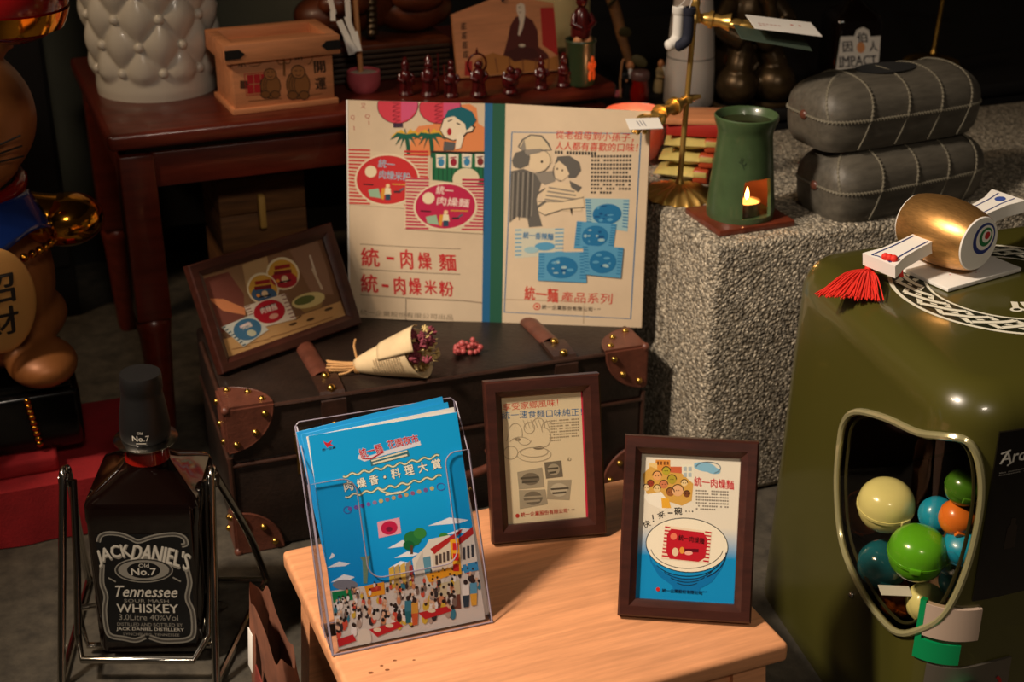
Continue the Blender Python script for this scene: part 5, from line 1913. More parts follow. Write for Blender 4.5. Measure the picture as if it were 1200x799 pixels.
# ------------------------------------------------------------------ on the red table
# white tufted ceramic pot
wp = atz(201, 121, TZ) + RV * 0.102 + RU * -0.006
pot = thing('tufted_pot', 'white glazed ceramic pot moulded like buttoned upholstery on the red table', 'pot', wp, 0.2)
pot.scale = (1.04, 1.04, 1.04)
NB, DZR, HZ, ZS = 9, 0.040, 0.30, 0.042


def potR(z):
    return 0.091 + 0.016 * (z / HZ) + 0.004 * math.sin(PI * z / HZ)


def potf(a, t):
    th = 2 * PI * a + 0.12
    z = HZ * t
    q = (z - ZS) / DZR
    n_ = NB * th / (2 * PI)
    if q > -1:
        pz = abs(math.sin(PI * (n_ + q / 2))) * abs(math.sin(PI * (n_ - q / 2)))
        puff = 0.012 * (pz ** 0.6) * min(1, max(0, (q + 1.0) / 0.9))
    else:
        puff = 0
    puff = max(puff, 0.0075 * (1 - min(1, max(0, (q + 0.75) / 0.9))))
    r = potR(z) - 0.010 + puff
    return Vector((r * math.cos(th), r * math.sin(th), z))


mb = MB()
mb.surf(potf, 180, 90, cu=True)
mb.lathe([(0.0, 0.0005), (0.086, 0.0005)], 48, cap=False)
mb.lathe([(potR(HZ) - 0.006, HZ), (0.085, HZ + 0.003), (0.080, HZ - 0.004), (0.076, 0.02), (0.0, 0.02)], 48, cap=False)
mb.build('tufted_body', 'porcelain', pot, smooth=70)
bt = MB().ell((0, 0, 0), (0.0076, 0.0076, 0.0076), 14, 10).build('button', 'porcelain', pot)
first = True
for row in range(7):
    z = ZS + DZR * row
    if z > HZ - 0.01:
        break
    for k in range(NB):
        # buttons sit where both diagonal seams cross
        n_ = k + (row % 2) * 0.5
        th = 2 * PI * n_ / NB
        o = bt if first else copy_part(bt, pot)
        first = False
        r = potR(z) - 0.0085
        o.location = (r * math.cos(th), r * math.sin(th), z)

# offering box
ob0 = Vector((-0.413, 2.06, TZ))
ofb = thing('offering_box', 'small cedar offering box printed with two lucky gods on the red table', 'wooden box', ob0, math.radians(24.5))
OW, OD, OH = 0.160, 0.112, 0.074
MB().box((OW / 2, OD / 2, OH / 2 + 0.004), (OW - 0.006, OD - 0.006, OH), 0.001).build('box_body', 'boxwood', ofb)
MB().box((OW / 2, OD / 2, 0.004), (OW + 0.004, OD + 0.004, 0.008), 0.001).build('base_plinth', 'boxwood', ofb)
zt = OH + 0.004
for (cx_, cy_, sx, sy) in ((OW / 2, 0.004, OW + 0.016, 0.018), (OW / 2, OD - 0.004, OW + 0.016, 0.018), (0.0, OD / 2, 0.017, OD - 0.026), (OW, OD / 2, 0.017, OD - 0.026)):
    MB().box((cx_, cy_, zt + 0.013), (sx, sy, 0.028), 0.001).build('rim_board', 'boxwood', ofb)
mb = MB()
mb.add([Vector(q) for q in ((0.006, 0.010, zt + 0.026), (OW - 0.006, 0.010, zt + 0.026), (OW - 0.006, OD - 0.010, zt + 0.012), (0.006, OD - 0.010, zt + 0.012),
                            (0.006, 0.010, zt), (OW - 0.006, 0.010, zt), (OW - 0.006, OD - 0.010, zt), (0.006, OD - 0.010, zt))],
       [(0, 1, 2, 3), (7, 6, 5, 4), (0, 4, 5, 1), (1, 5, 6, 2), (2, 6, 7, 3), (3, 7, 4, 0)])
mb.build('sloped_top', 'boxwood', ofb, smooth=0)
for x in (0.006, OW - 0.006):
    s_ = 1 if x < 0.1 else -1
    mb = MB()
    pl = [(0, -0.007), (0.022, -0.007), (0.026, -0.003), (0.030, 0.0), (0.026, 0.003), (0.022, 0.007), (0, 0.007)]
    mb.prism(pl, lambda a, b_: Vector((x - s_ * 0.0142 + s_ * a, -0.0052, zt + 0.013 + b_)), lambda a, b_: Vector((x - s_ * 0.0142 + s_ * a, -0.0062, zt + 0.013 + b_)))
    mb.build('corner_mount', 'blackmatt', ofb)
p = Print([(272, 83), (393, 68), (396, 120), (275, 133)], OW - 0.006, OH - 0.006, step=0.0001)
IK, BR = (42, 30, 22), (120, 76, 38)
p.text('京', (278.5, 82), (288, 81), 9, IK, 0.03)
p.rect(281, 101, 291, 110, (84, 52, 34))
p.text('開', (370, 84.5), (384, 83), 13.5, IK, 0.035)
p.text('運', (371.5, 104), (385, 102.5), 13.5, IK, 0.035)
p.text('奉', (307, 75), (316, 74), 8, IK, 0.03)
p.text('納', (346, 73), (355, 72), 8, IK, 0.03)
p.line([(286, 93.5), (311, 91), (313, 115), (288, 118)], 1.0, (176, 40, 40), 3, closed=True)
for k in range(3):
    for j in range(2):
        p.poly([(289 + 8 * k, 95 + 11 * j - k * 0.8), (296 + 8 * k, 94.2 + 11 * j - k * 0.8), (296.5 + 8 * k, 104 + 11 * j - k * 0.8), (289.5 + 8 * k, 104.8 + 11 * j - k * 0.8)], (178, 36, 40), 3)
for (x, y, sc_) in ((316, 101, 0.85), (350, 99, 1.0)):
    p.ell(x, y + 6, 15 * sc_, 17 * sc_, IK, 2, 28)
    p.ell(x, y + 6, 14 * sc_, 16 * sc_, (136, 88, 46), 3, 28)
    p.ell(x, y - 9 * sc_, 9 * sc_, 8 * sc_, IK, 4, 22)
    p.ell(x, y - 9 * sc_, 8 * sc_, 7 * sc_, (156, 102, 58), 5, 22)
    p.line([(x - 4, y - 10), (x - 1.5, y - 10.3)], 0.8, IK, 6)
    p.line([(x + 1.5, y - 10.4), (x + 4, y - 10.8)], 0.8, IK, 6)
    p.arc(x, y - 6.5, 3, 2, 10, 170, 0.7, IK, 6)
    for k in range(3):
        p.arc(x - 3 + 3 * k, y + 6, 8, 12, 100 + 20 * k, 240, 0.8, IK, 4)
    for dx in (-7, 7):
        p.ell(x + dx * sc_, y + 18 * sc_, 7 * sc_, 5.5 * sc_, IK, 6, 16)
        p.ell(x + dx * sc_, y + 18 * sc_, 6 * sc_, 4.5 * sc_, BR, 7, 16)
p.arc(329, 78, 4, 4, 0, 360, 1.2, BR, 3)
p.arc(337, 77, 4, 4, 0, 360, 1.2, BR, 3)
p.line([(333, 78), (333, 95)], 2.6, BR, 3)
p.arc(297, 77, 10, 8, 30, 120, 0.9, BR, 3)
p.arc(362, 72, 6, 9, -30, 90, 0.9, BR, 3)
p.line([(290, 124), (330, 121)], 0.8, BR, 2)
p.line([(340, 121), (380, 115)], 0.8, BR, 2)
p.build('printed_front', 'print', ofb, lambda x, y, z: Vector((0.003 + x, 0.0029 - z, 0.008 + y)))

# pink pot of sand with a paper-streamer wand
pk = atz(431, 110, TZ) + RV * 0.02
pp = thing('pink_pot', 'little pink glazed pot filled with white sand', 'pot', pk, 0)
MB().lathe([(0.0, 0.0), (0.019, 0.0), (0.025, 0.008), (0.027, 0.02), (0.026, 0.032), (0.0245, 0.033), (0.0235, 0.029), (0.0, 0.028)], 36).build('pot_wall', 'pinkpot', pp)
MB().lathe([(0.0235, 0.0285), (0.012, 0.0305), (0.0, 0.0315)], 28, cap=False).build('sand_fill', 'sand', pp)
wd = thing('streamer_wand', 'natural wooden wand with folded white paper streamers standing in the pink pot', 'wand', pk + Vector((-0.004, 0, 0.022)), 0, ry=-0.03)
MB().cyl((0, 0, 0), (0, 0, 0.30), 0.0042, n=12).build('stick', 'stick', wd)


def streamer(pts, w):
    mb = MB()
    for (x0, z0), (x1, z1), yo in pts:
        d = Vector((x1 - x0, 0, z1 - z0))
        n_ = Vector((-d.z, 0, d.x)).normalized() * w / 2
        a, b_ = Vector((x0, yo, z0)), Vector((x1, yo - 0.002, z1))
        t = Vector((0, 0.0007, 0))
        q = [a + n_, b_ + n_, b_ - n_, a - n_]
        mb.add(q + [v + t for v in q], [(0, 1, 2, 3), (7, 6, 5, 4), (0, 4, 5, 1), (1, 5, 6, 2), (2, 6, 7, 3), (3, 7, 4, 0)])
    return mb.build('paper_streamer', 'white', wd, smooth=0)


streamer([((-0.011, 0.20), (-0.011, 0.085), -0.010), ((-0.014, 0.098), (0.0, 0.052), -0.013), ((-0.003, 0.075), (0.002, 0.045), -0.016)], 0.0085)
streamer([((-0.026, 0.092), (-0.012, 0.058), -0.012), ((-0.016, 0.066), (-0.010, 0.040), -0.016), ((-0.012, 0.06), (-0.004, 0.044), -0.019)], 0.0095)
streamer([((-0.036, 0.16), (-0.038, 0.12), 0.004), ((-0.040, 0.128), (-0.034, 0.10), 0.0), ((-0.036, 0.104), (-0.036, 0.09), -0.003)], 0.008)
MB().tube([(-0.036, 0.003, 0.155), (0, 0.003, 0.27)], 0.0008, 5).build('thread', 'white', wd)


# seven lucky gods in dark red resin along the table front
def small_god(px, py, h, label, kind, m='darkred', rz=0.0):
    c_ = atz(px, py, TZ)
    t = thing('lucky_god', label, 'figurine', c_, rz + ROOM, group='red resin lucky gods on the table')
    k = h / 0.050
    MB().lathe([(0, 0), (0.0115 * k, 0), (0.0125 * k, 0.003 * k), (0.0105 * k, 0.007 * k), (0, 0.0075 * k)], 20).build('base', m, t)
    mb = MB()
    if kind == 'round':
        mb.ell((0, 0, 0.019 * k), (0.0135 * k, 0.011 * k, 0.0135 * k), 18, 12)
        mb.ell((0, -0.005 * k, 0.021 * k), (0.009 * k, 0.009 * k, 0.009 * k), 16, 10)
    else:
        mb.lathe([(0.0105 * k, 0.006 * k), (0.0095 * k, 0.014 * k), (0.0085 * k, 0.024 * k), (0.0092 * k, 0.032 * k), (0.006 * k, 0.038 * k), (0.003 * k, 0.04 * k)], 18)
    for s in (-1, 1):
        mb.tube([(s * 0.0085 * k, 0, 0.033 * k), (s * 0.0115 * k, -0.004 * k, 0.026 * k), (s * 0.005 * k, -0.0095 * k, 0.024 * k)], [0.0036 * k, 0.0034 * k, 0.0026 * k], 8)
    for j in range(4):
        mb.tube([((-0.006 + 0.004 * j) * k, -0.009 * k, 0.007 * k), ((-0.004 + 0.0027 * j) * k, -0.0085 * k, 0.022 * k)], 0.0012 * k, 6)
    mb.build('robed_body', m, t, smooth=60)
    hz = 0.0435 if kind != 'round' else 0.037
    hd_ = MB()
    hd_.ell((0, -0.001 * k, hz * k), (0.0056 * k, 0.0058 * k, 0.0066 * k), 14, 10)
    hd_.ell((0, -0.0062 * k, (hz - 0.0005) * k), (0.0012 * k, 0.0014 * k, 0.0016 * k), 8, 6)
    hd_.ell((-0.0055 * k, 0, hz * k), (0.001 * k, 0.0015 * k, 0.003 * k), 6, 5)
    hd_.ell((0.0055 * k, 0, hz * k), (0.001 * k, 0.0015 * k, 0.003 * k), 6, 5)
    hd_.build('head', m, t)
    if kind == 'halo':
        MB().tube([(0.0135 * k * math.cos(a), 0.006 * k, (0.043 + 0.0145 * math.sin(a)) * k) for a in [2 * PI * j / 24 for j in range(24)]], 0.0015 * k, 8, closed=True).build('halo_ring', m, t)
        MB().lathe([(0.0013 * k, 0.056 * k), (0.002 * k, 0.06 * k), (0.0003, 0.066 * k)], 10, (0, 0.006 * k, 0)).build('finial', m, t)
    elif kind == 'staff':
        MB().cyl((0.012 * k, -0.006 * k, 0.004 * k), (0.013 * k, -0.004 * k, 0.058 * k), 0.0012 * k, n=8).build('staff', m, t)
        MB().lathe([(0.006 * k, 0.049 * k), (0.0045 * k, 0.053 * k), (0.0005, 0.058 * k)], 14).build('hat', m, t)
    elif kind == 'hat':
        MB().lathe([(0.0066 * k, 0.047 * k), (0.0068 * k, 0.049 * k), (0.004 * k, 0.052 * k), (0.0035 * k, 0.058 * k), (0.0005, 0.06 * k)], 14).build('hat', m, t)
        MB().ell((0.009 * k, -0.007 * k, 0.022 * k), (0.004 * k, 0.003 * k, 0.006 * k), 10, 8).build('carried_fish', m, t)
    elif kind == 'round':
        MB().ell((0.012 * k, 0.004 * k, 0.03 * k), (0.008 * k, 0.007 * k, 0.0085 * k), 14, 10).build('sack', m, t)
    elif kind == 'tall':
        MB().ell((0, -0.0005 * k, 0.0515 * k), (0.0048 * k, 0.005 * k, 0.006 * k), 12, 8).build('tall_forehead', m, t)
        MB().cyl((-0.012 * k, -0.006 * k, 0.004 * k), (-0.0125 * k, -0.004 * k, 0.052 * k), 0.0012 * k, n=8).build('staff', m, t)
    elif kind == 'lute':
        MB().ell((-0.003 * k, -0.0105 * k, 0.024 * k), (0.0055 * k, 0.003 * k, 0.0075 * k), 12, 8, rot=(0, 0.6, 0)).build('lute', m, t)
        MB().lathe([(0.004 * k, 0.048 * k), (0.0045 * k, 0.053 * k), (0.0025 * k, 0.058 * k), (0.0004, 0.0595 * k)], 12).build('topknot', m, t)
    return t


small_god(476, 111, 0.050, 'dark red robed figurine with a carried fish, next to the pink pot', 'hat')
small_god(503, 112, 0.056, 'dark red figurine with pointed hat and staff left of the wooden plaque', 'staff', rz=0.2)
small_god(529, 113, 0.050, 'dark red figurine with a very tall forehead at the plaque corner', 'tall')
small_god(561, 112, 0.056, 'dark red figurine standing inside a flame-tipped ring', 'halo')
small_god(598, 109, 0.050, 'round-bellied dark red figurine with a sack over its shoulder', 'round', rz=-0.2)
small_god(634, 104, 0.046, 'dark red figurine holding a lute below the monk on the plaque', 'lute')
small_god(660, 101, 0.046, 'dark red hatted figurine beside the dark green cup', 'hat', rz=0.3)

# wooden votive plaque with a seated monk
eb = Vector((-0.087, 2.262, TZ))
ema = thing('votive_plaque', 'house-shaped wooden votive plaque painted with a seated monk in a brown robe', 'plaque', eb + Vector((0, 0, 0.003)), math.radians(18.5), rx=-math.radians(17))
EW, EHt, EPk = 0.174, 0.102, 0.128
ol = [(0, 0), (EW, 0), (EW, EHt + 0.006), (EW * 0.52, EPk), (0, EHt)]
MB().prism(ol, lambda a, b_: Vector((a, 0, b_)), lambda a, b_: Vector((a, 0.009, b_))).build('board', 'boxwood', ema, smooth=0)
p = Print([(528, 24), (648, 10), (655, 85), (537, 95)], EW, EHt, step=0.0001)
p.clip = False
p.poly([(631, 12), (648, 10.5), (653, 68), (634, 56)], (176, 40, 34), 1)
for k in range(4):                      # four worn brush characters, no longer legible
    x_, y_ = 541.5 + 1.1 * k, 37 + 10.5 * k
    for (a_, b_, c_, d_) in ((-3, -2.5, 3, -3), (-2.5, 0.5, 2.8, 0), (-3, 3.2, 3, 2.6), (0, -4, 0.3 * (k - 1), 4), (-2, -2, -2.6, 3)):
        p.line([(x_ + a_, y_ + b_), (x_ + c_, y_ + d_)], 1.1, (60, 34, 20), 1)
p.rect(544, 76, 552, 92, (176, 44, 40), 1)
RB_ = (84, 30, 22)
p.poly([(601, 24), (612, 22), (622, 28), (628, 40), (629, 58), (640, 66), (644, 76), (620, 78), (600, 80), (582, 78), (588, 66), (592, 50), (595, 34)], RB_, 1)
p.poly([(588, 66), (606, 58), (624, 60), (632, 70), (600, 76)], (70, 24, 18), 2)
p.poly([(602, 10), (607, 7), (611.5, 9), (612.5, 16), (612, 24), (610, 36), (606, 46), (604, 45), (606, 30), (604, 22), (602, 17)], (226, 206, 184), 2)
p.ell(609, 57, 4, 2, (206, 190, 166), 3, 12)
p.line([(604, 12.5), (607, 12.3)], 0.8, (90, 50, 40), 3)
p.line([(604.5, 18.5), (607.5, 18.3)], 0.8, (120, 60, 50), 3)
p.poly([(556, 74), (575, 66), (590, 70), (630, 76), (652, 68), (654, 84), (610, 88), (560, 92)], (168, 108, 50), 1)
for k in range(6):
    p.line([(562 + 16 * k, 72), (566 + 15 * k, 88)], 1.2, (110, 60, 34), 2)
p.build('painted_monk', 'print', ema, lambda x, y, z: Vector((x, -z - 0.0001, y)))
MB().tube(smooth_open([(EW * 0.5, -0.002, EPk - 0.012), (EW * 0.49, -0.004, EPk + 0.004), (EW * 0.52, 0.004, EPk + 0.02), (EW * 0.5, 0.012, EPk - 0.01)], 6), 0.0022, 8).build('hanging_cord', 'navy', ema)

# dark slatted chest and big carved figure behind the gods
sl0 = T0 + Matrix.Rotation(math.radians(21.7), 3, 'Z') @ Vector((0.358, 0.150, 0)) + Vector((0, 0, TZ))
ch = thing('slatted_chest', 'dark slatted wooden stand behind the red figurines', 'stand', sl0, math.radians(21.7))
MB().box((0.105, 0.065, 0.026), (0.20, 0.115, 0.050), 0.002).build('core', 'dark', ch)
for k in range(6):
    MB().box((0.105, 0.004, 0.005 + 0.0088 * k), (0.21, 0.010, 0.0060), 0.0012).build('slat', mat('dark slat', (58, 40, 26), 0.6, var=0.4) if k == 0 else bpy.data.materials['dark slat'], ch)
MB().box((0.105, 0.065, 0.0555), (0.215, 0.13, 0.009), 0.002).build('stand_top', 'carved', ch)
bs0 = sl0 + Matrix.Rotation(math.radians(21.7), 3, 'Z') @ Vector((0.09, 0.075, 0.0602))
bg = thing('carved_statue', 'large dark brown carved wooden seated statue with a rope tassel', 'statue', bs0, math.radians(21.7))
mb = MB()
mb.ell((-0.050, -0.005, 0.038), (0.068, 0.052, 0.037), 24, 16)
mb.ell((0.080, -0.005, 0.038), (0.068, 0.052, 0.037), 24, 16)
mb.ell((0.015, 0.0, 0.11), (0.085, 0.055, 0.10), 24, 16)
mb.ell((0.015, -0.005, 0.235), (0.045, 0.042, 0.05), 20, 14)
for s in (-1, 1):
    mb.ell((0.015 + s * 0.095, 0, 0.12), (0.03, 0.03, 0.07), 16, 12, rot=(0, s * 0.25, 0))
    mb.ell((0.015 + s * 0.06, -0.055, 0.065), (0.045, 0.025, 0.022), 16, 10)
    mb.tube(smooth_open([(0.015 + s * 0.02, -0.057, 0.16), (0.015 + s * 0.045, -0.058, 0.11), (0.015 + s * 0.09, -0.05, 0.07)], 5), 0.006, 8)
mb.build('carved_body', 'carved', bg, smooth=70)
for k in range(6):
    MB().lathe([(0.007, 0), (0.0095, 0.005), (0.007, 0.010)], 14, (-0.005, -0.064, 0.012 + 0.0095 * k)).build('tassel_bead', 'bronze', bg)

# cream jar behind the plaque
cj = aty(659, 62, 2.52)
cj.z = TZ
jar = thing('cream_jar', 'round cream glazed jar standing behind the votive plaque', 'jar', cj + Vector((-0.01, -0.02, 0)), 0)
MB().lathe([(0.0, 0), (0.045, 0), (0.055, 0.01), (0.057, 0.05), (0.056, 0.10), (0.05, 0.118), (0.045, 0.122), (0.0, 0.122)], 40).build('jar_body', 'cream', jar)
MB().lathe([(0.047, 0.12), (0.049, 0.128), (0.044, 0.14), (0.02, 0.148), (0.0, 0.149)], 40).build('jar_lid', 'cream', jar)
MB().lathe([(0.0575, 0.108), (0.0585, 0.112), (0.0575, 0.116)], 40, cap=False).build('raised_band', 'cream', jar)

# dark green cup with an orange relief, red figurine standing on its rim
gc = atz(684, 101, TZ) + RV * 0.015
cup = thing('green_cup', 'dark green ceramic cup with an orange figure in relief', 'cup', gc, ROOM)
MB().lathe([(0.0, 0), (0.021, 0), (0.0235, 0.004), (0.0235, 0.066), (0.0255, 0.070), (0.0245, 0.073), (0.022, 0.070), (0.0215, 0.055), (0.0, 0.055)], 36).build('cup_wall', 'darkgreen', cup)
mb = MB()
for (x, z, rx, rz_) in ((0.004, 0.044, 0.0045, 0.005), (0.004, 0.032, 0.0065, 0.009), (-0.001, 0.018, 0.004, 0.009), (0.0085, 0.018, 0.004, 0.009), (-0.003, 0.034, 0.003, 0.007), (0.011, 0.034, 0.003, 0.007)):
    th = x / 0.0235 + 0.35
    mb.ell((0.0232 * math.sin(th), -0.0232 * math.cos(th), z), (rx * 0.9, 0.003, rz_), 12, 8, rot=(0, 0, th))
mb.build('relief_figure', 'orange', cup)
rf = thing('red_figurine', 'dark red robed figurine with pale bare feet standing in the green cup', 'figurine', gc + Vector((0, 0, 0.0545)), ROOM)
MB().ell((-0.008, -0.007, 0.014), (0.008, 0.009, 0.0135), 14, 10).build('foot', 'skin', rf)
MB().ell((0.008, -0.007, 0.014), (0.008, 0.009, 0.0135), 14, 10).build('foot', 'skin', rf)
MB().lathe([(0.0, 0.018), (0.016, 0.022), (0.0165, 0.034), (0.013, 0.050), (0.011, 0.062), (0.006, 0.068), (0.0, 0.069)], 28).build('robe', 'darkred', rf)
for s in (-1, 1):
    MB().tube([(s * 0.012, -0.002, 0.058), (s * 0.018, -0.008, 0.044), (s * 0.006, -0.015, 0.038)], [0.005, 0.005, 0.004], 10).build('sleeve', 'darkred', rf)
MB().ell((0, -0.001, 0.078), (0.0095, 0.0095, 0.011), 16, 12).build('head', 'darkred', rf)
MB().lathe([(0.0105, 0.082), (0.009, 0.09), (0.0, 0.094)], 20).build('hair', 'blackmatt', rf)
# ------------------------------------------------------------------ dark cabinet and an added backdrop in the background
cabinet(-1.1, 0.13, 2.57, 2.835, 1.5, 'tall black cabinet in the dark corner behind the golden cat', 2, 'tall_cabinet')
scr = thing('dark_backdrop', 'added tall dark brown screen behind the low black cabinet', 'backdrop', uv(1.85, 2.825, 0), ROOM)  # dark panels added to keep the pale wall behind black
for k in range(5):
    x = -1.15 + 0.46 * (k + 0.5)
    MB().box((x, 0.0, 0.75), (0.455, 0.014, 1.5), 0.003).build('backdrop_panel', 'dark', scr)

CBZ = 0.42          # top of the low black cabinet
CTZ = 0.40          # top of the stone counter


# ------------------------------------------------------------------ painted figurines on the low cabinet
def folk(px, py, h, label, robe, kind, rz=0.0, face='skin'):
    c_ = atz(px, py, CBZ)
    t = thing('folk_figurine', label, 'figurine', c_, rz, group='painted old men on the black cabinet')
    k = h / 0.065
    mb = MB()
    mb.lathe([(0, 0), (0.013 * k, 0.0), (0.0135 * k, 0.004 * k), (0.012 * k, 0.018 * k), (0.010 * k, 0.032 * k), (0.0105 * k, 0.040 * k), (0.006 * k, 0.047 * k), (0.0, 0.048 * k)], 22)
    for s in (-1, 1):
        mb.tube([(s * 0.009 * k, 0, 0.041 * k), (s * 0.0135 * k, -0.004 * k, 0.033 * k), (s * 0.006 * k, -0.012 * k, 0.031 * k)], [0.0042 * k, 0.004 * k, 0.003 * k], 8)
    for j in range(5):
        mb.tube([((-0.009 + 0.0045 * j) * k, -0.0115 * k, 0.002 * k), ((-0.006 + 0.003 * j) * k, -0.010 * k, 0.026 * k)], 0.0013 * k, 6)
    mb.build('robe', robe, t, smooth=60)
    mb = MB()
    mb.ell((0, -0.001 * k, 0.0545 * k), (0.0062 * k, 0.0065 * k, 0.0082 * k), 16, 12)
    mb.ell((0, -0.0072 * k, 0.0545 * k), (0.0013 * k, 0.0016 * k, 0.002 * k), 8, 6)
    for s in (-1, 1):
        mb.ell((s * 0.0062 * k, 0, 0.054 * k), (0.0012 * k, 0.0018 * k, 0.0034 * k), 8, 6)
        mb.ell((s * 0.006 * k, -0.0125 * k, 0.031 * k), 0.0028 * k, 8, 6)
    mb.build('head', face, t)
    MB().tube(smooth_open([(0, -0.007 * k, 0.050 * k), (0.0005, -0.0105 * k, 0.043 * k), (0, -0.0115 * k, 0.034 * k)], 4), [0.0034 * k] * 5 + [0.002 * k] * 3 + [0.0006 * k], 8).build('beard', 'white', t)
    if kind == 'staff':
        MB().tube(smooth_open([(-0.015 * k, -0.006 * k, 0), (-0.0165 * k, -0.006 * k, 0.03 * k), (-0.014 * k, -0.006 * k, 0.062 * k), (-0.010 * k, -0.006 * k, 0.066 * k)], 5), 0.0016 * k, 8).build('staff', 'stick', t)
    if kind == 'hood':
        MB().lathe([(0.0072 * k, 0.056 * k), (0.0066 * k, 0.061 * k), (0.004 * k, 0.065 * k), (0.0, 0.066 * k)], 16, (0, 0.0016 * k, 0)).build('cap', 'blackmatt', t)
    return t


folk(737, 113, 0.066, 'painted old man figurine in a black robe leaning on a wooden staff', 'blackmatt', 'staff')
folk(773, 107, 0.060, 'painted old man figurine in a beige robe turned to the side', 'beige', 'none', 0.8)
folk(797, 110, 0.056, 'painted bald old man figurine in a blue robe with black cap', 'blue', 'hood', 0.2)
fr0 = atz(722, 113, CBZ)
rnd = random.Random(4)
pf_ = thing('pink_flower_cluster', 'small cluster of red-pink paper flowers at the foot of the staff', 'flowers', fr0, 0)
fpro = None
for k in range(9):
    mb = MB()
    o = MB().ell((0, 0, 0), (0.006, 0.005, 0.0045), 10, 7).build('flower_head', 'pinkpot', pf_) if fpro is None else copy_part(fpro, pf_)
    fpro = fpro or o
    mb.bm.free()
    o.location = (-0.014 + 0.0036 * k, rnd.uniform(-0.008, 0.006), 0.0045 + 0.004 * (k % 2))

dj0 = atz(749, 121, CBZ)
dj = thing('dark_glass_jar', 'small dark red glass jar with a lid between the old man figurines', 'jar', dj0, 0)
MB().lathe([(0.0, 0), (0.013, 0), (0.016, 0.006), (0.0165, 0.022), (0.013, 0.036), (0.0135, 0.044), (0.0, 0.044)], 32).build('jar_body', 'neck', dj)
MB().lathe([(0.0155, 0.043), (0.0165, 0.046), (0.0165, 0.054), (0.014, 0.057), (0.0, 0.0575)], 32).build('lid', mat('jar lid', (92, 62, 58), 0.4), dj)

# dried vine hanging over the cabinet
v0 = atz(748, 116, CBZ) + RV * 0.02
vb = thing('dried_vine', 'twisted dried vine strap rising from the black cabinet behind the green cup', 'dried vine', v0, 0)
pts = [Vector((0, 0, 0.004)), Vector((-0.006, 0.01, 0.05)), Vector((-0.022, 0.012, 0.10)), Vector((-0.036, 0.014, 0.15)), Vector((-0.055, 0.012, 0.20)), Vector((-0.07, 0.01, 0.26))]
MB().tube(smooth_open(pts, 6), [0.004 + 0.006 * min(1, k / 14) for k in range(31)], 10).build('main_stem', 'vine', vb)
MB().tube(smooth_open([p_ + Vector((0.008 * math.sin(3 * i), -0.006 * math.cos(3 * i), 0)) for i, p_ in enumerate(pts)], 6), 0.003, 8).build('twining_tendril', 'vine', vb)
for k in range(5):
    a = pts[1 + k % 5]
    MB().ell(a + Vector((0.014 - 0.01 * (k % 3), -0.008, 0.012)), (0.016, 0.003, 0.010), 10, 6, rot=(0.4 * k, 0.5, 0.7 * k)).build('dry_leaf', mat('dry leaf', (70, 62, 30), 0.7) if k == 0 else bpy.data.materials['dry leaf'], vb)

# white bottle
wb = atz(828, 131, CBZ) + RV * 0.06 + RU * -0.004
wbo = thing('white_bottle', 'tall white ceramic bottle with a thin grey line behind the brass stand', 'bottle', wb, 0)
MB().lathe([(0.0, 0), (0.040, 0), (0.043, 0.004), (0.042, 0.06), (0.037, 0.14), (0.030, 0.20), (0.018, 0.235), (0.014, 0.25), (0.014, 0.29), (0.0, 0.29)], 44).build('bottle_body', mat('white bottle glaze', (206, 196, 186), 0.4), wbo)
MB().lathe([(0.0404, 0.082), (0.0409, 0.0832), (0.0403, 0.0845)], 44, cap=False).build('painted_line', 'dark', wbo)

# dark bronze statue
bz0 = atz(888, 132, CBZ) + RV * 0.085 + RU * 0.022
bz = thing('bronze_statue', 'dark bronze elephant-like statue with round glossy feet behind the candle burner', 'statue', bz0, ROOM)
mb = MB()
mb.ell((-0.035, -0.03, 0.036), (0.036, 0.04, 0.036), 22, 16)
mb.ell((0.035, -0.035, 0.036), (0.038, 0.042, 0.037), 22, 16)
mb.ell((0.0, 0.03, 0.07), (0.062, 0.05, 0.07), 22, 16)
mb.ell((0.0, 0.01, 0.15), (0.05, 0.045, 0.052), 22, 16)
mb.ell((0.005, -0.01, 0.215), (0.038, 0.036, 0.038), 20, 14)
for s in (-1, 1):
    mb.tube(smooth_open([(s * 0.04, 0.0, 0.17), (s * 0.062, -0.02, 0.135), (s * 0.035, -0.045, 0.115)], 5), [0.018] * 11, 12)
    mb.tube(smooth_open([(s * 0.02, -0.02, 0.10), (s * 0.035, -0.035, 0.07), (s * 0.036, -0.035, 0.045)], 5), [0.022] * 11, 12)
mb.ell((0.01, -0.046, 0.118), (0.022, 0.018, 0.025), 14, 10)
mb.tube(smooth_open([(0.005, -0.04, 0.205), (0.002, -0.058, 0.175), (0.01, -0.062, 0.14)], 5), [0.015] * 5 + [0.011] * 6, 12)
sb = mb.build('cast_body', 'bronze', bz, smooth=80)
r_ = sb.modifiers.new('fuse', 'REMESH')
r_.mode = 'VOXEL'
r_.voxel_size = 0.003
r_.use_smooth_shade = True
for s in (-1, 1):
    MB().lathe([(0.041, 0.0), (0.042, 0.004), (0.038, 0.008)], 28, (s * 0.035, -0.033, 0), cap=False).build('foot_band', 'bronze', bz)

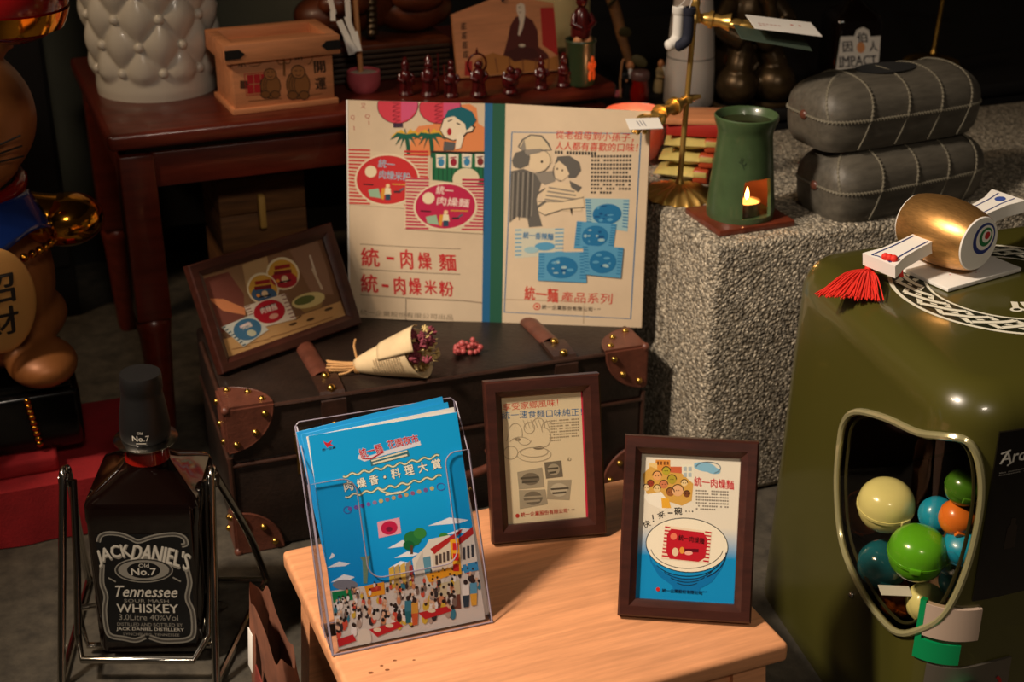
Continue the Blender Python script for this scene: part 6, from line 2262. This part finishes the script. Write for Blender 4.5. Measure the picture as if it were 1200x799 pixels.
# whiskey-style bottle with the white label
im0 = atz(1000, 84, 0.463) + RV * 0.02
im0.z = CBZ
im = thing('labelled_bottle', 'dark square bottle with a white IMPACT label behind the grey leather cases', 'bottle', im0, math.radians(8))
mb = MB()
lv = [(rsq(0.040, 0.010), 0.0), (rsq(0.043, 0.012), 0.004), (rsq(0.043, 0.012), 0.132), (rsq(0.040, 0.014), 0.142)]
ca, cb_ = rsq(0.040, 0.014), circ(0.016)
for t, z in ((0.35, 0.150), (0.7, 0.157), (1.0, 0.166)):
    lv.append(([(a[0] * (1 - t) + b_[0] * t, a[1] * (1 - t) + b_[1] * t) for a, b_ in zip(ca, cb_)], z))
lv += [(circ(0.0155), 0.20), (circ(0.0155), 0.205)]
mb.rings([[Vector((x, y, z)) for x, y in ring] for ring, z in lv], True, True, True)
mb.build('glass_body', 'whiskey', im, smooth=30)
MB().lathe([(0.017, 0.20), (0.018, 0.203), (0.018, 0.232), (0.0, 0.233)], 28).build('stopper', 'black', im)
p = Print([(972, 44), (1022, 38), (1018, 78), (970, 82)], 0.075, 0.062, step=0.0001)
p.clip = False
p.poly([(974, 46), (990, 44), (992, 37), (1000, 33), (1007, 36), (1009, 43), (1022, 41), (1019, 82), (970, 84)], (216, 212, 204), 1)
DK = (26, 26, 40)
p.text('伯', (993, 45.5), (1005, 44), 11, DK, 0.03, 2)
p.text('因', (977, 57), (988, 55.5), 11, DK, 0.03, 2)
p.text('人', (1008, 54), (1018, 53), 11, DK, 0.03, 2)
p.ell(998, 56, 5, 6, (206, 140, 90), 2, 18)
p.text('IMPACT', (974, 72.5), (1017, 68.5), 10.5, DK, 0.03, 2)
for k in range(6):
    p.line([(973 + 7.6 * k, 78.4 - 0.7 * k), (979 + 7.6 * k, 77.8 - 0.7 * k)], 1.2, DK, 2)
p.build('paper_label', 'print', im, lambda x, y, z: Vector((-0.0375 + x, -0.0432 - z, 0.053 + y)))


# ------------------------------------------------------------------ brass hand stands
def hand_mesh(base, dirv, length, m, parent, curl=-0.25):
    """a cast brass hand: wrist, palm, four fingers and a thumb pressing down"""
    d = Vector(dirv).normalized()
    side = d.cross(Vector((0, 0, 1))).normalized()
    upv = side.cross(d)
    base = Vector(base)
    wrist = base + d * length * 0.42
    palm = base + d * length * 0.66
    mb = MB()
    mb.tube([base, base + d * length * 0.12, base + d * length * 0.25, wrist, palm - d * length * 0.08], [0.0050, 0.0070, 0.0105, 0.0078, 0.0130], 14)
    mb.tube([base + d * length * 0.24, base + d * length * 0.30], 0.0125, 16)
    mb.ell(palm, (0.015, 0.0150, 0.0065), 16, 10, rot=(0, -math.asin(max(-1, min(1, d.z))), math.atan2(d.y, d.x)))
    for j, (off, ln) in enumerate(((-0.0095, 0.30), (-0.0032, 0.36), (0.0032, 0.35), (0.0095, 0.28))):
        p0 = palm + side * off + d * 0.008
        p1 = p0 + d * length * ln * 0.5 + upv * 0.001
        p2 = p0 + d * length * ln * 0.95 + upv * length * curl * 0.35
        mb.tube(smooth_open([p0, p1, p2], 4), [0.0044] * 5 + [0.0037] * 3 + [0.0026], 8)
    t0 = palm - side * 0.009 - d * 0.004
    mb.tube(smooth_open([t0, t0 - side * 0.007 + d * 0.010 - upv * 0.004, t0 - side * 0.002 + d * 0.026 - upv * 0.007], 4), [0.0042] * 5 + [0.0034] * 4, 8)
    return mb.build('hand', m, parent, smooth=60)


def brass_stand(loc, h, label, m='brass_bright', lean=0.0):
    t = thing('brass_hand_stand', label, 'card holder', loc, 0, ry=lean)
    mb = MB()
    n = 96
    rr = []
    for r, z, amp in ((0.0005, 0.020, 0), (0.010, 0.019, 0), (0.022, 0.0155, 0.0006), (0.036, 0.011, 0.0022), (0.047, 0.0055, 0.0036), (0.053, 0.0008, 0.0030), (0.051, 0.0, 0.003), (0.02, 0.0, 0.0)):
        ring = []
        for k in range(n):
            a = 2 * PI * k / n
            f = math.cos(18 * a)
            rad = r + amp * 0.7 * f
            ring.append(Vector((rad * math.cos(a), rad * math.sin(a), max(0, z + amp * 0.7 * f * (1 if z > 0.002 else 0)))))
        rr.append(ring)
    mb.rings(rr, True, True, True)
    mb.build('scalloped_base', m, t, smooth=50)
    MB().lathe([(0.0075, 0.018), (0.006, 0.024), (0.0042, 0.028), (0.0040, h), (0.0, h)], 20).build('pole', m, t)
    return t


b1 = atz(795, 229, CTZ)
bh = brass_stand(b1 + Vector((0, 0, 0)), 0.262, 'polished brass stand with two cast hands holding cards on the stone counter', lean=math.radians(2.0))
MB().lathe([(0.011, 0.255), (0.0125, 0.259), (0.009, 0.264), (0.006, 0.275), (0.007, 0.281), (0.004, 0.292), (0.0, 0.296)], 24).build('finial', 'brass_bright', bh)
MB().lathe([(0.004, 0.138), (0.0085, 0.140), (0.0085, 0.148), (0.004, 0.150)], 20).build('clamp_ring', 'brass_bright', bh)
h1 = Vector((-0.078, -0.100, -0.010))
hand_mesh((0, 0, 0.144), h1, 0.125, 'brass_bright', bh)
MB().tube([(0.004, 0.004, 0.145), (0.020, 0.010, 0.147)], [0.006, 0.003], 12).build('counter_knob', 'brass_bright', bh)
h2 = Vector((0.085, -0.022, -0.006))
hand_mesh((0, 0, 0.262), h2, 0.088, 'brass_bright', bh)


def card(name, label, c_, sx, sy, rot, m='white', th=0.0012, marks=None):
    o = thing(name, label, 'card', c_, rot[2], rx=rot[0], ry=rot[1])
    MB().box((0, 0, 0), (sx, sy, th), 0.0002, seg=1).build('card_stock', m, o)
    if marks:
        p = Print([(0, 0), (100, 0), (100, 60), (0, 60)], sx, sy, step=0.0001)
        marks(p)
        p.build('card_print', 'print', o, lambda x, y, z: Vector((x - sx / 2, y - sy / 2, th / 2 + z)))
    return o


cc1 = aty(755, 145, 1.866)
card('name_card', 'white card held by the lower brass hand over the scrapbook corner', cc1, 0.046, 0.032, (0.18, 0.0, 0.12),
     marks=lambda p: [p.line([(30 + 9 * k, 15), (34 + 9 * k, 45)], 3, (120, 120, 130)) for k in range(3)])
cc2 = aty(918, 30, 1.93)
card('name_card', 'white card with red print held by the upper brass hand', cc2, 0.094, 0.058, (0.10, 0.14, 0.1),
     marks=lambda p: [p.block(62, 22, 92, 30, 1, (190, 60, 50), seed=2), p.block(10, 34, 50, 50, 2, (190, 150, 140), seed=5)])
cc3 = aty(905, 44, 1.93)
card('green_leaflet', 'dark green folded card under the red-printed card in the upper brass hand', cc3, 0.100, 0.060, (0.10, 0.18, 0.06), m=mat('green card', (60, 74, 62), 0.6))

# little cloth socks hanging from the stand
for (dx, dy, ang, m_, lab) in ((-0.020, -0.004, 0.25, 'white', 'tiny white knitted sock hanging from the brass stand top'), (-0.006, -0.010, -0.05, 'navy', 'tiny navy knitted sock hanging from the brass stand top')):
    o = thing('miniature_sock', lab, 'sock', b1 + Vector((dx + 0.006, dy - 0.006, 0.228)), ang)
    mb = MB()
    mb.tube(smooth_open([(0, 0, 0.048), (0, 0, 0.025), (-0.001, 0, 0.008), (-0.008, -0.002, 0.0), (-0.018, -0.004, -0.004)], 5), [0.0075] * 11 + [0.008] * 5 + [0.0078] * 3 + [0.006, 0.003], 14)
    mb.build('sock_body', m_, o, smooth=70)
    MB().lathe([(0.008, 0.04), (0.0092, 0.042), (0.0092, 0.050), (0.0075, 0.051)], 18, cap=False).build('cuff', m_, o)
    MB().tube([(0, 0, 0.05), (-dx * 0.8, -dy + 0.006, 0.060)], 0.0007, 5).build('loop_thread', 'white', o)

b2 = atz(1093, 62, CBZ + 0.02)
b2.z = CBZ
bh2 = brass_stand(b2, 0.212, 'dim brass stand with one cast hand behind the grey leather cases', 'brass', lean=math.radians(3))
MB().lathe([(0.009, 0.205), (0.012, 0.213), (0.006, 0.222), (0.0, 0.227)], 20).build('finial', 'brass', bh2)
hand_mesh((0, 0, 0.214), Vector((0.10, -0.02, -0.012)), 0.09, 'brass', bh2)

# ------------------------------------------------------------------ pink candle bowl
pb0 = atz(746, 199, CTZ) + RV * 0.042 + RU * 0.014
pb = thing('candle_bowl', 'glowing pink frosted glass candle bowl behind the scrapbook', 'candle holder', pb0, 0)
MB().lathe([(0.0, 0.0), (0.022, 0.0), (0.036, 0.010), (0.046, 0.032), (0.049, 0.058), (0.0475, 0.080), (0.0465, 0.0815), (0.0455, 0.080), (0.0465, 0.058), (0.0435, 0.033), (0.034, 0.013), (0.0, 0.006)], 48).build('bowl_wall', 'pinkglass', pb)
MB().lathe([(0.0, 0.006), (0.018, 0.006), (0.018, 0.026), (0.0, 0.026)], 24).build('candle', 'wax', pb)
MB().lathe([(0.0003, 0.027), (0.0035, 0.033), (0.0028, 0.040), (0.0003, 0.05)], 12).build('flame', 'flame', pb)
lp = bpy.data.lights.new('bowl_candle_light', 'POINT')
lp.energy = 0.12
lp.color = (1.0, 0.46, 0.18)
lp.shadow_soft_size = 0.008
lpo = bpy.data.objects.new('bowl_candle_light', lp)
COL.objects.link(lpo)
lpo.location = pb0 + Vector((0, 0, 0.062))

# ------------------------------------------------------------------ snack packets and the plank on them
pk0 = atz(812, 214, CTZ) + RV * 0.03
for k, lab in enumerate(('bottom yellow snack packet of the stack behind the brass stand', 'middle yellow snack packet of the stack behind the brass stand', 'top yellow snack packet of the stack, under the plank')):
    t = thing('snack_packet', lab, 'packet', pk0 + Vector((-0.004 + 0.006 * k, 0.002 * k, 0.0225 * k)), math.radians(-18 + 4 * k), group='snack packets')

    def pil(a, t_, k=k):
        x = -0.038 + 0.062 * a
        y = -0.03 + 0.06 * t_
        e = (math.sin(PI * t_) ** 0.6) * (min(1, a * 2.4) ** 0.7)
        return x, y, 0.0108 * e * (1 + 0.10 * math.sin(9 * a + 5 * t_ + k))
    mb = MB()
    mb.surf(lambda a, t_: Vector((pil(a, t_)[0], pil(a, t_)[1], 0.0112 + pil(a, t_)[2])), 18, 14)
    mb.surf(lambda a, t_: Vector((pil(a, t_)[0], pil(a, t_)[1], 0.0112 - pil(a, t_)[2])), 18, 14)
    bmesh.ops.remove_doubles(mb.bm, verts=mb.bm.verts, dist=1e-4)
    mb.build('wrapper', 'packet', t, smooth=70)
    MB().box((0.034, 0, 0.0112), (0.024, 0.056, 0.021), 0.004, seg=3).build('printed_end', 'packetred', t)
    MB().box((0.033, -0.0284, 0.0150), (0.020, 0.0012, 0.008), 0.0004).build('label_band', 'packet', t)
rc = MB().box((0, 0, 0.009), (0.085, 0.06, 0.018), 0.001).build('red_carton', 'redbox', None, loc=pk0 + Vector((0.016, 0.012, 0.0685)), rot=(0, 0, math.radians(-10)))
tag(rc, 'flat red carton lying on the yellow snack packets', 'carton')
wk = MB().box((0, 0, 0.004), (0.09, 0.07, 0.008), 0.001).build('wooden_plank', 'boxwood', None, loc=pk0 + Vector((0.014, 0.016, 0.0868)), rot=(0, 0, math.radians(-4)))
tag(wk, 'small light wooden plank on top of the red carton', 'plank')

# ------------------------------------------------------------------ oil burner with a tealight
bu0 = Vector((0.319, 1.882, CTZ))
bd = MB().box((0, 0, 0.0045), (0.118, 0.102, 0.009), 0.0015).build('burner_board', mat('brown leather board', (104, 46, 28), 0.35, var=0.35, vscale=25, coat=0.2), None, loc=bu0, rot=(0, 0, ROOM))
tag(bd, 'square reddish brown board under the green candle burner', 'board')
bu = thing('oil_burner', 'green glazed ceramic oil burner with an open window and a lit tealight', 'candle holder', bu0 + Vector((0, 0, 0.0092)), 0)
BH_ = 0.142


def bur(z):
    prof = [(0.0, 0.0465), (0.01, 0.0475), (0.05, 0.0440), (0.10, 0.0390), (0.118, 0.0378), (0.128, 0.0400), (0.136, 0.0435), (0.142, 0.0440)]
    for (z0, r0), (z1, r1) in zip(prof, prof[1:]):
        if z <= z1:
            return r0 + (r1 - r0) * (z - z0) / (z1 - z0)
    return prof[-1][1]


TH0 = math.radians(-90 + 24)       # direction of the window


def bmap(th, z, d=0.0):
    r = bur(z) - d
    return Vector((r * math.cos(th), r * math.sin(th), z))


for nm, d, m_ in (('outer_wall', 0.0, 'greenceramic'), ('inner_wall', 0.005, 'ember')):
    hole = [(TH0 - 0.50, 0.008), (TH0 + 0.50, 0.008), (TH0 + 0.52, 0.045), (TH0 + 0.49, 0.060), (TH0 + 0.3, 0.0625), (TH0 - 0.3, 0.0625), (TH0 - 0.49, 0.060), (TH0 - 0.52, 0.045)]
    ztop = BH_ if nm == 'outer_wall' else 0.098
    b = sheet_with_hole([(TH0 - PI, 0), (TH0 + PI - 1e-3, 0), (TH0 + PI - 1e-3, ztop), (TH0 - PI, ztop)], hole)
    bisect_map(b, [TH0 - PI + 2 * PI * k / 56 for k in range(1, 56)], [0.01, 0.05, 0.08, 0.10, 0.118, 0.128, 0.136], lambda th, z: bmap(th, z, d))
    mb = MB()
    mb.merge(b)
    bmesh.ops.remove_doubles(mb.bm, verts=mb.bm.verts, dist=1e-4)
    o = mb.build(nm, m_, bu, smooth=50)
# thickness of the window edge
hl = []
for (a, z), (a2, z2) in zip(hole, hole[1:] + hole[:1]):
    for k in range(6):
        hl.append((a + (a2 - a) * k / 6, z + (z2 - z) * k / 6))
mb = MB()
mb.rings([[bmap(a, z, 0.0) for a, z in hl], [bmap(a, z, 0.005) for a, z in hl]], True)
mb.build('window_edge', 'greenceramic', bu)
MB().lathe([(0.0440, 0.142), (0.0425, 0.1435), (0.0405, 0.142), (0.0385, 0.134), (0.030, 0.120), (0.0, 0.116)], 48, cap=False).build('oil_dish', 'greenceramic', bu)
MB().lathe([(0.0375, 0.1325), (0.0, 0.1325)], 48, cap=False).build('oil_surface', mat('dark oil', (40, 34, 18), 0.1, coat=0.5), bu)
MB().lathe([(0.0, 0.002), (0.042, 0.002), (0.042, 0.006), (0.0, 0.006)], 40).build('floor_disc', 'greenceramic', bu)
MB().lathe([(0.0, 0.098), (0.035, 0.098)], 40, cap=False).build('chamber_roof', 'ember', bu)
tl0 = bu0 + Vector((0.006, -0.014, 0.0092 + 0.006))
tl = thing('tealight', 'lit tealight candle inside the green oil burner', 'candle', tl0, 0)
MB().lathe([(0.0, 0.0), (0.0185, 0.0), (0.019, 0.001), (0.019, 0.0185), (0.0183, 0.0185), (0.0180, 0.016), (0.0, 0.016)], 36).build('metal_cup', 'alu', tl)
MB().lathe([(0.0178, 0.0163), (0.009, 0.0168), (0.0, 0.0166)], 30, cap=False).build('wax_pool', 'wax', tl)
MB().cyl((0, 0, 0.016), (0.0005, 0, 0.021), 0.0007, n=6).build('wick', 'blackmatt', tl)
MB().lathe([(0.0003, 0.0195), (0.0026, 0.0235), (0.0029, 0.0265), (0.0018, 0.032), (0.0002, 0.038)], 14).build('flame', 'flame', tl)
lp2 = bpy.data.lights.new('tealight_light', 'POINT')
lp2.energy = 0.09
lp2.color = (1.0, 0.45, 0.15)
lp2.shadow_soft_size = 0.004
lpo2 = bpy.data.objects.new('tealight_light', lp2)
COL.objects.link(lpo2)
lpo2.location = tl0 + Vector((0, 0, 0.043))
# sprig scratched into the glaze
p = Print([(0, 0), (100, 0), (100, 60), (0, 60)], 0.5, 0.03, step=0.0003)
for (a, b_, c_, d_) in ((20, 20, 60, 30), (40, 24, 52, 10), (44, 26, 60, 40), (30, 22, 38, 8), (56, 30, 70, 22)):
    p.line([(a, b_), (c_, d_)], 3, (40, 54, 34))
p.build('glaze_sprig', 'print', bu, lambda x, y, z: bmap(math.radians(-90) - 0.42 + x, 0.068 + y, -0.0003 - z))


# ------------------------------------------------------------------ laced grey leather cases
def leather_case(c_, rz, label, hole=False):
    t = thing('leather_case', label, 'case', c_, rz, group='laced grey leather cases on the stone counter')
    a_, b_, hh = 0.140, 0.066, 0.096
    zs = hh * 0.46

    def sec(z):
        """half-length scale of the outline at height z"""
        if z <= zs:
            q = (zs - z) / zs
            return 1 - 0.10 * q ** 2.2 - (0.04 if z < 0.004 else 0)
        q = (z - zs) / (hh - zs)
        return max(0.0, (1 - q ** 2.6)) ** 0.5

    def outline(th, z):
        s_ = sec(z)
        inset = (1 - s_)
        # rounded-rectangle outline, shrinking evenly towards the top
        ca, sa = math.cos(th), math.sin(th)
        e = 0.42
        x = (a_ - 0.9 * b_ * inset) * math.copysign(abs(ca) ** e, ca)
        y = (b_ - b_ * 0.97 * inset) * math.copysign(abs(sa) ** e, sa)
        return Vector((x, y, z))
    N = 72
    zsL = [0, 0.003, 0.01, 0.02, 0.032, zs - 0.0008]
    zsU = [zs + 0.0008] + [zs + (hh - zs) * math.sin(PI / 2 * k / 14) for k in range(1, 15)]
    mb = MB()
    mb.rings([[outline(2 * PI * k / N, z) for k in range(N)] for z in zsL], True, True, True)
    mb.build('lower_shell', 'greyleather', t, smooth=50)
    mb = MB()
    mb.rings([[outline(2 * PI * k / N, z) for k in range(N)] for z in zsU], True, True, True)
    mb.build('upper_shell', 'greyleather', t, smooth=50)

    def lace(pts, nm, r=0.0021, step=0.0052):
        """whip-stitched lacing: short slanted stitches along a seam"""
        mb = MB()
        mb.tube(pts, r * 0.75, 6)
        # walk along
        acc_ = 0.0
        for p0, p1 in zip(pts, pts[1:]):
            d = (p1 - p0)
            L = d.length
            if L < 1e-6:
                continue
            d.normalize()
            while acc_ < L:
                q = p0 + d * acc_
                n_ = Vector((q.x / a_ * 0.4, q.y / b_, 0.6)).normalized()
                sd = d.cross(n_).normalized()
                mb.tube([q - sd * r * 1.1 - d * r * 0.7, q + n_ * r * 0.7, q + sd * r * 1.1 + d * r * 0.7], r * 0.5, 5)
                acc_ += step
            acc_ -= L
        return mb.build(nm, 'braid', t, smooth=60)
    ring = [outline(2 * PI * k / N, zs) + Vector((0, 0, 0.0008)) for k in range(N + 1)]
    lace(ring, 'seam_lacing')
    for xs in (-0.075, -0.012, 0.046, 0.098):
        pts = []
        for k in range(29):
            a = PI * k / 28
            # cross-section of the dome at this station
            z = zs + (hh - zs) * math.sin(a) ** 0.72 * (1.0 if abs(xs) < 0.09 else 0.985)
            s_ = sec(min(z, hh * 0.9999))
            y = -math.copysign((b_ - b_ * 0.97 * (1 - s_)), math.cos(a)) if k not in (14,) else 0
            if abs(math.cos(a)) < 0.35:
                y = -(b_ - b_ * 0.97 * (1 - sec(zs + (hh - zs) * math.sin(math.acos(0.35)) ** 0.72))) * math.cos(a) / 0.35
            pts.append(Vector((xs + 0.004 * math.sin(a * 2), y * 1.01, z + 0.0006)))
        lace(pts, 'cross_lacing', 0.0019, 0.006)
        MB().tube([Vector((xs, -b_ * 1.0, zs)), Vector((xs - 0.008, -b_ * 0.99, zs * 0.5)), Vector((xs - 0.014, -b_ * 0.93, 0.004))], 0.0010, 5).build('lower_crease', 'braid', t)
    # end seam over the rounded nose
    pts = [outline(math.radians(180 + 28 * (1 - k / 10)), zs + (hh - zs) * math.sin(PI / 2 * k / 10)) for k in range(10)]
    lace(pts, 'end_lacing', 0.0019, 0.006)
    tip = outline(PI, zs)
    MB().ell(tip, (0.004, 0.008, 0.007), 12, 8).build('end_tab', 'tan', t)
    if hole:
        mb = MB()
        mb.rings([[Vector((-0.005 + (0.046 + 0.004 * j) * math.cos(2 * PI * k / 40), (0.024 + 0.003 * j) * math.sin(2 * PI * k / 40), hh + 0.0010 - 0.0006 * j)) for k in range(40)] for j in range(2)], True, True)
        mb.build('slot_shade', mat('slot shade black', (10, 9, 8), 0.9), t)  # black oval on the closed lid paints the dark of the slot
    return t


LR = math.radians(28)
leather_case(Vector((0.548, 1.968, CTZ)), LR, 'lower of two stacked grey leather cases with pale laced seams, on stone')
leather_case(Vector((0.532, 1.984, CTZ + 0.0955)), LR - 0.05, 'upper grey leather case with an oval slot in its top', True)

# ------------------------------------------------------------------ lucky mallet, paper pad on the machine
pd = Vector((0.515, 1.520, MZ + 0.001))
pad = thing('paper_pad', 'white paper pad with faint pink print under the golden mallet', 'paper', pd, math.radians(31))
MB().box((0, 0, 0.0022), (0.118, 0.078, 0.0044), 0.0005).build('sheets', 'white', pad)
p = Print([(0, 0), (100, 0), (100, 60), (0, 60)], 0.118, 0.078, step=0.0001)
p.block(52, 46, 62, 49, 1, (214, 120, 130), seed=2)
p.block(26, 38, 32, 41, 1, (214, 120, 130), seed=3)
p.build('pad_print', 'print', pad, lambda x, y, z: Vector((x - 0.059, y - 0.039, 0.00445 + z)))
mc = atz(1108, 271, MZ + 0.046)
ml = thing('lucky_mallet', 'golden lucky mallet with white painted ends, flat handle and red tassel', 'mallet', mc, math.radians(-56), rx=0.16)
RM, LM = 0.0395, 0.046
mb = MB()
mb.tube([Vector((x, 0, 0)) for x in [LM * (-1 + 2 * k / 16) for k in range(17)]], [RM * (0.80 + 0.20 * math.sin(PI * k / 16) ** 0.8) for k in range(17)], 44)
mb.build('barrel', 'satingold', ml, smooth=60)
for s in (-1, 1):
    e = MB()
    e.tube([(s * (LM - 0.0005), 0, 0), (s * (LM + 0.0018), 0, 0)], [RM * 0.80, RM * 0.775], 44)
    en = e.build('end_disc', 'white', ml)
    p = Print([(0, 0), (100, 0), (100, 100), (0, 100)], 0.06, 0.06, step=0.00012)
    sx_, sy_ = 63, 44
    for (r0, c_) in ((31, (36, 50, 120)), (24.5, (226, 222, 214)), (18.5, (30, 110, 60)), (12.5, (226, 222, 214)), (7.5, (176, 30, 34))):
        p.ell(sx_ + (31 - r0) * 0.35, sy_ - (31 - r0) * 0.15, r0, r0, c_, 1 + [31, 24.5, 18.5, 12.5, 7.5].index(r0), 30)
    p.build('painted_swirl', 'print', en, lambda x, y, z: Vector((s * (LM + 0.0019) + s * z, s * (x - 0.03), y - 0.03)))
# flat flaring handle through the barrel
out_ = []
hp = [(-0.108, 0.024), (-0.104, 0.023), (-0.085, 0.0165), (-0.06, 0.0145), (-0.03, 0.0140), (0.03, 0.0140), (0.06, 0.0145), (0.085, 0.0165), (0.104, 0.023), (0.108, 0.024)]
poly = [(w_, y_) for y_, w_ in hp] + [(-w_, y_) for y_, w_ in reversed(hp)]
mb = MB()
mb.prism(poly, lambda a, b_: Vector((a, b_, -0.0085)), lambda a, b_: Vector((a, b_, 0.0065)))
hn = mb.build('handle', 'white', ml, smooth=25)
p = Print([(0, 0), (100, 0), (100, 100), (0, 100)], 1.0, 1.0, step=0.0003)
for s in (-1, 1):
    p.line([(50 + s * 32, 3), (50 + s * 30, 18), (50 + s * 26, 40), (50 + s * 25, 60), (50 + s * 25, 92)], 5, (40, 54, 110))
p.line([(18, 3), (34, 6), (66, 6), (82, 3)], 2.5, (40, 54, 110))
p.build('handle_lines', 'print', hn, lambda x, y, z: Vector(((x - 0.5) * 0.042 * (1 + 0.35 * max(0, (1 - y) * -1 + 0.0)), -0.107 + (1 - y) * 0.072, 0.0066 + z * 0.5)))
p = Print([(0, 0), (100, 0), (100, 100), (0, 100)], 1.0, 1.0, step=0.0003)
p.line([(16, 2), (24, 40), (24, 98)], 5, (40, 54, 110))
p.line([(84, 2), (76, 40), (76, 98)], 5, (40, 54, 110))
p.ell(50, 22, 18, 12, (60, 80, 150))
p.build('handle_pattern', 'print', hn, lambda x, y, z: Vector(((x - 0.5) * 0.034, 0.050 + y * 0.055, 0.0066 + z * 0.5)))
# red tassel tied to the near end of the handle, spread over the machine lid
MW_ = Matrix.Translation(mc) @ Matrix.Rotation(math.radians(-56), 4, 'Z') @ Matrix.Rotation(0.16, 4, 'X')
inv = MW_.inverted()
k0 = MW_ @ Vector((0.006, -0.100, 0.007))
kn0 = atz(1018, 316, MZ + 0.010)
ra_, rb_ = atz(957, 345, MZ + 0.002), atz(1032, 352, MZ + 0.002)
ts = []
mb = MB()
rnd = random.Random(9)
for k in range(110):
    t = k / 109
    e_ = ra_.lerp(rb_, t) + Vector((rnd.uniform(-0.003, 0.003), rnd.uniform(-0.006, 0.004), 0))
    mid = kn0.lerp(e_, 0.45) + Vector((rnd.uniform(-0.003, 0.003), 0, 0.004 + rnd.uniform(0, 0.006)))
    e_.z = MZ + 0.0015 + rnd.uniform(0, 0.004)
    mb.tube([inv @ q for q in smooth_open([kn0 + Vector((rnd.uniform(-0.003, 0.003), rnd.uniform(-0.003, 0.003), 0)), mid, e_], 4)], 0.0009, 4)
ta = mb.build('tassel_threads', 'tassel', ml, kind='stuff')
MB().ell(inv @ (kn0 + Vector((0.002, 0.001, 0.001))), 0.0065, 12, 8).build('tassel_knot', 'tassel', ml)
MB().tube([inv @ q for q in smooth_open([kn0, kn0.lerp(k0, 0.5) + Vector((0, -0.002, 0.004)), k0, k0 + Vector((0.012, 0.002, -0.004)), k0 + Vector((0.016, -0.006, -0.02))], 5)], 0.0026, 8).build('tassel_cord', 'tassel', ml)
for k in range(3):
    MB().ell(inv @ (k0 + Vector((0.004 * k - 0.003, -0.003 * k, 0.002))), 0.0045, 10, 7).build('cord_knot', 'tassel', ml)

# ------------------------------------------------------------------ paper bag leaning by the stool
bgp = Vector((-0.254, 1.235, 0))
bag = thing('paper_bag', 'crumpled brown paper bag with a white tag wedged beside the pine stool', 'bag', bgp, math.radians(112))
rnd = random.Random(6)


def bagf(a, t):
    th = 2 * PI * a
    z = 0.185 * t
    w_, d_ = 0.085 * (1 - 0.12 * t), 0.017 * (1 - 0.35 * t)
    x = w_ * math.copysign(abs(math.cos(th)) ** 0.5, math.cos(th))
    y = d_ * math.copysign(abs(math.sin(th)) ** 0.5, math.sin(th))
    cr_ = 0.004 * math.sin(7 * th + 11 * t) * math.sin(PI * t)
    return Vector((x + cr_, y + cr_ * 0.7, z + 0.008 * t * math.sin(5 * th)))


mb = MB()
mb.surf(bagf, 48, 18, cu=True)
mb.lathe([(0.0, 0.0006), (0.012, 0.0006)], 12, cap=False)
mb.build('bag_body', 'brownpaper', bag, smooth=35)
MB().box((0.03, 0.0195, 0.135), (0.022, 0.001, 0.045), 0.0002, rot=(0.1, 0.15, 0)).build('tag', 'white', bag)
MB().box((-0.015, 0.0200, 0.105), (0.055, 0.002, 0.045), 0.0005, rot=(0.06, -0.1, 0)).build('red_label', mat('dark red label', (110, 40, 30), 0.6), bag)
MB().box((-0.045, 0.0210, 0.035), (0.03, 0.0012, 0.05), 0.0003, rot=(0.05, 0.3, 0)).build('tag', 'white', bag)
